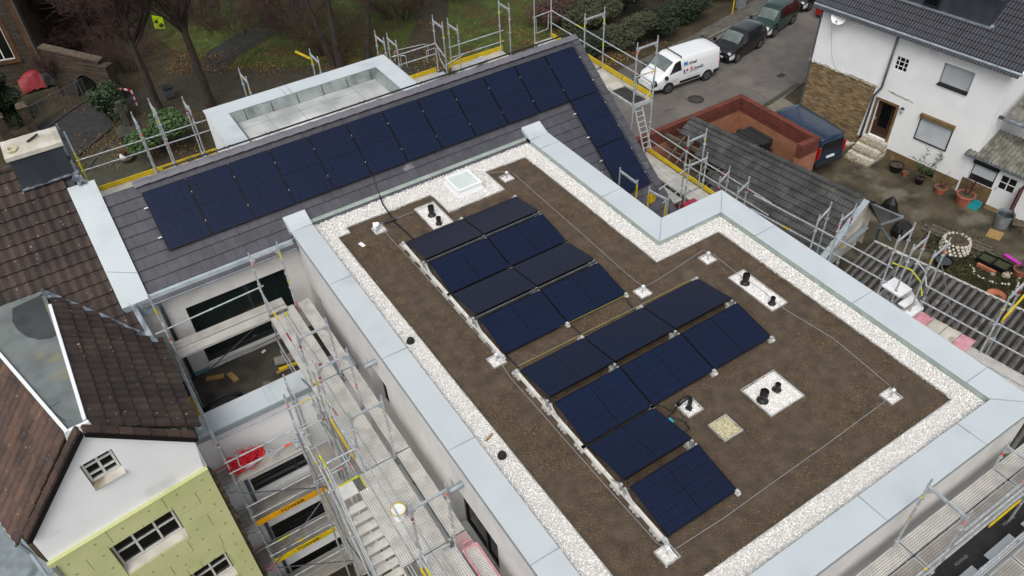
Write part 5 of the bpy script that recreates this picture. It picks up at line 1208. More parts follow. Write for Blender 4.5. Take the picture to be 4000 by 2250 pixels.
# terrace odds and ends
def brd(q,ang,l,w_,lab,z=-3.3,m_='wood'):
    p=atZ(q,z); g=MB(); d=Vector((math.cos(ang),math.sin(ang),0)); g.obox((p.x,p.y,z+.03),d*l/2,Vector((-d.y,d.x,0))*w_/2,(0,0,.025)); return tag(g.build('timber_offcut',m_),lab,'timber','timber offcuts on the terrace')
c5=lambda x,y:zz(600,1150,x,y,2.898)
brd(c5(700,950),-.35,.48,.15,'left pale timber offcut lying on the dark terrace'); brd(c5(902,945),-1.35,.42,.16,'right pale timber offcut lying on the dark terrace')
p=atZ(c5(1250,655),-3.3); g=MB(); g.beam(p+Vector((-.06,0,.01)),p+Vector((.06,.05,.02)),.08,.01); tag(g.build('paper_scrap','white'),'white paper scrap on the dark terrace floor','scrap')
a,b=atZ(c5(1370,765),-3.2),atZ(c5(1620,690),-3.2); g=MB(); g.beam(a,b,.3,.06); g.beam(a+Vector((0,-.35,0)),b+Vector((0,-.3,0)),.1,.06,1); g.beam(a+Vector((-.1,-.42,-.02)),a+Vector((.3,-.4,-.02)),.09,.05,2); tag(g.build('plank_stack',['deckold','yellow','wood']),'short planks and yellow board stacked on terrace beside scaffold post','planks')
g=MB(); P=[c5(590,1400),c5(585,1310),c5(640,1230),c5(740,1170),c5(850,1125),c5(940,1125),c5(990,1140)]; g.path([atZ(q,z)+Vector((0,0,0)) for q,z in zip(P,(-2.9,-2.6,-2.4,-2.3,-2.3,-2.4,-2.6))],.06,10); tag(g.build('black_hose','rubber',smooth=True),'thick black ribbed hose lying over the terrace edge','hose')
# ---------------- ground ----------------
GYB=-11.7
g=MB(); g.box(-150,-80,G0-1.6,12,220,G0-.06); g.box(12,-80,G0-1.6,190,-20,G0-.06); g.box(12,10.6,G0-1.6,190,220,G0-.06); g.box(12,-20,G0-1.6,190,10.6,GYB); struct('ground',g,'groundm')
def sheet(name,P,m_,z,st=True):
    g=MB(); a=sum(P[i][0]*P[(i+1)%len(P)][1]-P[(i+1)%len(P)][0]*P[i][1] for i in range(len(P)))
    if a<0: P=P[::-1]
    g.poly([(p[0],p[1],z) for p in P]); return struct(name,g,m_)
far=[(-2,14.0),(14,16.2),(23,18.1),(29,19.6),(38,20.9),(50,25),(70,33)]; near=[(-2,9.0),(14,10.6),(24,11.3),(28.1,11.25),(32,12.2),(45,16.5),(70,26)]
sheet('road',[*far,*near[::-1]],'asphalt',G0)
pv=[(-2,15.8),(14,18),(23.4,19.9),(30.9,20.9),(38.6,22.5),(50,27),(70,35)]
g=MB()
for a,b,c,d in zip(far,far[1:],pv[1:],pv): g.hexa([(*a,G0-.05),(*b,G0-.05),(*c,G0-.05),(*d,G0-.05),(*a,G0+.11),(*b,G0+.11),(*c,G0+.11),(*d,G0+.11)])
struct('pavement',g,'paver')
g=MB()
for a,b in zip(far,far[1:]): g.beam((*a,G0+.06),(*b,G0+.06),.14,.13)
struct('kerb',g,'concreteslab')
GY=-11.45
g=MB(); NX,NY=40,50
def yz(x,y):
    t=min(max((y-6.0)/3.5,0),1); return GY+(G0-.004-GY)*t*t*(3-2*t)
g.grid([[(12+25*i/NX,-20+30.6*j/NY,yz(0,-20+30.6*j/NY)) for j in range(NY+1)] for i in range(NX+1)]); struct('yard',g,'yard',smooth=True)
g=MB(); g.poly([(x,y,G0+.006) for x,y in ((25.5,9.9),(28.9,10.6),(29.4,10.45),(29.5,11.6),(28.0,11.6),(24.8,10.9))]); struct('driveway_strip',g,'concreteslab')
g=MB(); n_=14; a=Vector((24.6,10.95,G0+.008)); b=Vector((31.5,12.25,G0+.008)); g.beam(a,b,.3,.01); struct('gutter_stones',g,'cobble2')
# cracks and patches in the road
g=MB(); z3=lambda x,y:zz(2000,0,x,y); z4=lambda x,y:zz(3000,0,x,y); zs3=lambda x,y:zz(2400,50,x,y,3.22)
def gl(*qs,r=.012):
    P=[Vector((*gp(q),G0+.003)) for q in qs]
    for a,b in zip(P,P[1:]):
        k=3; L=[a.lerp(b,i/k)+Vector((random.uniform(-.05,.05),random.uniform(-.05,.05),0)) for i in range(k+1)]
        for c,d in zip(L,L[1:]): g.beam(c,d,random.uniform(r,r*2.2),.002)
gl(zs3(1290,640),zs3(1420,670),zs3(1470,710),zs3(1580,790)); gl(zs3(1120,1020),zs3(1250,920),zs3(1330,850)); gl(zs3(1660,950),zs3(1800,1010),zs3(1900,1070),zs3(1930,1160)); gl(zs3(1800,1010),zs3(1920,985)); gl(zs3(2100,690),zs3(2110,770),zs3(2100,800)); gl(zs3(2120,810),zs3(2230,890),zs3(2260,880)); gl(zs3(2320,745),zs3(2390,740),zs3(2450,700)); gl(zs3(640,1240),zs3(760,1200),r=.03); gl(zs3(640,980),zs3(800,1060),zs3(1010,1090)); gl(zs3(1700,950),zs3(1950,850)); gl(zs3(480,1060),zs3(590,1110))
c=Vector((*gp(zs3(2100,790)),G0+.003)); g.beam(c+Vector((-.3,0,0)),c+Vector((.3,.05,0)),.35,.003); struct('road_cracks',g,'asphaltdark')
mx,my=gp(z3(1387,750)); t=thing('manhole_cover','round iron manhole cover in the road in front of the white van','manhole',(mx,my,G0))
g=MB(); g.lathe([(.0,.006),(.24,.006),(.24,.008)],(mx,my,G0),28); 
for i in range(14): a=i*math.pi/7; g.box(mx+.27*math.cos(a)-.02,my+.27*math.sin(a)-.02,G0,mx+.27*math.cos(a)+.02,my+.27*math.sin(a)+.02,G0+.012)
g.build('cover','cobble2',t)
g=MB(); g.lathe([(.25,.004),(.38,.005),(.38,.003),(.5,.003)],(mx,my,G0),28); g.build('ring','asphaltdark',t)
# ---- brick garage shell
BG=thing('brick_garage','unfinished roofless garage of red hollow bricks beside the road','garage',(21,8,G0))
x0,x1,y0,y1,zt,th=15.2,24.45,5.1,10.5,-8.3,.3
g=MB(); wz=zt-.75
def wseg(ax,ay,bx,by):
    g.box(ax,ay,G0,bx,by,wz,0); g.box(ax,ay,wz,bx,by,zt,1)
wseg(x0,y1-th,x1,y1); wseg(x1-th,y0,x1,y1-th); wseg(x0,y0,x1-th-2.2,y0+th) if False else None; wseg(x0,y0,x0+th,y1-th)
wseg(x1-1.3,y0,x1-th,y0+th)
g.build('wall',['porotherm','wetbrick'],BG)
g=MB(); n_=26
x=x0
while x<x1-.1: g.box(x+.005,y1-th-.005,zt,min(x+.24,x1),y1+.005,zt+.03); x+=.25
y=y0
while y<y1-th-.05: g.box(x1-th-.005,y+.005,zt,x1+.005,min(y+.24,y1-th-.02),zt+.03); y+=.25
g.build('top_course','wetbrick',BG)
g=MB()
for k in range(9):
    for j in range(7):
        if random.random()<.96: g.box(21.3+j*.3+random.uniform(-.03,.03),7.0+random.uniform(-.1,.1),G0+k*.2,21.3+j*.3+.27,8.7+random.uniform(-.15,.15),G0+k*.2+.17)
for k in range(10): g.box(21.2+random.uniform(-.2,1.5),5.6+random.uniform(0,1),G0+random.uniform(0,.5),22+random.uniform(0,1.5),5.8+random.uniform(0,1),G0+.6)
tag(g.build('timber_stack','darkwood'),'tall stack of dark tarred timbers inside the roofless brick garage','timber stack')
# ---- tiled shed in front of it
SH=thing('old_shed','old shed with weathered grey pantile roof, partly collapsed at the road end','shed',(19,5,G0))
Rg0=Vector((19.95,9.6,-7.75)); Rg1=Vector((21.3,0,-7.75)); rd=(Rg1-Rg0).normalized(); sdn=Vector((rd.y,-rd.x,0)); 
if sdn.x>0: sdn=-sdn
pit=math.radians(33); ss=(sdn*math.cos(pit)+Vector((0,0,-math.sin(pit)))); ss2=(-sdn*math.cos(pit)+Vector((0,0,-math.sin(pit))))
LR=(Rg1-Rg0).length
def csh(u,v,c):
    if u<.1 or u>LR: return False
    # hole near the road end
    if v<.95: return u>.1
    if v<1.6: return u>1.4
    return u>3.0+ .3*math.sin(v*5)
g=MB(); tiles(g,Rg0,rd,ss,int(LR/.3)+1,17,.3,.32,'wave2',clip=csh,t=.06,amp=.035,jit=.014,stagger=False); tiles(g,Rg0+Vector((0,0,0)),rd,ss2,int(LR/.3)+1,4,.3,.32,'wave2',clip=lambda u,v,c:0<u<LR,t=.04,amp=.03,stagger=False)
g.build('roof','oldtile',SH)
g=MB(); 
for i in range(int(LR/.36)): a=Rg0+rd*(i*.36); b=a+rd*.38; g.tube(a+Vector((0,0,.02)),b+Vector((0,0,.05)),.13,8)
g.build('ridge_tiles','oldtile',SH)
g=MB()
for u in (.35,.9,1.6,2.3,3.0): 
    a=Rg0+rd*u-Vector((0,0,.1)); g.beam(a,a+ss*random.uniform(3.6,5.2),.09,.12)
for v in (.8,1.9,3.0): a=Rg0+rd*(-.3)+ss*v-Vector((0,0,.03)); g.beam(a,a+rd*3.6,.05,.05)
a=Rg0+ss*1.1-Vector((0,0,.3)); g.beam(a+rd*-.9,a+rd*4.5,.18,.2); a=Rg0+ss*2.9-Vector((0,0,.4)); g.beam(a+rd*-1.9,a+rd*4.5,.16,.2)
for k in range(14): a=Rg0+rd*random.uniform(.3,3.2)+ss*random.uniform(2.8,4.8)-Vector((0,0,random.uniform(.4,1.2))); g.beam(a,a+Vector((random.uniform(-.8,.8),random.uniform(-.8,.8),random.uniform(-.2,.2))),.15,.05)
g.build('rafter','oldwood',SH)
g=MB(); E0=Rg0+ss*5.3; E1_=Rg1+ss*5.3; F0=Rg0+ss2*1.25; F1_=Rg1+ss2*1.25
dv=Vector((0,0,.12)); q=lambda p,z: Vector((p.x,p.y,z))
A_=Rg0+rd*3.2
g.quad(A_-dv,Rg1-dv,E1_-dv,A_+ss*5.3-dv); g.build('roof_deck','darkwood',SH)
g=MB(); W1=Rg1+rd*-.12; e1=W1+ss*2.9; g.poly([q(W1,W1.z-.1),q(e1,e1.z-.1),q(e1,G0),q(W1+ss2*.85,G0),q(W1+ss2*.85,(W1+ss2*.85).z-.1)]); g.quad(q(F0,G0),q(F1_,G0),q(F1_,F1_.z-.1),q(F0,F0.z-.1)); g.quad(q(E0,G0),q(E1_,G0),q(E1_,E1_.z-.1),q(E0,E0.z-.1)); g.build('gable_wall','mortarcap',SH)
g=MB(); g.beam(Rg1+Vector((0,-.02,.06)),Rg1+ss*3.2+Vector((0,-.02,.06)),.28,.05,0,sdn); g.beam(Rg1+Vector((0,-.02,.04)),Rg1+ss2*1.1+Vector((0,-.02,.04)),.1,.12,1); g.beam(Rg1+ss*3.1+Vector((.2,-.03,-.4)),Rg1+ss2*1.0+Vector((0,-.06,-1.3)),.22,.04); g.build('verge_flashing',['zinc','black'],SH)
# low side roof of the shed
t=thing('porch_roof','small grey tiled side roof with pale verge beside the shed gable','roof',(22.3,-.4,G0))
T0=atZ(z8(775,85),-8.2); T1=atZ(z8(1020,190),-8.4); T2=atZ(z8(850,245),-9.0); T3=atZ(z8(750,100),-8.6)
g=MB(); g.poly([T0,T1,T2,T3]); g.build('roof','oldtile',t); g=MB(); g.beam(T1+Vector((0,0,.03)),T2+Vector((0,0,.03)),.2,.05); g.beam(T0,T1,.05,.05); g.build('verge','zinc',t)
g=MB(); g.beam(T2+Vector((.0,0,-.2)),T2+Vector((.3,.1,-1.4)),.12,.04); g.beam(T2+Vector((.3,.2,-.3)),T1+Vector((-.3,0,-1.2)),.12,.05); g.build('post','zincdark',t)
g=MB()
for i in range(10): c=atZ(z8(1000+random.uniform(-30,30),320+random.uniform(-30,25)),GY); g.lathe([(.36,0),(.33,.3),(.2,.5),(0,.55)],(c.x,c.y,GY),7)
c=atZ(z8(905,150),GY); g.lathe([(.5,0),(.3,.6),(0,1.0)],(c.x,c.y,GY),7); tag(g.build('black_tarpaulin','black'),'black plastic tarpaulin bundles beside the shed porch','tarpaulin')
# ---- corrugated roof
CR=thing('corrugated_shed','long low shed with mossy corrugated cement roof between the houses','shed',(15,-7,G0))
a=atZ(z8(850,398),-8.1); b=atZ(z8(1932,905),-8.1); dr=(b-a).normalized(); dd=Vector((dr.y,-dr.x,0)); 
if dd.x>0: dd=-dd
dd=(dd+Vector((0,0,-.14))).normalized(); Lc=(b-a).length+7; g=MB(); cm=[]
st=a-dr*.3; n_=int(Lc/.035)
rows=[]
for i in range(n_):
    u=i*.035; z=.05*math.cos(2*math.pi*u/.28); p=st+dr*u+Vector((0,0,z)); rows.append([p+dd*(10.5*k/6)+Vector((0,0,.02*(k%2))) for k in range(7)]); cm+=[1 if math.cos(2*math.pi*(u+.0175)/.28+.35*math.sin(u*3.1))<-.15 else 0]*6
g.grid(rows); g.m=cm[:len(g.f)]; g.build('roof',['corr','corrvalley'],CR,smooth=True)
g=MB(); s1=st-Vector((0,0,.1)); s2=st+dr*Lc-Vector((0,0,.1)); g.quad(s1,s2,q(s2,G0),q(s1,G0)); g.quad(s1,s1+dd*10.5,q(s1+dd*10.5,G0),q(s1,G0)); g.build('wall','mortarcap',CR)
g=MB(); g.beam(s1+Vector((0,0,.1))-dd*.05,s2+Vector((0,0,.1))-dd*.05,.03,.08); g.build('edge_strip','offwhite',CR)
# ---- white house on the right
WH=thing('white_house','two storey white rendered house with dark pantile roof and exposed stone corner','house',(32,5,G0))
F0_=Vector((29.5,10.3,0)); HU=Vector((math.sin(math.radians(6)),-math.cos(math.radians(6)),0)); HN=Vector((-HU.y,HU.x,0)); HN=Vector((HU.y,-HU.x,0))
if HN.x>0: HN=-HN
def hp(q_,o=0): P=atP(q_,F0_+HN*o,HN); return ((P-F0_).dot(HU),P.z)
ht=lambda u,z,o=0: Vector((F0_.x+HU.x*u,F0_.y+HU.y*u,z))+HN*o
def hrect(*qs):
    P=[hp(z4(*q_)) for q_ in qs]; us=sorted(p[0] for p in P); zs_=sorted(p[1] for p in P); return (us[0]+us[1])/2,(us[2]+us[3])/2,(zs_[0]+zs_[1])/2,(zs_[2]+zs_[3])/2
hB=hrect((975,420),(1070,450),(1040,550),(948,522)); hW=hrect((1330,478),(1565,545),(1510,712),(1275,640)); hD=hrect((830,760),(970,795),(905,1025),(760,985)); hS=hrect((1165,885),(1405,965),(1335,1128),(1108,1040))
zE=hp(z4(430,40))[1]+.02; uC=hp(z4(1885,460))[0]
hD=(hD[0],hD[1],hp(z4(740,1005))[1],hD[3])
G_=G0; G0=GY
g=MB(); bu,bz=hp(z4(830,655)); 
wall(g,F0_,HU,uC,-11.6,zE+.3,[hB,hW,hD,(0,bu-.05,-11.6,bz-.0)],-HN*.25)
g.quad(ht(uC,G0),ht(uC,G0,-9),ht(uC,zE+.3,-9),ht(uC,zE+.3)); g.quad(ht(0,G0),ht(0,G0,-9),ht(0,zE+3,-4.5),ht(0,zE+.3))
g.build('wall','housewhite',WH)
g=MB(); g.quad(ht(0,-11.6,-.03),ht(bu-.05,-11.6,-.03),ht(bu-.05,bz,-.03),ht(0,bz,-.03)); g.build('stone_wall','rubble',WH)
g=MB(); g.quad(ht(bu-.7,G0,.004),ht(bu-.05,G0,.004),ht(bu-.05,bz-.55,.004),ht(bu-.25,bz-.0,.004)) if False else None
g.hexa([ht(bu-.35,G0+.6,-.03),ht(bu-.02,G0+.6,-.03),ht(bu-.02,bz,-.03),ht(bu-.08,bz,-.03),ht(bu-.35,G0+.6,.003),ht(bu-.02,G0+.6,.003),ht(bu-.02,bz,.003),ht(bu-.08,bz,.003)]); g.build('render_patch','housewhite',WH)
g=MB(); u=-.05
R=random.Random(2)
while u<bu: g.obox(ht(u,bz+R.uniform(-.04,.05),.0),HU*.08,HN*.03,Vector((0,0,R.uniform(.03,.08)))); u+=.14
for k in range(8): g.obox(ht(bu+.7+k*.18,bz-.0-k*.012+R.uniform(-.02,.02),.0),HU*.1,HN*.012,Vector((0,0,.05)))
g.build('broken_render','mortarcap',WH)
g=MB(); g.beam(ht(-.03,G0,.02),ht(-.03,zE,.02),.08,.06); g.build('corner_strip','zincdark',WH)
# plinth
pu,pz=hp(z4(900,1120)); g=MB(); pb=hrect((1090,1195),(1225,1245),(1220,1300),(1075,1270)); pe=uC
g.obox(ht((pu+pe)/2,(G0+pz)/2,.01),HU*((pe-pu)/2),HN*.015,Vector((0,0,(pz-G0)/2))); g.build('plinth','brownplinth',WH)
g=MB(); g.obox(ht(pu+2.35,G0+.28,.03),HU*.42,HN*.01,Vector((0,0,.17))); g.build('cellar_window','black',WH)
# door with frame, windows
g=MB(); fw=.13
for a_,b_,c_,d_ in ((hD[0]-fw,hD[0],hD[2]-.1,hD[3]+fw),(hD[1],hD[1]+fw,hD[2]-.1,hD[3]+fw),(hD[0],hD[1],hD[3],hD[3]+fw)): g.obox(ht((a_+b_)/2,(c_+d_)/2,-.0),HU*((b_-a_)/2),HN*.03,Vector((0,0,(d_-c_)/2)))
dfr=g.build('door_frame','brownplinth',WH)
g=MB(); m1_,m2_=(hD[0]+hD[1])/2,(hD[2]+hD[3])/2; g.obox(ht(m1_,m2_,-.22),HU*((hD[1]-hD[0])/2),HN*.03,Vector((0,0,(hD[3]-hD[2])/2))); dr_=g.build('door','doorwood',WH)
g=MB(); g.obox(ht(m1_,m2_+.18,-.185),HU*.27,HN*.004,Vector((0,0,.65))); g.build('door_pane','glass',dr_)
g=MB(); g.obox(ht(hD[0]+.07,m2_-.1,-.17),HU*.02,HN*.03,Vector((0,0,.07))); g.build('handle','galv',dr_)
f=window(WH,F0_,HU,hB[0],hB[1],hB[2],hB[3],-HN*.05,frame='white',fw=.03,mull=(hB[0]+(hB[1]-hB[0])*.28,hB[0]+(hB[1]-hB[0])*.68),trans=(hB[2]+(hB[3]-hB[2])*.33,hB[2]+(hB[3]-hB[2])*.67))
def shut(R_,o,boxed,dark):
    T_=MB(); u0,u1,za,zb=R_; n_=int((zb-za)/.05)
    for i in range(n_): z=za+(zb-za)*(i+.5)/n_; T_.hexa([ht(u0,z-.023,o),ht(u1,z-.023,o),ht(u1,z-.02,o-.02),ht(u0,z-.02,o-.02),ht(u0,z+.02,o+.012),ht(u1,z+.02,o+.012),ht(u1,z+.025,o-.02),ht(u0,z+.025,o-.02)])
    T_.quad(ht(u0,za,o-.02),ht(u1,za,o-.02),ht(u1,zb,o-.02),ht(u0,zb,o-.02))
    s_=T_.build('shutter','shutter',WH)
    T_=MB(); e=.05
    for a_,b_,c_,d_ in ((u0-e,u0,za-e,zb+e),(u1,u1+e,za-e,zb+e),(u0,u1,zb,zb+e),(u0,u1,za-e*(2.5 if dark else 1),za)): T_.obox(ht((a_+b_)/2,(c_+d_)/2,o),HU*((b_-a_)/2),HN*.03,Vector((0,0,(d_-c_)/2)))
    T_.build('frame','darkframe',s_)
    if boxed: T_=MB(); T_.obox(ht((u0+u1)/2,zb+.1,o+.07),HU*((u1-u0)/2+.08),HN*.09,Vector((0,0,.09))); T_.build('box','brownplinth',s_)
    return s_
shut((hW[0]+.02,hW[1]-.02,hW[2]+.0,hW[3]),-.2,False,False); g=MB(); g.obox(ht((hW[0]+hW[1])/2,hW[2]+.02,-.08),HU*((hW[1]-hW[0])/2),HN*.16,Vector((0,0,.03))); g.build('sill','black',WH)
shut(hS,.03,True,False)
# roof with gutter and dormer
pr_=math.radians(40); rs=(-HN*math.cos(pr_)+Vector((0,0,math.sin(pr_)))); EO=ht(-.35,zE+.12,.35)
g=MB(); tiles(g,EO+rs*7.0,HU,-rs,int((uC+1.0)/.3),22,.3,.33,'wave2',t=.035,amp=.028,stagger=False); g.build('roof','darktile',WH)
g=MB(); g.quad(EO-Vector((0,0,.06)),EO+HU*(uC+.9)-Vector((0,0,.06)),EO+HU*(uC+.9)+rs*7-Vector((0,0,.06)),EO+rs*7-Vector((0,0,.06))); g.quad(EO-Vector((0,0,.07)),EO+HU*(uC+.9)-Vector((0,0,.07)),EO+HU*(uC+.9)-HN*.4-Vector((0,0,.07)),EO-HN*.4-Vector((0,0,.07))); g.build('eave_board','white',WH)
g=MB(); g.tube(EO+HN*.06-Vector((0,0,.02)),EO+HU*(uC+.9)+HN*.06-Vector((0,0,.02)),.07,10); g.build('gutter','zinc',WH)
du0=hp(z4(830,30))[0]; du1=hp(z4(1600,190))[0]+.1; g=MB(); c0_=EO+rs*1.25
o1=-HN*.9; 
dz0=zE+.12+1.0
P=[ht(du0,dz0,-.85),ht(du1,dz0,-.85),ht(du1,dz0+1.4,-.85),ht(du0,dz0+1.4,-.85)]; g.quad(*P); g.quad(P[0],P[3],P[3]-HN*4,P[0]-HN*4); g.quad(P[1],P[1]-HN*4,P[2]-HN*4,P[2]); g.build('dormer','chimneyslate',WH)
g=MB(); g.beam(ht(du0-.1,dz0+.0,-.8),ht(du1+.15,dz0+.0,-.8),.2,.06); g.beam(ht(du1+.12,dz0+.02,-.8),ht(du1+.12,dz0+.9,-2.4),.16,.05); g.beam(ht(du0,dz0+1.5,-.6),ht(du1+.3,dz0+1.5,-.6),.12,.12); g.build('dormer_flashing','zinc',WH)
uw=hp(z4(1170,20))[0]; window(WH,F0_-HN*.85,HU,uw-.35,uw+.45,dz0+.1,dz0+1.2,HN*.03,fw=.08)
# downpipe, dish, lamp, cable
g=MB(); a1,a2,a3,a4=[hp(z4(*q_),.12) for q_ in ((980,285),(858,660),(800,720),(675,1095))]
g.path([ht(a1[0]-.03,a1[1]-.0,-.0),ht(a1[0],a1[1]-.05,.12),ht(*a2,.12),ht(*a3,.12),ht(*a4,.12)],.06,10); g.build('downpipe','zincdark',WH,smooth=True)
du,dz_=hp(z4(535,130),.4); t=thing('satellite_dish','white satellite dish on upper left corner of the white house','satellite dish',ht(du,dz_,.4))
R_=Matrix.Rotation(0,3,'X'); g=MB(); nrm=(HN*.8+Vector((0,-.2,.5))).normalized(); e1_=nrm.orthogonal().normalized(); e2_=nrm.cross(e1_); cc=ht(du,dz_,.35)
rings=[]
for k in range(6):
    r_=.4*k/5; rings.append([cc+e1_*(r_*math.cos(i*math.pi/12))+e2_*(r_*math.sin(i*math.pi/12))+nrm*(.35*r_*r_) for i in range(25)])
g.grid(rings); g.build('dish','white',t,smooth=True)
g=MB(); g.tube(cc,ht(du,dz_-.1,.0),.02,6); g.path([cc-Vector((0,0,.38)),cc+nrm*.4-Vector((0,0,.35))],.012,5); lb=cc+nrm*.42-Vector((0,0,.33)); g.box(lb.x-.04,lb.y-.04,lb.z-.03,lb.x+.04,lb.y+.04,lb.z+.05); g.build('arm','galv',t)
lu,lz=hp(z4(1010,835),.15); t=thing('wall_lantern','black and white wall lantern right of the brown house door','wall lamp',ht(lu,lz,.12))
p=ht(lu,lz,.15); g=MB(); g.lathe([(.03,-.16),(.05,-.1),(.02,-.09)],p,8); g.lathe([(.11,.1),(.06,.17),(0,.2)],p,8); g.beam(ht(lu,lz-.14,0),ht(lu,lz-.14,.15),.03,.03); g.build('bracket','black',t); g=MB(); g.lathe([(.06,-.09),(.1,.1)],p,6); g.build('glass','milkglass',t)
g=MB(); P=[hp(z4(*q_),.02) for q_ in ((480,190),(480,420),(520,540),(580,620),(660,645),(740,625),(765,600))]; g.path([ht(*p_,.02) for p_ in P],.006,4); tag(g.build('wall_cable','greytext'),'loose cable hanging on the white house wall below the dish','cable')
# rubble steps at the door
ST2=thing('stone_steps','crumbling natural stone steps up to the brown door of the white house','steps',ht(hD[0]+.6,G0,.8))
R=random.Random(9)
NS=6; SHT=(hD[2]-GY)/NS
for k in range(NS):
    g=MB(); o0=.0; o1_=.3+.26*(NS-1-k)
    for i in range(7):
        u=hD[0]-.15+i*(hD[1]-hD[0]+.35)/7
        for w_ in range(3): g.obox(ht(u+.1+R.uniform(-.03,.03),G0+SHT*(k+.5),(w_+.5)*o1_/3+R.uniform(-.03,.03)),HU*R.uniform(.07,.12),HN*(o1_/6+R.uniform(-.01,.02)),Vector((0,0,SHT*.5+R.uniform(-.01,.02))))
    g.build('step','whitestone' if k%2 else 'rock',ST2)
g=MB()
for i in range(26): p=ht(hD[0]-1.0+R.uniform(-.3,.4),G0,.25+R.uniform(-.15,.25)); s_=R.uniform(.04,.13); g.obox(p+Vector((0,0,s_*.6)),Vector((s_,R.uniform(-.03,.03),0)),Vector((R.uniform(-.03,.03),s_*.7,0)),Vector((0,0,s_*.6)))
tag(g.build('rubble_heap','whitestone'),'small heap of broken stones at the foot of the stone wall','rubble')
p=atZ(z4(698,1215),G0); g=MB(); g.obox(p+Vector((0,0,.02)),(.16,.1,0),(-.1,.2,0),(0,0,.02)); tag(g.build('paving_slab','concreteslab'),'loose grey paving slab before the stone steps','slab')
# low extension at far right
EX=thing('house_extension','low white extension with mossy corrugated roof and white half glazed door','extension',ht(uC+2,G0,-.5))
lo=atZ(z4(1490,1150),-8.15); hi_=atZ(z4(1640,930),-7.2)
xu,_z=hp(z4(1500,1150),-.3)
xb=ht(uC-.55,0,.25); 
eu=uC-.75; og=.55; ez=-8.05
# fit eave: the pixel ray meets height ez
db_=atZ(z8(1720,128),GY); og=(db_-Vector((F0_.x,F0_.y,GY))).dot(HN)+.25; pe_=atP(z4(1490,1150),F0_+HN*og,HN); ez=pe_.z; eu=(pe_-F0_).dot(HU)
pt_=atZ(z4(1650,935),ez+.75); ru=(pt_-F0_).dot(HU); ro=(pt_-Vector((F0_.x,F0_.y,0))).dot(HN)
g=MB(); rows=[]; L_=7.0
for i in range(int(L_/.045)):
    u=eu+i*.045; z_=.035*math.cos(2*math.pi*u/.2); rows.append([ht(u,ez+z_+k*(.75)/3,og+(ro-og)*k/3) for k in range(4)])
g.grid(rows); g.build('roof','mosscorr',EX,smooth=True)
g=MB(); g.tube(ht(eu,ez-.06,og+.03),ht(eu+L_,ez-.06,og+.03),.05,8); g.build('gutter','zincdark',EX)
og2=og-.25
wl=lambda u,z,o=0: ht(u,z,og2+o)
Dp=[atP(z8(*q_),F0_+HN*og2,HN) for q_ in ((1650,95),(1790,160))]; d0=(Dp[0]-F0_).dot(HU); d1=(Dp[1]-F0_).dot(HU)
Sp=[atP(z4(*q_),F0_+HN*og2,HN) for q_ in ((1565,1225),(1745,1290),(1690,1420))]; s0=(Sp[0]-F0_).dot(HU); s1_=(Sp[1]-F0_).dot(HU); sz0,sz1=Sp[2].z,(Sp[0].z+Sp[1].z)/2
g=MB(); wall(g,F0_+HN*og2,HU,eu+L_,G0,ez,[(d0,d1,G0,G0+2.0)],-HN*.1); 
g.v=[v for v in g.v]; g.quad(wl(eu+.15,G0),wl(eu+.15,ez),ht(eu+.15,ez,-1),ht(eu+.15,G0,-1)); 
# trim the wall left of the extension start
g2=MB(); wall(g2,ht(eu+.15,0,og2),HU,L_-.2,G0,ez,[(d0-eu-.15,d1-eu-.15,G0,G0+2.05)],-HN*.1); g2.quad(wl(eu+.15,G0),wl(eu+.15,ez),ht(eu+.15,ez,-1),ht(eu+.15,G0,-1)); g2.build('wall','housewhite',EX)
g=MB(); g.obox(wl((eu+.2+d0)/2,G0+.45,.01),HU*((d0-eu-.3)/2),HN*.01,Vector((0,0,.45))); g.build('plinth','brownplinth',EX)
g=MB(); g.obox(wl((d0+d1)/2,G0+1.0,-.05),HU*((d1-d0)/2),HN*.03,Vector((0,0,1.0))); dd_=g.build('door','white',EX)
for i in range(2):
    for j in range(2):
        g=MB(); g.obox(wl(d0+(d1-d0)*(.3+.4*i),G0+1.3+.38*j,-.017),HU*((d1-d0)*.17),HN*.004,Vector((0,0,.16))); g.build('pane','glass',dd_)
g=MB(); g.obox(wl(d0+.08,G0+1.05,0),HU*.015,HN*.02,Vector((0,0,.09))); g.build('handle','galv',dd_)
T_=MB(); n_=14
for i in range(n_): z=sz0+.35+(sz1-sz0-.35)*(i+.5)/n_; T_.obox(wl((s0+s1_)/2,z,.03),HU*((s1_-s0)/2-.05),HN*.012,Vector((0,0,(sz1-sz0-.35)/n_/2-.006)))
sh_=T_.build('shutter','shutter',EX); g=MB(); g.obox(wl((s0+s1_)/2,(sz0+sz1)/2,.01),HU*((s1_-s0)/2),HN*.012,Vector((0,0,(sz1-sz0)/2))); g.obox(wl((s0+s1_)/2,sz1+.07,.08),HU*((s1_-s0)/2+.05),HN*.08,Vector((0,0,.07))); g.build('frame','darkframe',sh_)
g=MB(); u=d0-.45; g.beam(wl(s0+.35,G0,.4),wl(s0+.5,G0+1.1,.35),.3,.06); tag(g.build('plank','redwood'),'dark red board leaning under the extension shutter','plank')
m_=MB(); c=atZ(z8(1700,135),G0); m_.obox(c+Vector((0,0,.012)),HU*.42,HN*.2,(0,0,.01)); tag(m_.build('door_mat','brownplinth'),'brown door mat before the white half glazed door','mat')
g=MB(); g.obox(wl(d1+.25,G0+.9,.25),HU*.04,HN*.25,Vector((0,0,.9))); tag(g.build('side_partition','redwood'),'dark red timber partition right of the white door','partition')
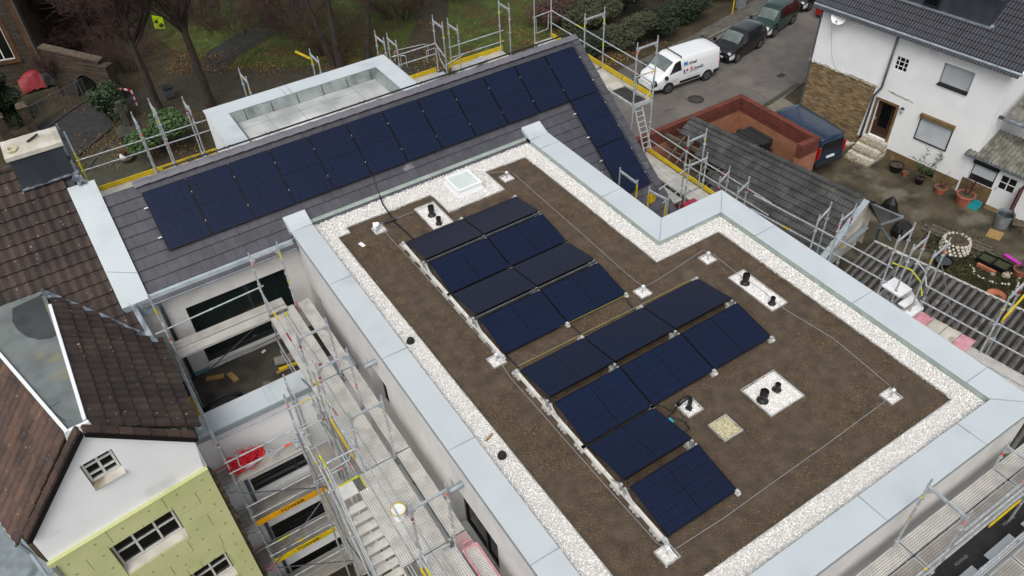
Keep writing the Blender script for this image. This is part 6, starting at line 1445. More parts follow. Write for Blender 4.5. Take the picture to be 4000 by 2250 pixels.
# right hand background roof: mossy corrugated
g=MB(); rows=[]
for i in range(120): u=uC+.3+i*.05; rows.append([ht(u,-7.25+.03*math.cos(i*.9)+k*.5,-.9-k*1.2) for k in range(4)])
g.grid(rows); tag(g.build('moss_roof','mosscorr',smooth=True),'dark mossy roof behind the extension at right edge','roof')
g=MB(); g.tube(ht(uC-.3,-7.3,-.7),ht(uC+5,-7.3,-.7),.09,8); tag(g.build('ridge_pipe','lead'),'grey lead covered joint between the two mossy roofs','flashing')
# ---------------- vehicles ----------------
G0=G_
def smooth_interp(K,x):
    """piecewise cubic through rows K (first column = x, falling or rising)"""
    K=sorted(K); xs_=[k[0] for k in K]
    if x<=xs_[0]: return K[0][1:]
    if x>=xs_[-1]: return K[-1][1:]
    i=max(j for j in range(len(xs_)-1) if xs_[j]<=x); t=(x-xs_[i])/(xs_[i+1]-xs_[i])
    out=[]
    for c in range(1,len(K[0])):
        a,b=K[i][c],K[i+1][c]; h=xs_[i+1]-xs_[i]
        def slope(j):
            if j==0 or j==len(K)-1: return 0
            s1=(K[j][c]-K[j-1][c])/(xs_[j]-xs_[j-1]); s2=(K[j+1][c]-K[j][c])/(xs_[j+1]-xs_[j])
            return 0 if s1*s2<=0 else 2*s1*s2/(s1+s2)
        m0,m1=slope(i)*h,slope(i+1)*h; t2,t3=t*t,t*t*t
        out.append((2*t3-3*t2+1)*a+(t3-2*t2+t)*m0+(-2*t3+3*t2)*b+(t3-t2)*m1)
    return out
def vehicle(name,label,cat,K,paint,loc,rz,wb,wr=.32,win=(),shield=None,rear=None,lamps=True,bars=False,cladding=False,ry=0,seg=70,group=None,lowcl=.0):
    """K rows: x, belt z, roof z, half width at belt, half width at roof, bottom z. x forward."""
    T_=thing(name,label,cat,loc,rz,group)
    xs_=[k[0] for k in K]; x0,x1=min(xs_),max(xs_)
    def sec(x,v):  # v 0..1 round half section bottom->belt->roof->centre
        bz,rz_,wb_,wr_,zb=smooth_interp(K,x)
        P=[(0,zb),(wb_*.86,zb),(wb_*.985,zb+.1),(wb_*1.0,zb+(bz-zb)*.5),(wb_*.975,bz),(wr_,rz_-.03-(rz_-bz)*.0),(wr_*.9,rz_+.005),(wr_*.5,rz_+.03),(0,rz_+.04)]
        t=v*(len(P)-1); i=min(int(t),len(P)-2); f=t-i; return P[i][0]+(P[i+1][0]-P[i][0])*f,P[i][1]+(P[i+1][1]-P[i][1])*f
    g=MB(); X=[x0+(x1-x0)*(1-math.cos(math.pi*i/seg))/2 for i in range(seg+1)]; VV=[0,.125,.25,.31,.375,.44,.5,.56,.625,.69,.75,.81,.875,1]
    rows=[]
    for x in X: rows.append([(x,-sec(x,v)[0],sec(x,v)[1]) for v in VV]+[(x,sec(x,v)[0],sec(x,v)[1]) for v in VV[::-1]][1:])
    g.grid(rows)
    g.poly(rows[0]); g.poly(rows[-1][::-1])
    g.build('body',paint,T_,smooth=True,world=False)
    def patch_(name,xa,xb,va,vb,m_,side,off=.008,n=8,parent=T_,xa2=None,xb2=None,smooth=True):
        g=MB(); R=[]
        for i in range(n+1):
            row=[]
            for j in range(n+1):
                v=va+(vb-va)*j/n; f=j/n; xl=xa+((xa2 if xa2 is not None else xa)-xa)*f; xr=xb+((xb2 if xb2 is not None else xb)-xb)*f; x=xl+(xr-xl)*i/n
                y,z=sec(x,v); y2,z2=sec(x,min(v+.01,1)); ny,nz=(z2-z),-(y2-y); l=math.hypot(ny,nz) or 1
                xx,yy=sec(x+.01,v); nx=-( (xx-y)*ny/l+(yy-z)*nz/l)/.01*0
                row.append((x,side*(y+ny/l*off),z+nz/l*off))
            R.append(row)
        g.grid(R); return g.build(name,m_,parent,smooth=smooth,world=False)
    for s_ in (1,-1):
        for w_ in win: patch_('side_window',w_[0],w_[1],.515,.615,'carglass',s_,xa2=w_[2],xb2=w_[3])
    def topglass(name,xa,xb,mg,m_='carglass'):
        g=MB(); R=[]
        for i in range(9):
            x=xa+(xb-xa)*i/8; bz,rz_,wb_,wr_,zb=smooth_interp(K,x); row=[]
            for j in range(-6,7):
                f=j/6; v=.97-abs(f)*0; y=wr_*mg*f; zt=rz_+.045-.035*abs(f)**2
                row.append((x,y,zt+.004))
            R.append(row)
        g.grid(R); return g.build(name,m_,T_,smooth=True,world=False)
    if shield: topglass('windscreen',shield[0],shield[1],shield[2],'reflectionglass')
    if rear: topglass('rear_window',rear[0],rear[1],rear[2])
    wx=[(x1+x0)/2+ry+wb/2,(x1+x0)/2+ry-wb/2]; hw=max(k[3] for k in K)
    for x in wx:
        for s_ in (1,-1):
            g=MB(); 
            for r_,a_,b_ in ((wr+.05,hw*.97,hw+.006),): g.tube((x,s_*a_*.8,wr+.01),(x,s_*b_,wr+.01),r_,22)
            g.build('wheel_arch','rubber',T_,world=False)
            g=MB(); g.tube((x,s_*(hw-.2),wr),(x,s_*(hw+.012),wr),wr,22); wl_=g.build('wheel','rubber',T_,world=False)
            g=MB(); g.tube((x,s_*(hw-.1),wr),(x,s_*(hw+.02),wr),wr*.62,16); g.tube((x,s_*(hw),wr),(x,s_*(hw+.026),wr),wr*.2,10,1)
            for i in range(6): a=i*math.pi/3; g.box(x+wr*.42*math.cos(a)-.03,s_*(hw+.018),wr+wr*.42*math.sin(a)-.03,x+wr*.42*math.cos(a)+.03,s_*(hw+.023),wr+wr*.42*math.sin(a)+.03,1)
            g.build('rim',['rim' if not cladding else 'galvdk','black'],wl_,world=False)
    for s_ in (1,-1):
        if lamps:
            patch_('headlight',x1-.42,x1-.05,.30,.46,'headlight',s_,off=.012); patch_('tail_light',x0+.02,x0+.12,.36,.56,'taillight',s_,off=.01)
        m0=shield[1] if shield else 0
        g=MB(); bz=smooth_interp(K,m0)[0]; g.obox((m0+.12,s_*(hw+.12),bz+.08),(.07,0,0),(0,.09,0),(0,0,.1)); g.tube((m0+.12,s_*(hw-.05),bz),(m0+.12,s_*(hw+.06),bz+.05),.02,6); g.build('mirror','black' if cladding or paint!='cargreen' else paint,T_,world=False,bevel=.02)
    return T_,patch_,sec
# x, belt, roof, halfwidth belt, halfwidth roof, bottom
KV=[(-2.48,1.0,1.55,.86,.7,.38),(-2.40,1.15,1.86,.93,.76,.32),(-1.6,1.18,1.94,.965,.80,.28),(0,1.18,1.96,.97,.81,.28),(.75,1.17,1.93,.97,.80,.28),(1.0,1.15,1.84,.965,.78,.28),(1.62,1.08,1.36,.95,.74,.28),(1.85,1.03,1.17,.93,.76,.28),(2.25,.88,1.03,.88,.72,.28),(2.43,.7,.88,.78,.6,.3),(2.5,.6,.68,.66,.5,.34)]
a=Vector((*gp(zz(2000,0,1175,708)),0)); b=Vector((*gp(zz(2000,0,1465,608)),0)); d=(a-b).normalized(); rzv=math.atan2(d.y,d.x); nrm=Vector((-d.y,d.x,0)); 
cen=(a+b)/2+nrm*(-.97 if nrm.y<0 else .97)
VH,pv_,sv_=vehicle('white_van','white delivery van with lettering on its side parked by the hedge','van',KV,'vanwhite',(cen.x,cen.y,G0),rzv,2.95,.34,win=((.55,1.45,.62,1.02),),shield=(1.08,1.66,.93),cladding=True,ry=-.02)
# the side that faces us
sd=-1 if (Matrix.Rotation(rzv,3,'Z')@Vector((0,-1,0))).y<0 else 1
for s_ in (1,-1):
    pv_('bumper',2.05,2.49,.07,.27,'rubber',s_,off=.02); pv_('bumper',-2.48,-1.95,.08,.33,'rubber',s_,off=.02); pv_('side_moulding',-.9,.65,.27,.33,'black',s_,off=.015)
    pv_('grille',2.26,2.5,.42,.62,'black',s_,off=.014)
    pv_('door_handle',.28,.42,.455,.47,'black',s_,off=.03)
g=MB()
for x in (-2.25,.55): g.beam((x,-.78,2.05),(x,.78,2.05),.05,.04); [g.beam((x,s_*.76,1.95),(x,s_*.76,2.05),.05,.04) for s_ in (1,-1)]
g.build('roof_bar','black',VH,world=False)
g=MB(); 
for x in (-1.75,-.5,.5): g.beam((x,-.974,.4),(x,-.94,1.2),.008,.006); g.beam((x,.974,.4),(x,.94,1.2),.008,.006)
g.build('door_seam','greytext',VH,world=False)
M4=Matrix.Translation((cen.x,cen.y,G0))@Matrix.Rotation(rzv,4,'Z')
ORG[VH.name]=M4
def vtext(s,size,m_,x,v,bold=.0,off=.02):
    y,z=sv_(x,v); y2,z2=sv_(x,v+.02); up=(M4.to_3x3()@Vector((0,sd*(y2-y),z2-z))).normalized(); X=(M4.to_3x3()@Vector((sd*1.0*-1 if False else (-1 if sd==1 else 1),0,0)))
    # reading direction: left to right as seen from outside
    out=M4.to_3x3()@Vector((0,sd,0)); X=up.cross(out).normalized()
    P=M4@Vector((x,sd*(y+off),z)); txt(s,size,m_,VH,P,X,up,align='LEFT',bold=bold)
vx=.2
sgn=-1
vtext('M',.38,'blue',.4,.565,.01); vtext('ichael',.27,'textgrey',.03,.56,.005)
vtext('S',.36,'red',-.1,.495,.012); vtext('chmidt',.27,'textgrey',-.34,.49,.005)
vtext('Sanit\u00e4r- und Heizungstechnik',.085,'greytext',.3,.45); vtext('www.michael-schmidt.de',.09,'greytext',.1,.38); 
for i,s in enumerate(('Tel. 0 22 41','Fax 0 22 41','Mobil 01 71')): vtext(s,.1,'greytext',1.25,.41-.025*i)
for k,(m_,x) in enumerate((('blue',.36),('red',.14))):
    y,z=sv_(x,.495); g=MB(); g.tube((x,sd*(y-.02),z),(x,sd*(y+.015),z),.075,14); g.build('emblem',m_,VH,world=False)
txt('S',.16,'red',VH,M4@Vector((2.1,.1*sd,1.155)),M4.to_3x3()@Vector((0,1,0)),M4.to_3x3()@Vector((-1,0,.25)),bold=.01)
g=MB(); g.box(2.49,-.26,.42,2.52,.26,.53); g.build('number_plate','white',VH,world=False)
def car_at(fw,rw,K,name,label,paint,wb,half,wr=.31,**k):
    a=Vector((*gp(fw),0)); b=Vector((*gp(rw),0)); d=(a-b).normalized(); n=Vector((-d.y,d.x,0)); n=n if n.y>0 else -n; c=(a+b)/2+n*half; rz_=math.atan2(d.y,d.x)
    r=vehicle(name,label,'car',K,paint,(c.x,c.y,G0),rz_,wb,wr,**k); ORG[r[0].name]=Matrix.Translation((c.x,c.y,G0))@Matrix.Rotation(rz_,4,'Z'); return r
KG=[(-2.1,.75,.95,.72,.55,.3),(-2.05,.95,1.2,.82,.6,.25),(-1.75,1.0,1.48,.86,.6,.22),(-1.0,.98,1.58,.88,.62,.2),(.0,.97,1.58,.88,.63,.2),(.45,.96,1.5,.88,.63,.2),(1.15,.93,1.08,.87,.66,.2),(1.35,.9,.99,.86,.68,.2),(1.85,.75,.85,.8,.62,.2),(2.05,.62,.7,.7,.55,.24),(2.1,.5,.55,.6,.5,.3)]
BC,pb_,sb_=car_at(zz(2000,0,1700,470),zz(2000,0,1865,365),KG,'black_car','black compact car parked behind the white van','carblack',2.58,.86,shield=(.5,1.15,.94),rear=(-1.98,-1.72,.85),win=((-.75,.75,-.62,.42),(-1.75,-.82,-1.55,-.7)),group='cars parked along the hedge side kerb')
for s_ in (1,-1): pb_('roof_rail',-1.5,.3,.735,.745,'black',s_,off=.02)
MB_=ORG[BC.name]
g=MB(); g.box(2.07,-.26,.42,2.11,.26,.53); g.build('number_plate','white',BC,world=False); txt('SU MS 303',.09,'black',BC,MB_@Vector((2.113,0,.475)),MB_.to_3x3()@Vector((0,1,0)),(0,0,1))
g=MB(); g.tube((2.0,0,.72),(2.1,0,.70),.06,14); g.tube((2.09,0,.703),(2.105,0,.70),.045,14,1); g.build('badge',['galv','black'],BC,world=False)
KY=[(-2.1,.8,1.0,.7,.55,.3),(-2.05,1.0,1.45,.8,.6,.25),(-1.75,1.0,1.66,.84,.62,.22),(-.6,.98,1.7,.85,.63,.2),(.3,.97,1.66,.85,.63,.2),(.6,.95,1.52,.85,.62,.2),(1.3,.92,1.05,.84,.64,.2),(1.8,.78,.9,.78,.6,.2),(2.05,.6,.68,.68,.52,.26),(2.1,.5,.55,.6,.5,.3)]
GC=car_at(zz(3000,0,50,278),zz(3000,0,178,185),KY,'green_car','dark green small people carrier parked behind the black car','cargreen',2.5,.84,shield=(.65,1.28,.92),rear=(-2.03,-1.85,.8),win=((-.6,.85,-.5,.5),(-1.75,-.7,-1.65,-.6)),group='cars parked along the hedge side kerb')
a=Vector((*gp(zz(3000,0,300,88)),0)); r4=vehicle('dark_car','dark blue black car at the far end of the parked row','car',KG,'cardark',(a.x+1.2,a.y+1.2,G0),math.atan2(-.45,-1.7),2.6,.32,shield=(.5,1.15,.94),rear=(-1.98,-1.72,.85),win=((-.75,.75,-.62,.42),(-1.75,-.82,-1.55,-.7)),group='cars parked along the hedge side kerb')
a=Vector((*gp(zz(3000,0,400,165)),0)); vehicle('red_car','red car half hidden behind the corner of the white house','car',KG,'carred',(a.x+2.3,a.y+.35,G0),math.atan2(.35,1.7)*1.0,2.6,.32,shield=(.5,1.15,.94),rear=(-1.98,-1.72,.85),win=((-.75,.75,-.62,.42),(-1.75,-.82,-1.55,-.7)))
# blue van wedged between garage and white house, rear towards us
KB=[(-2.4,1.0,1.7,.88,.74,.35),(-2.32,1.15,1.93,.93,.78,.3),(-1.5,1.18,1.97,.95,.8,.28),(.9,1.17,1.96,.95,.8,.28),(1.2,1.1,1.8,.94,.76,.28),(1.75,1.02,1.2,.92,.74,.28),(2.2,.85,.98,.86,.7,.28),(2.4,.6,.7,.7,.5,.34)]
VZ=G0-.3; q0=atZ(z4(345,1265),VZ+.3); q1=atZ(z4(540,1195),VZ+.3); mid=(q0+q1)/2
fwd=(Vector((*gp(z4(165,840),VZ+1.95),0))-Vector((*gp(z4(487,1045),VZ+1.95),0))).normalized()
BV=vehicle('blue_van','dark blue van squeezed between the brick garage and the white house','van',KB,'carblue',(mid.x+fwd.x*2.35,mid.y+fwd.y*2.35,VZ),math.atan2(fwd.y,fwd.x),3.0,.33,shield=(1.25,1.8,.9),win=((.2,1.5,.3,1.15),(-1.9,-.9,-1.85,-.9)),ry=0)[0]
g=MB(); g.box(-2.44,-.62,1.2,-2.35,.62,1.72); g.build('rear_window','carglass',BV,world=False,bevel=.02)
g=MB(); 
for s_ in (1,-1): g.box(-2.45,s_*.78,.85,-2.36,s_*.92,1.5)
g.build('tail_light','taillight',BV,world=False,bevel=.02)
g=MB(); g.box(-2.46,-.9,.32,-2.3,.9,.55); g.build('bumper','rubber',BV,world=False,bevel=.03)
g=MB(); g.box(-2.445,-.28,.72,-2.4,.24,.84); g.build('number_plate','white',BV,world=False)
g=MB()
for k in range(10): g.beam((-1.6+k*.22,-.25,2.012),(-1.5+k*.22,-.25,2.012),.015,.006)
g.build('roof_groove','greytext',BV,world=False)
# ---------------- yard things ----------------
G0=GY
def pot(q,r,h,m_,label,plant=None,grp='plant pots in the yard'):
    x,y=gp(q); t=thing('plant_pot',label,'plant pot',(x,y,G0),0,grp)
    g=MB(); g.lathe([(0,0),(r*.72,0),(r*.95,h*.85),(r*1.06,h*.87),(r*1.06,h),(r*.93,h),(r*.9,h*.85)],(x,y,G0),20); g.build('pot',m_,t)
    g=MB(); g.lathe([(r*.92,h*.87),(0,h*.9)],(x,y,G0),16); g.build('earth','soil',t)
    R=random.Random(int(x*100)); 
    if plant:
        g=MB(); lf=MB()
        for i in range(plant[1]):
            a=R.uniform(0,6.28); P=Vector((x,y,G0+h*.85)); d=Vector((math.cos(a)*.35,math.sin(a)*.35,1)).normalized(); L=plant[2]*R.uniform(.6,1)
            pts_=[P]; 
            for k in range(6): d=(d+Vector((R.uniform(-.3,.3),R.uniform(-.3,.3),R.uniform(-.1,.15)))).normalized(); pts_.append(pts_[-1]+d*L/6)
            for k in range(6): g.tube(pts_[k],pts_[k+1],.016*(1-k/8),5,0,.016*(1-(k+1)/8))
            for k in range(2,7):
                for _ in range(3 if plant[0]!='bare' else 2):
                    e=Vector((R.uniform(-1,1),R.uniform(-1,1),R.uniform(-.3,1))).normalized(); g.tube(pts_[k],pts_[k]+e*.22,.006,3,0,.002)
                    if plant[0]!='bare':
                        for __ in range(5):
                            c=pts_[k]+e*R.uniform(.08,.26)+Vector((R.uniform(-.05,.05),R.uniform(-.05,.05),0)); u=Vector((R.uniform(-1,1),R.uniform(-1,1),R.uniform(-.3,.3))).normalized()*.06; v=u.cross(Vector((0,0,1))).normalized()*.03; lf.quad(c-v,c+u*.5-v*.2+v*.2,c+v,c-u*.6)
        g.build('stem','twig',t)
        if lf.v: lf.build('foliage','leafbright',t)
    return t
pot(z4(957,1290),.35,.42,'black','large black plastic tub with bare twig next to the stone steps',('bare',1,.9))
pot(z4(1030,1328),.14,.25,'terracotta','small terracotta jar beside the large black tub')
pot(z4(1135,1385),.22,.36,'black','black pot with leafy green shrub under the closed shutter',('leaf',7,1.5))
pot(z4(1290,1455),.28,.38,'terracotta','red clay pot with thin bare twigs before the brown plinth',('bare',5,.9))
pot(z8(1465,88),.42,.6,'terracotta','big terracotta pot with gnarled leafless little tree by the turquoise box',('bare',9,1.3))
x,y=gp(z8(1540,110)); g=MB(); u_=HU*.3; v_=HN*.22
for a_,b_,c_ in ((u_,v_*.0+HN*.01,v_),(u_,HN*.01,-v_),(HU*.01,v_,u_),(HU*.01,v_,-u_)): g.obox(Vector((x,y,G0+.16))+c_,a_,b_,(0,0,.15))
g.obox((x,y,G0+.02),u_,v_,(0,0,.01)); tag(g.build('storage_box','turq'),'open turquoise plastic box beside the big terracotta pot','box')
def tub(q,r,h,m_,name,label,cat):
    x,y=gp(q); t=thing(name,label,cat,(x,y,G0)); g=MB(); g.lathe([(r*.75,0),(r,h),(r*1.05,h),(r*1.05,h-.03)],(x,y,G0),22); g.lathe([(r*.95,h-.01),(r*.9,h*.8)],(x,y,G0),22); g.build('shell',m_,t); g=MB(); g.lathe([(r*.94,h*.85),(0,h*.85)],(x,y,G0),18); g.build('content','water',t); return t
tub(z8(1755,255),.4,.75,'zinc','rain_barrel','grey zinc tub with water standing before the white door','tub')
tub(z8(1310,555),.38,.35,'black','mortar_tub','black mortar bucket on the ground right of the stone planter','tub')
# chair
x,y=gp(z8(1860,285)); t=thing('garden_chair','dark rattan garden chair by the dark red partition','chair',(x,y,G0),.6)
M=Matrix.Translation((x,y,G0))@Matrix.Rotation(.6,4,'Z'); ORG[t.name]=M
g=MB(); g.box(-.25,-.25,.4,.25,.25,.45); g.build('seat','brickrough',t,world=False); g=MB(); g.hexa([(-.25,.23,.45),(.25,.23,.45),(.25,.27,.45),(-.25,.27,.45),(-.25,.33,.95),(.25,.33,.95),(.25,.37,.95),(-.25,.37,.95)]); g.build('backrest','brickrough',t,world=False)
for sx in (-.22,.22):
    for sy in (-.22,.22): g=MB(); g.tube((sx,sy,0),(sx,sy,.4),.018,6); g.build('leg','black',t,world=False)
# wooden boards on the ground
def boards(P,n,w_,l,ang,label,m_='oldwood'):
    g=MB(); R=random.Random(n)
    x,y=gp(P)
    for i in range(n):
        d=Vector((math.cos(ang+R.uniform(-.04,.04)),math.sin(ang+R.uniform(-.04,.04)),0)); s_=Vector((-d.y,d.x,0)); g.obox(Vector((x,y,G0+.03+R.uniform(0,.06)))+s_*((i-n/2)*w_)+d*R.uniform(-.2,.2),d*l/2*R.uniform(.8,1),s_*w_*.45,(0,0,.015))
    return tag(g.build('board_pile',m_),label,'boards','weathered boards in the yard')
pa_,pb2=gp(z8(1240,260)),gp(z8(1640,430)); an=math.atan2(pb2[1]-pa_[1],pb2[0]-pa_[0])
boards(z8(1330,315),4,.2,2.0,an,'weathered boards lying in the yard left of the round planter'); boards(z8(1560,400),5,.14,1.8,an,'weathered boards lying in the yard right of the round planter')
g=MB(); x,y=gp(z8(1710,325)); g.obox((x,y,G0+.03),(.35,.1,0),(-.1,.3,0),(0,0,.02)); tag(g.build('board','wood'),'yellowish wet board lying on the yard floor','board')
# round stone planter
x,y=gp(z8(1400,430)); t=thing('stone_planter','round planter of white field stones with dead shrub in the yard','planter',(x,y,G0))
R=random.Random(5); g=MB()
for k in range(4):
    for i in range(18):
        a=i*6.283/18+k*.2; r_=.62-.02*k; c=Vector((x+r_*math.cos(a),y+r_*math.sin(a),G0+.08+.15*k)); s_=R.uniform(.07,.1)
        g.lathe([(0,-s_),(s_*.8,-s_*.5),(s_,0),(s_*.7,s_*.6),(0,s_*.85)],c,6,sx=1.1)
g.build('stones','whitestone',t); g=MB(); g.lathe([(.56,.5),(0,.55)],(x,y,G0),16); g.build('earth','soil',t)
g=MB(); 
for i in range(16):
    a=R.uniform(0,6.28); P=Vector((x+.2*math.cos(a),y+.2*math.sin(a),G0+.5)); q2=P+Vector((math.cos(a)*.3,math.sin(a)*.3,R.uniform(.2,.6))); g.tube(P,q2,.02,5,0,.006)
g.build('dead_shrub','oldwood',t)
# square black basins, stone edging, small things
def basin(q,s_,label):
    x,y=gp(q); t=thing('plant_basin',label,'basin',(x,y,G0),0,'black square plant basins'); u=HU*s_; v=HN*s_
    g=MB()
    for c_,a_,b_ in ((v,u,HN*.03),(-v,u,HN*.03),(u,HU*.03,v),(-u,HU*.03,v)): g.obox(Vector((x,y,G0+.14))+c_,a_,b_,(0,0,.14))
    g.build('rim','black',t); g=MB(); g.obox((x,y,G0+.1),u*.97,v*.97,(0,0,.1)); g.build('moss','leafolive',t)
basin(z8(1645,530),.33,'black square basin with moss, left of two on the yard bed'); basin(z8(1750,575),.33,'black square basin with moss, right of two on the yard bed')
g=MB(); R=random.Random(8)
for line in ((z8(1530,560),z8(1560,620),z8(1640,670),z8(1740,700),z8(1830,700)),(z8(1780,610),z8(1860,620),z8(1890,650),z8(1860,780),z8(1880,790)),(z8(1300,430),z8(1370,480),z8(1470,490))):
    P=[Vector((*gp(q_),G0)) for q_ in line]
    for a_,b_ in zip(P,P[1:]):
        n_=max(1,int((b_-a_).length/.12))
        for i in range(n_): c=a_.lerp(b_,i/n_)+Vector((R.uniform(-.03,.03),R.uniform(-.03,.03),.03)); s_=R.uniform(.04,.09); g.lathe([(0,-s_),(s_*.8,-s_*.5),(s_,0),(s_*.7,s_*.6),(0,s_*.85)],c,6)
tag(g.build('stone_edging','whitestone'),'winding edging of small white stones round the yard beds','edging')
x,y=gp(z8(1710,800)); t=thing('plant_pot','empty wide terracotta bowl lying near the corrugated roof','plant pot',(x,y,G0),0,'plant pots in the yard'); g=MB(); g.lathe([(.25,0),(.38,.2),(.4,.2),(.36,.17),(.2,.03),(0,.03)],(x,y,G0),20); g.build('bowl','terracotta',t)
pot(z8(1890,625),.3,.35,'terracotta','terracotta pot with dry grass among the white edging stones',('bare',8,.5))
x,y=gp(z8(1855,530)); g=MB(); d_=(HU*.5+HN*.1); g.obox((x,y,G0+.1),d_,d_.cross(Vector((0,0,1))).normalized()*.1,(0,0,.02)); 
for t_ in (-.7,.7): c=Vector((x,y,G0+.05))+d_*t_; g.tube(c-HN*.1,c+HN*.1,.03,8)
tag(g.build('skateboard','magenta'),'bright pink skateboard lying in the yard','skateboard')
x,y=gp(z8(1640,590)); g=MB(); g.obox((x,y,G0+.1),HU*.42,HN*.07,(0,0,.08)); tag(g.build('window_box','terracotta'),'long terracotta planter in front of the black basins','planter')
for q_,s_ in ((z8(1690,628),.13),(z8(1790,640),.2)):
    x,y=gp(q_); g=MB(); g.lathe([(0,-s_*.4),(s_,0),(s_*.8,s_*.6),(0,s_*.8)],(x,y,G0+.05),7); tag(g.build('boulder','rock'),['sandy','grey'][s_>.15]+' rounded boulder beside the stone edging of the bed','stone')

# weeds and moss tufts round the beds
pts=[]
Rw=random.Random(77)
for c_,rx_,ry_,n_ in ((z8(1700,680),230,90,2600),(z8(1450,520),140,120,1500),(z8(1250,360),90,60,300),(z8(1850,830),110,80,1200)):
    for i in range(n_):
        q_=(c_[0]+Rw.gauss(0,rx_*.35),c_[1]+Rw.gauss(0,ry_*.35)); p=atZ(q_,GY)
        if p.x<21.5: continue
        pts.append((p.x,p.y,GY+.01))
mat('weed','#2c3015','#4c4a26',1.2,.9,detail=3,isl=.4)
scatter('weeds',pts,np.array([(-.9,0,0),(.9,0,0),(.5,.4,1.3),(-.4,.3,1.5)],float),np.array([(0,1,2,3)]),.03,.07,'weed',1)
# ---------------- garden behind: paths, lawn ----------------
G0=G_
z1=lambda x,y:zz(0,0,x,y); z2=lambda x,y:zz(1000,0,x,y); zt_=lambda x,y:zz(500,0,x,y,3.22); zq=lambda x,y:zz(0,0,x,y,3.22)
e=.004
sheet('lawn',[gp(ov(480,-260)),gp(ov(1900,-120)),gp(ov(1560,0)),gp(ov(1400,130)),gp(ov(1180,175)),gp(ov(950,165)),gp(ov(780,178)),gp(ov(545,175)),gp(ov(470,140)),gp(ov(330,60))],'lawn',G0-.04)
sheet('cobble_path',[gp(q) for q in (ov(330,240),ov(470,185),ov(560,172),ov(780,165),ov(880,160),ov(1010,140),ov(1045,60),ov(1035,-60),ov(1135,-60),ov(1120,90),ov(1120,170),ov(1000,240),ov(780,262),ov(420,282),ov(360,300))],'cobble',G0-.03)
sheet('side_path',[gp(q) for q in (ov(480,185),ov(520,130),ov(640,60),ov(760,-20),ov(830,-20),ov(690,85),ov(600,140),ov(560,180))],'asphaltdark',G0-.025)
sheet('drive',[gp(q) for q in (z1(180,1290),z1(250,960),z1(500,830),z1(800,690),z1(900,640),z1(1050,700),z1(830,970),z1(590,1170),z1(500,1300))],'asphaltdark',G0-.02)
sheet('paved_corner',[gp(q) for q in (z1(640,1280),z1(700,1200),z1(800,1110),z1(930,1050),z1(1060,1060),z1(1150,1250),z1(900,1400),z1(680,1420))],'cobble2',G0-.015)
g=MB(); P=[Vector((*gp(q),G0)) for q in (z1(650,1290),z1(700,1210),z1(790,1120),z1(900,1070),z1(980,1050))]
for a,b in zip(P,P[1:]): g.beam(a,b,.25,.08)
struct('kerb',g,'darkstone')
g=MB(); P=[Vector((*gp(q),G0)) for q in (z1(590,1175),z1(830,975))]; g.beam(P[0],P[1],.12,.12)
P=[Vector((*gp(q),G0)) for q in (z1(370,955),z1(600,790),z1(790,680))]
for a,b in zip(P,P[1:]): g.beam(a,b,.12,.12)
struct('kerb',g,'darkstone')
# leaf litter
LQ=np.array([(-1,-.6,0),(1,-.5,.1),(.9,.6,.0),(-.8,.5,.25)],float); LF=np.array([(0,1,2,3)])
litz=[(ov(300,20),ov(1560,190),8000,0),(ov(430,120),ov(1300,180),5000,0),(ov(1250,0),ov(1560,110),2500,0),(z1(350,560),z1(900,860),500,1),(z1(560,1000),z1(900,1300),400,1),(z1(850,850),z1(1560,1180),1300,1),(ov(1490,140),ov(1950,215),2600,0),(ov(1500,110),ov(1800,200),1500,0)]
pts=[]
for a,b,n_,_ in litz:
    for i in range(n_):
        q=(random.uniform(a[0],b[0]),random.uniform(a[1],b[1])); p=atZ(q,G0)
        if not(24.5<p.y<60 or _ or p.y>20.5): continue
        if math.sin(p.x*.9)+math.cos(p.y*.7+p.x*.2)<-.9 and random.random()<.7: continue
        pts.append((p.x,p.y,G0+.01+random.uniform(0,.02)+(.12 if p.y<24.5 else 0)))
scatter('fallen_leaves',pts,LQ,LF,.028,.055,'litter',1)
# grass tufts on the lawn
GB=np.array([(-.25,0,0),(.25,0,0),(.12,.25,2.2),(-.05,.2,2.4)],float)
pts=[]
lawnP=[gp(ov(560,-60)),gp(ov(1600,-40)),gp(ov(1450,110)),gp(ov(1200,170)),gp(ov(600,170))]
while len(pts)<26000:
    q=(random.uniform(700,2500),random.uniform(-60,290)); p=atZ(q,G0)
    if inpoly(p.x,p.y,lawnP) and not inpoly(p.x,p.y,[gp(q_) for q_ in (ov(1010,140),ov(1045,60),ov(1035,-60),ov(1135,-60),ov(1120,90),ov(1120,170))]): pts.append((p.x,p.y,G0-.03))
mat('grassblade','#2c3d16','#475a22',.8,.8,detail=3,c3='#5c5128',c3scale=.35,c3pos=.56)
scatter('grass',pts,GB,LF,.03,.06,'grassblade',1)
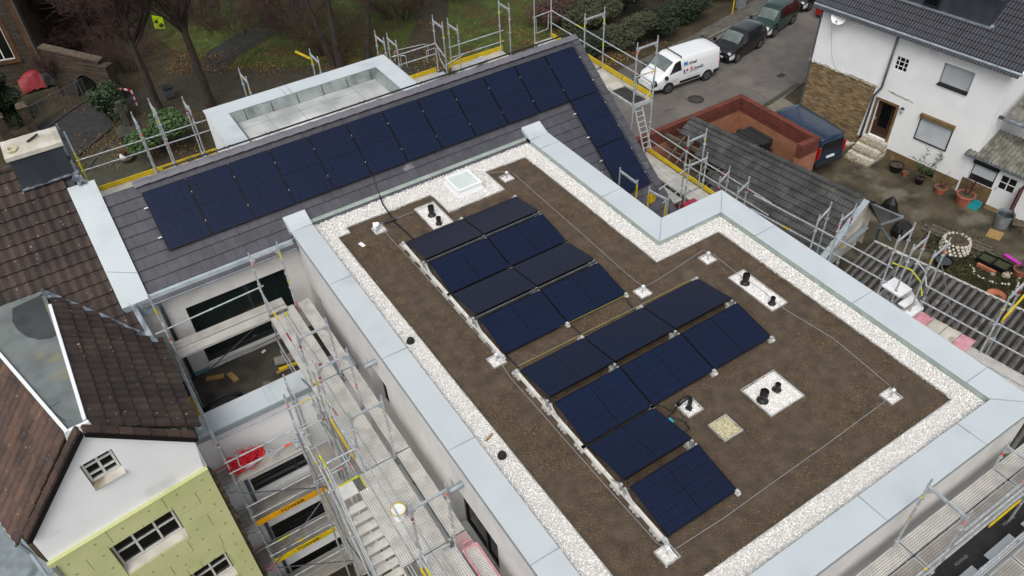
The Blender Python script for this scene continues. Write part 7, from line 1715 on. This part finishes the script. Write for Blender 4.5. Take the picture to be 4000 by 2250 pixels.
# ---------------- foliage ----------------
def leafcloud(mb,c,rx,ry,rz_,n,s_,R,shell=.55):
    """leaf-sized faces through an uneven volume"""
    lob=[(Vector((R.uniform(-.6,.6)*rx,R.uniform(-.6,.6)*ry,R.uniform(-.3,.65)*rz_)),R.uniform(.35,.7)) for _ in range(9)]
    for i in range(n):
        o,k=lob[i%9]; 
        v=Vector((R.gauss(0,1),R.gauss(0,1),R.gauss(0,1))).normalized()*(R.random()**.35)
        p=Vector(c)+o+Vector((v.x*rx*k,v.y*ry*k,v.z*rz_*k))
        if p.z<c[2]-rz_: continue
        a=Vector((R.gauss(0,1),R.gauss(0,1),R.gauss(0,.6))).normalized(); b=a.orthogonal().normalized()*s_*.45*R.uniform(.7,1.2); a=a*s_*R.uniform(.7,1.3)
        mb.quad(p-a,p+b,p+a,p-b)
def bush(name,label,x,y,rx,ry,h,n,s_,mats,grp=None,z=G0,seed=1,cat='bush'):
    R=random.Random(seed); t=thing(name,label,cat,(x,y,z),0,grp)
    g=MB()
    for i in range(9):
        a=R.uniform(0,6.28); P=Vector((x,y,z)); Q=P+Vector((math.cos(a)*rx*.6,math.sin(a)*ry*.6,h*R.uniform(.5,.85))); g.tube(P,Q,.05,5,0,.012)
        for _ in range(4): e=P.lerp(Q,R.uniform(.4,1)); g.tube(e,e+Vector((R.uniform(-.5,.5)*rx,R.uniform(-.5,.5)*ry,R.uniform(0,.4)*h)),.015,3,0,.004)
    g.build('trunk','bark',t); g=MB(); leafcloud(g,(x,y,z+h*.5),rx,ry,h*.5,n,s_,R); g.build('crown',mats,t); return t
def bp(q,z=G0): p=atZ(q,z); return p.x,p.y
mat('leafmid','#172413','#2c401f',4,.5,spec=.35); x,y=bp(z1(860,930)); bush('laurel_bush','dark laurel bush beside the grey stone monument',x,y+.3,1.0,1.0,2.5,4200,.1,'leafmid',seed=3)
x,y=bp(z1(1240,1130)); bush('laurel_bush','bright green laurel bush just behind the rear scaffold rails',x,y,1.75,1.5,2.0,6500,.11,'leafbright',seed=4)
# hedge masses between lawn and road: single shrubs one can tell apart
hed=[((2180,110),1.8,1.6,2.3,'hedgebrown','brownish leafless shrub at the lawn corner'),((2330,130),1.9,1.6,2.4,'leafolive','olive green shrub in the left part of the roadside hedge'),((2460,60),2.4,2.2,3.2,'leafdark','tall dark evergreen shrub in the middle of the roadside hedge'),((2480,190),1.9,1.5,1.9,'leafolive','low ragged shrub above the hood of the white van'),((2610,150),1.6,1.3,1.7,'leafdark','low dark green shrub behind the white van roof'),((2700,100),1.5,1.2,1.6,'leafdark','rounded dark green shrub nearest to the pavement'),((2640,-10),2.8,2.4,3.6,'leafdark','large dark evergreen at the top edge of the picture'),((2800,10),1.8,1.6,1.8,'leafolive','loose olive shrub left of the yellow post'),((2250,30),1.5,1.4,1.7,'hedgebrown','reddish brown bare shrub at the lawn edge'),((2330,230),1.6,1.2,1.5,'leafdark','dark low shrub behind the right rear scaffold'),((2890,-60),1.6,1.5,2.0,'leafdark','dark shrub behind the yellow post at top edge'),((2560,-90),3.0,2.6,4.2,'leafdark','tallest dark evergreen of the roadside hedge')]
for i,(q,rx,ry,h,m_,lab) in enumerate(hed):
    x,y=bp(q); bush('hedge_shrub',lab,x,y+.8,rx,ry,h,int(3000+1800*rx),.1 if m_!='hedgebrown' else .07,m_,'shrubs of the roadside hedge',seed=20+i)
# conifer at the left edge
x,y=bp(z1(130,900)); x+=1.0; t=thing('conifer','dense dark green conifer at the left edge before the stone house','tree',(x-1.3,y+.2,G0)); R=random.Random(6)
g=MB(); g.tube((x-1.3,y+.2,G0),(x-1.3,y+.2,G0+5.2),.18,8,0,.03); g.build('trunk','bark',t)
g=MB()
for i in range(13000):
    h=R.random()**.8*5.5; r_=(1-h/5.8)*1.5*(.75+.25*math.sin(h*5+R.random()))*(R.random()**.4); a=R.uniform(0,6.28); p=Vector((x-1.3+r_*math.cos(a),y+.2+r_*math.sin(a),G0+h)); d=Vector((math.cos(a),math.sin(a),R.uniform(-.4,.3)))*.12; s_=d.orthogonal().normalized()*.045; g.quad(p-d,p+s_,p+d,p-s_)
g.build('crown','leafdark',t)
# bare winter trees
def bare_tree(name,label,x,y,h,r,lean,seed,limbs=7,depth=5,twigs=True,spread=1.,tz=.28,sprays=3,colour='twig'):
    R=random.Random(seed); t=thing(name,label,'tree',(x,y,G0),0,'bare winter trees behind the house')
    g=MB(); tw=MB(); tips=[]; spr=sprays
    def grow(mb,P,d,L,r_,n,lvl):
        d=d.normalized(); segs=5 if lvl<2 else 3; pts_=[P]; dd=d; q_=.05 if lvl==0 else (.18 if lvl==1 else .26)
        for k in range(segs):
            dd=(dd+Vector((R.uniform(-q_,q_),R.uniform(-q_,q_),R.uniform(-.04,.1)))).normalized(); pts_.append(pts_[-1]+dd*L/segs)
        rr=[r_*(1-.55*k/segs) for k in range(segs+1)]; tgt=g if lvl<2 else tw
        for k in range(segs): tgt.tube(pts_[k],pts_[k+1],rr[k],8 if lvl<1 else (6 if lvl<2 else 3),0,rr[k+1],cap=False)
        if lvl in (1,2,3):
            for k in range(1,segs+1): tips.append((pts_[k],dd,min(1.3,max(.7,L*.6))))
        if lvl>=depth or r_<.004: return
        nb={0:limbs,1:6,2:5,3:5}.get(lvl,3)
        for i in range(nb):
            f=R.uniform(.7,1) if lvl==0 else R.uniform(.25,1); k=min(int(f*segs),segs-1); p=pts_[k].lerp(pts_[k+1],f*segs-k)
            a=R.uniform(0,6.28); e=Vector((math.cos(a),math.sin(a),0)); nd_=(dd*.75+e*spread*R.uniform(.5,1.0)+Vector((0,0,tz))).normalized()
            grow(mb,p,nd_,L*R.uniform(.5,.72),rr[k]*R.uniform(.42,.6),n,lvl+1)
    grow(g,Vector((x,y,G0-.1)),Vector(lean),h,r,0,0)
    # fine twig sprays fanning out from the limbs
    for (p,dd,L) in tips:
        for _ in range(spr):
            e=Vector((R.gauss(0,1),R.gauss(0,1),R.gauss(.25,.7))).normalized(); v=(dd*.9+e).normalized(); pts_=[p]; l_=L*R.uniform(.6,1.3)
            for k in range(4): v=(v+Vector((R.uniform(-.18,.18),R.uniform(-.18,.18),R.uniform(-.14,.12)))).normalized(); pts_.append(pts_[-1]+v*l_/4)
            for k in range(4): tw.tube(pts_[k],pts_[k+1],.011-.002*k,3,0,.009-.002*k,cap=False)
    g.build('trunk','bark',t); tw.build('crown',colour,t); return t
TR=[('bare_tree','thick leafless tree standing before the yellow sign, its trunk forked',z1(1590,800),6.4,.31,(.0,.0,1),38,9,4,.9),
    ('bare_tree','leafless tree with peeling bark left of the thick forked tree',z1(1215,860),6.0,.29,(0,.0,1),32,9,4,.9),
    ('bare_tree','leafless tree behind the left end of the white dormer roof',z2(640,500),7.0,.3,(.0,.02,1),33,8,5,1.0),
    ('bare_tree','leafless tree behind the middle of the white dormer roof',z2(590,490),6,.24,(-.25,.05,1),34,7,5,1.0),
    ('bare_tree','leafless tree with one long limb reaching right above the dormer',z2(835,445),6.0,.26,(.25,.1,1),35,6,5,1.0)]
for n_,lab,q,h,r,ln,sd_,lb,dp,sp_ in TR:
    x,y=bp(q); bare_tree(n_,lab,x,y,h,r,ln,sd_,lb,3,spread=sp_,sprays=3)
for q,lab,sd_,h in ((zq(1200,620),'pollarded bare tree with reddish twigs behind the stone gate wall',41,4.2),(zq(850,250),'bare shrubby tree with long fine twigs beside the stone house',42,4.0),(z1(900,150),'bare reddish tree left of the yellow sign',43,4.5),(zq(650,650),'bare twiggy bush growing over the stone wall',44,2.8),(z2(1250,30),'bare tree with drooping crown at the upper edge above the dormer',45,5.0),(z2(300,-40),'distant bare tree at the top edge of the lawn',46,5)):
    x,y=bp(q); bare_tree('bare_tree',lab,x,y,h,.2,(0,0,1),sd_,12,3,spread=1.3,tz=.12,sprays=4)
x,y=bp(zq(790,1200)); bare_tree('bare_sapling','slender bare sapling beside the arched wall and fence',x,y,1.6,.05,(0,0,1),50,7,2,spread=.6,sprays=3)
# ---------------- stone house, wall, fence ----------------
t=thing('stone_house','old dark rubble stone house with ochre corner bands at the upper left','house',(-12,46,G0))
ca=Vector((*bp(z1(385,590)),0)); cb=Vector((*bp(z1(-260,700)),0)); hu=(cb-ca).normalized(); hn=Vector((hu.y,-hu.x,0)); hn=hn if hn.y<0 else -hn
pt2=lambda u,z,o=0: Vector((ca.x+hu.x*u,ca.y+hu.y*u,z))+hn*o
fq=lambda q: ((atP(q,ca,hn)-ca).dot(hu),atP(q,ca,hn).z)
wu,wz_=fq(z1(120,445)); 
g=MB(); wall(g,ca,hu,14,G0,G0+8,[(wu,wu+1.3,wz_,wz_+2.3)],-hn*.25); g.quad(pt2(0,G0),pt2(0,G0,-9),pt2(0,G0+8,-9),pt2(0,G0+8)); g.build('wall','stonewall',t)
g=MB(); g.obox(pt2(.22,G0+4,0),hu*.24,hn*.03,(0,0,4)); g.obox(pt2(7,G0+7.6,0),hu*7,hn*.06,(0,0,.25)); 
for a_ in (wu-.3,wu+1.3): g.obox(pt2(a_+.15,wz_+1.3,.0),hu*.15,hn*.03,(0,0,1.4))
g.obox(pt2(wu+.65,wz_-.1,.03),hu*.95,hn*.08,(0,0,.1)); g.build('stone_band','sandstone',t)
window(t,ca,hu,wu,wu+1.3,wz_,wz_+2.3,-hn*.1,frame='offwhite',mull=(wu+.65,),fw=.07)
g=MB(); g.tube(pt2(.1,G0,.12),pt2(.1,G0+8,.12),.06,8); g.build('downpipe','zincdark',t)
t=thing('gate_wall','rubble stone wall with slate coping and arched opening beside the stone house','wall',(-5,42,G0))
wa=atZ(zq(530,590),G0+3.1); wb_=atZ(zq(1250,760),G0+2.6); wd=Vector((wb_.x-wa.x,wb_.y-wa.y,0)); WL=wd.length; wd.normalize(); wn=Vector((wd.y,-wd.x,0)); wn=wn if wn.y<0 else -wn
wp=lambda u,z,o=0: Vector((wa.x+wd.x*u,wa.y+wd.y*u,z))+wn*o
tz=lambda u: G0+3.1-.5*u/WL
au0,au1,ah=WL*.36,WL*.86,1.55
g=MB(); n_=30
for i in range(n_):
    u0,u1=WL*i/n_,WL*(i+1)/n_; um=(u0+u1)/2
    def lo(u): 
        if au0<u<au1: return G0+ah*math.sqrt(max(0,1-((u-(au0+au1)/2)/((au1-au0)/2))**2))
        return G0-.1
    g.hexa([wp(u0,lo(u0),.2),wp(u1,lo(u1),.2),wp(u1,lo(u1),-.2),wp(u0,lo(u0),-.2),wp(u0,tz(u0),.2),wp(u1,tz(u1),.2),wp(u1,tz(u1),-.2),wp(u0,tz(u0),-.2)])
g.build('wall','stonewall',t)
g=MB(); g.hexa([wp(-.1,tz(0),.28),wp(WL+.1,tz(WL),.28),wp(WL+.1,tz(WL),-.28),wp(-.1,tz(0),-.28),wp(-.1,tz(0)+.1,.28),wp(WL+.1,tz(WL)+.1,.28),wp(WL+.1,tz(WL)+.1,-.28),wp(-.1,tz(0)+.1,-.28)]); g.build('coping','brickrough',t)
g=MB(); g.obox(wp(WL+.3,G0+1.2,.1),wd*.35,wn*.35,(0,0,1.2)); g.build('pier','stonewall',t)
g=MB(); g.quad(wp(au0,G0,-.5),wp(au1,G0,-.5),wp(au1,G0+ah,-.5),wp(au0,G0+ah,-.5)); g.build('gate','black',t)
fa=Vector((*bp(z1(240,960)),G0)); fb=Vector((*bp(z1(735,690)),G0)); t=thing('wire_fence','low wire mesh fence with thin posts along the dark drive','fence',fa)
g=MB(); n_=5
for i in range(n_+1): p=fa.lerp(fb,i/n_); g.tube(p,p+Vector((0,0,1.25)),.03,6)
g.tube(fa+Vector((0,0,1.2)),fb+Vector((0,0,1.2)),.02,5); g.build('post','galvdk',t)
g=MB()
for k in range(9): g.tube(fa+Vector((0,0,.1+.13*k)),fb+Vector((0,0,.1+.13*k)),.005,3)
for i in range(60): p=fa.lerp(fb,i/60); g.tube(p,p+Vector((0,0,1.2)),.004,3)
g.build('mesh','galvdk',t)
for q_,h,lab in ((z1(260,990),1.7,'stone gate pillar nearer the conifer, right of two'),(z1(80,1075),1.7,'stone gate pillar at the left picture edge, left of two')):
    x,y=bp(q_); t=thing('gate_pillar',lab,'pillar',(x,y,G0),0,'stone gate pillars'); g=MB(); g.box(x-.25,y-.25,G0,x+.25,y+.25,G0+h); g.build('shaft','stonewall',t); g=MB(); g.hexa([(x-.32,y-.32,G0+h),(x+.32,y-.32,G0+h),(x+.32,y+.32,G0+h),(x-.32,y+.32,G0+h),(x-.2,y-.2,G0+h+.15),(x+.2,y-.2,G0+h+.15),(x+.2,y+.2,G0+h+.15),(x-.2,y+.2,G0+h+.15)]); g.build('cap','brickrough',t)
# red covered motorbike
a=atZ(z1(180,560),G0+.9); b=atZ(z1(330,560),G0+.9); c=atZ(z1(230,690),G0+.2)
x,y=(a.x+b.x)/2,(a.y+b.y)/2; t=thing('covered_motorbike','motorbike under a red and black fabric cover beside the stone house','motorbike',(x,y,G0))
g=MB(); R=random.Random(3); rows=[]
for i in range(13):
    f=i/12; row=[]
    for j in range(9):
        w_=(j/8-.5)*2; hh=(.75+.35*math.sin(f*3.14))*(1-abs(w_)**1.3*.9)+R.uniform(-.12,.12); row.append((x+(f-.5)*2.1,y+w_*.5,G0+max(hh,.03)))
    rows.append(row)
g.grid(rows); g.m=[0 if (i//8)<8 else 1 for i in range(len(g.f))]; g.build('cover',['tarpred','black'],t,smooth=True)
g=MB(); 
for dx in (-.75,.75): g.tube((x+dx,y-.08,G0+.3),(x+dx,y+.08,G0+.3),.3,16)
g.build('wheel','rubber',t)
# barrier, monument, bin, flower bowl, yellow sign
p=[atZ(q_,G0+1.0) for q_ in (zq(1310,1075),zq(1650,1140))]; t=thing('barrier','red and white striped barrier bar at the end of the drive','barrier',(p[0].x,p[0].y,G0))
g=MB(); d=(p[1]-p[0]); n_=8
for i in range(n_): g.beam(p[0]+d*(i/n_),p[0]+d*((i+1)/n_),.03,.12,i%2)
for P_ in p:
    for k in range(5): g.box(P_.x-.05,P_.y-.04,G0+.2*k,P_.x+.05,P_.y+.04,G0+.2*k+.2,k%2)
g.build('bar',['white','red'],t)
x,y=bp(z1(1030,1080)); t=thing('stone_monument','weathered dark grey stone cross monument on a rubble base between two laurels','monument',(x,y,G0))
g=MB(); g.box(x-.7,y-.5,G0,x+.6,y+.6,G0+.9); g.build('base','stonewall',t); g=MB(); g.hexa([(x-.75,y-.55,G0+.9),(x+.65,y-.55,G0+.9),(x+.65,y+.65,G0+.9),(x-.75,y+.65,G0+.9),(x-.4,y-.2,G0+1.15),(x+.3,y-.2,G0+1.15),(x+.3,y+.3,G0+1.15),(x-.4,y+.3,G0+1.15)]); g.build('plinth','darkstone',t)
g=MB(); g.box(x-.25,y-.1,G0+1.1,x+.12,y+.2,G0+2.7); g.box(x-.42,y-.08,G0+2.0,x+.3,y+.18,G0+2.35); g.build('cross','darkstone',t,bevel=.06)
x,y=bp(z1(1290,745)); t=thing('park_bin','dark slatted park bench end and bin at the path edge','bin',(x,y,G0)); g=MB(); g.box(x-.25,y-.2,G0+.2,x+.25,y+.2,G0+.75); g.build('body','zincdark',t); g=MB(); g.box(x-.32,y-.28,G0+.78,x+.32,y+.28,G0+.83); g.tube((x-.2,y,G0),(x-.2,y,G0+.2),.03,6); g.tube((x+.2,y,G0),(x+.2,y,G0+.2),.03,6); g.build('lid','black',t)
x,y=bp(z1(965,1215)); t=thing('flower_bowl','stone bowl with white wrapped dry flowers in the paved corner','flower bowl',(x,y,G0)); g=MB(); g.lathe([(.2,0),(.4,.25),(.38,.3),(0,.28)],(x,y,G0),14); g.build('bowl','brickrough',t)
g=MB(); R=random.Random(3)
for i in range(60): a=R.uniform(0,6.28); P_=Vector((x,y,G0+.28)); Q_=P_+Vector((math.cos(a)*R.uniform(.1,.4),math.sin(a)*R.uniform(.1,.4),R.uniform(.2,.6))); g.tube(P_,Q_,.012,3,0,.02)
g.build('dry_flowers','litter',t); g=MB(); g.hexa([(x-.35,y-.15,G0+.28),(x-.05,y-.2,G0+.28),(x,y+.1,G0+.28),(x-.3,y+.15,G0+.3),(x-.3,y-.1,G0+.5),(x-.1,y-.12,G0+.55),(x-.05,y+.05,G0+.5),(x-.25,y+.1,G0+.5)]); g.build('wrapping','white',t)
# bright yellow bird-shaped warning board on a post
pb=bp(z1(1245,300)); P4=[atY(z1(*q_),pb[1]) for q_ in ((1143,115),(1225,130),(1248,217),(1170,220))]
t=thing('yellow_sign','fluorescent yellow notice board on a thin post at the lawn edge','sign',(pb[0],pb[1],G0))
g=MB(); 
for k in (0,.03): g.poly([p_+Vector((0,k,0)) for p_ in P4])
for i in range(4): g.quad(P4[i],P4[(i+1)%4],P4[(i+1)%4]+Vector((0,.03,0)),P4[i]+Vector((0,.03,0)))
g.build('board','safetyyellow',t); g=MB(); m_=(P4[2]+P4[3])/2; g.tube((m_.x,pb[1]+.05,G0),(m_.x,pb[1]+.05,(P4[0].z+P4[2].z)/2),.035,6); g.build('post','galvdk',t)
c=(P4[0]+P4[1]+P4[2]+P4[3])/4; g=MB()
for dx,dz_,rr in ((-.12,.1,.13),(.12,-.22,.16)): g.tube(c+Vector((dx,-.012,dz_)),c+Vector((dx,-.004,dz_)),rr,16)
g.build('emblem','leafolive',t)
# bike stands on the path
for i,(qa,qb) in enumerate(((zz(1200,0,1090,640,3.22),zz(1200,0,1510,545,3.22)),(zz(1200,0,1170,700,3.22),zz(1200,0,1240,700,3.22)),(zz(1200,0,1495,640,3.22),zz(1200,0,1620,600,3.22)))):
    a,b=[Vector((*bp(q_,G0+.8),G0)) for q_ in (qa,qb)]; g=MB(); g.path([a,a+Vector((0,0,.7)),a+(b-a)*.1+Vector((0,0,.8)),a+(b-a)*.9+Vector((0,0,.8)),b+Vector((0,0,.7)),b],.025,6); tag(g.build('bike_stand','galv'),['long bent tube railing on the cobbled path behind the dormer','short bent tube stand next to the long railing on the path','bent tube stand at the right end of the cobbled path'][i],'railing')
# yellow post and grey cabinet beside the pavement
x,y=bp(zz(2000,0,1660,120)); t=thing('marker_post','yellow marker post standing in the hedge strip','post',(x,y,G0)); g=MB(); g.tube((x,y,G0),(x,y,G0+2.2),.05,8); g.build('shaft','yellow',t); g=MB(); g.tube((x,y,G0+2.2),(x,y,G0+2.26),.06,8); g.build('cap','yellow',t)
x,y=bp(zz(2000,0,1735,75)); t=thing('utility_cabinet','light grey utility cabinet on the pavement behind the yellow post','cabinet',(x,y+.3,G0)); g=MB(); g.box(x-.35,y,G0+.1,x+.35,y+.35,G0+1.5); g.build('body','zinc',t,bevel=.02); g=MB(); g.box(x-.4,y-.05,G0+1.5,x+.4,y+.4,G0+1.56); g.build('lid','zinc',t); g=MB(); g.box(x-.25,y+.02,G0-.0,x+.25,y+.33,G0+.1); g.build('base','concreteslab',t)

# thickets of fine bare stems
def thicket(x,y,h,n,sp,label,seed,m_='twig'):
    R=random.Random(seed); t=thing('bare_shrub',label,'shrub',(x,y,G0),0,'bare twiggy shrubs of the garden'); g=MB(); f=MB()
    for i in range(n):
        a=R.uniform(0,6.28); r_=R.random()**.5*sp*.5; p=Vector((x+r_*math.cos(a),y+r_*math.sin(a),G0)); v=Vector((math.cos(a)*R.uniform(.1,.6),math.sin(a)*R.uniform(.1,.6),1)).normalized(); L=h*R.uniform(.55,1.1); k_=7; w=R.uniform(.012,.028)
        for k in range(k_):
            v=(v+Vector((math.cos(a)*.1+R.uniform(-.14,.14),math.sin(a)*.1+R.uniform(-.14,.14),-.03*k))).normalized(); q=p+v*L/k_
            (g if i%6==0 else f).tube(p,q,w*(1-k/(k_+1)),3,0,w*(1-(k+1)/(k_+1)),cap=False)
            if k>1:
                for _ in range(3):
                    e=(v+Vector((R.uniform(-1,1),R.uniform(-1,1),R.uniform(-.4,.9)))).normalized()*R.uniform(.3,.9); m2=q+e*.5+Vector((R.uniform(-.08,.08),R.uniform(-.08,.08),0)); f.tube(q,m2,.008,3,0,.007,cap=False); f.tube(m2,q+e,.007,3,0,.005,cap=False)
            p=q
    g.build('trunk','bark',t); f.build('crown',m_,t)
for i,(q,h,n,sp,lab) in enumerate((((330,190),3.6,170,2.6,'tangled bare shrub between the stone house and the gate wall'),((250,90),4.2,190,3.2,'tangled reddish shrub at the top left beside the ochre house corner'),((410,120),4.0,190,3.0,'reddish brown shrub at the top edge left of the yellow sign'),((500,260),2.6,110,2.2,'low twiggy shrub behind the thick tree trunks'),((770,50),4.5,170,3.2,'reddish bare shrub right of and behind the yellow sign'),((900,110),3.2,90,3.0,'light twiggy shrub on the lawn beside the side path'),((1180,120),3.4,110,3.2,'thin bare shrub in front of the lawn above the dormer'),((1300,200),3.4,110,2.6,'fine twigged shrub at the foot of the forked tree behind the dormer'),((1560,60),3.0,100,2.6,'bare brown shrub beside the cobbled path at top edge'),((1090,30),3.8,110,3.0,'distant bare shrub on the lawn at the top edge'),((1800,-20),3.0,100,3.0,'bare shrub at the top edge right of the cobbled path'))):
    x,y=bp(q); thicket(x,y,h,n,sp,lab,200+i)
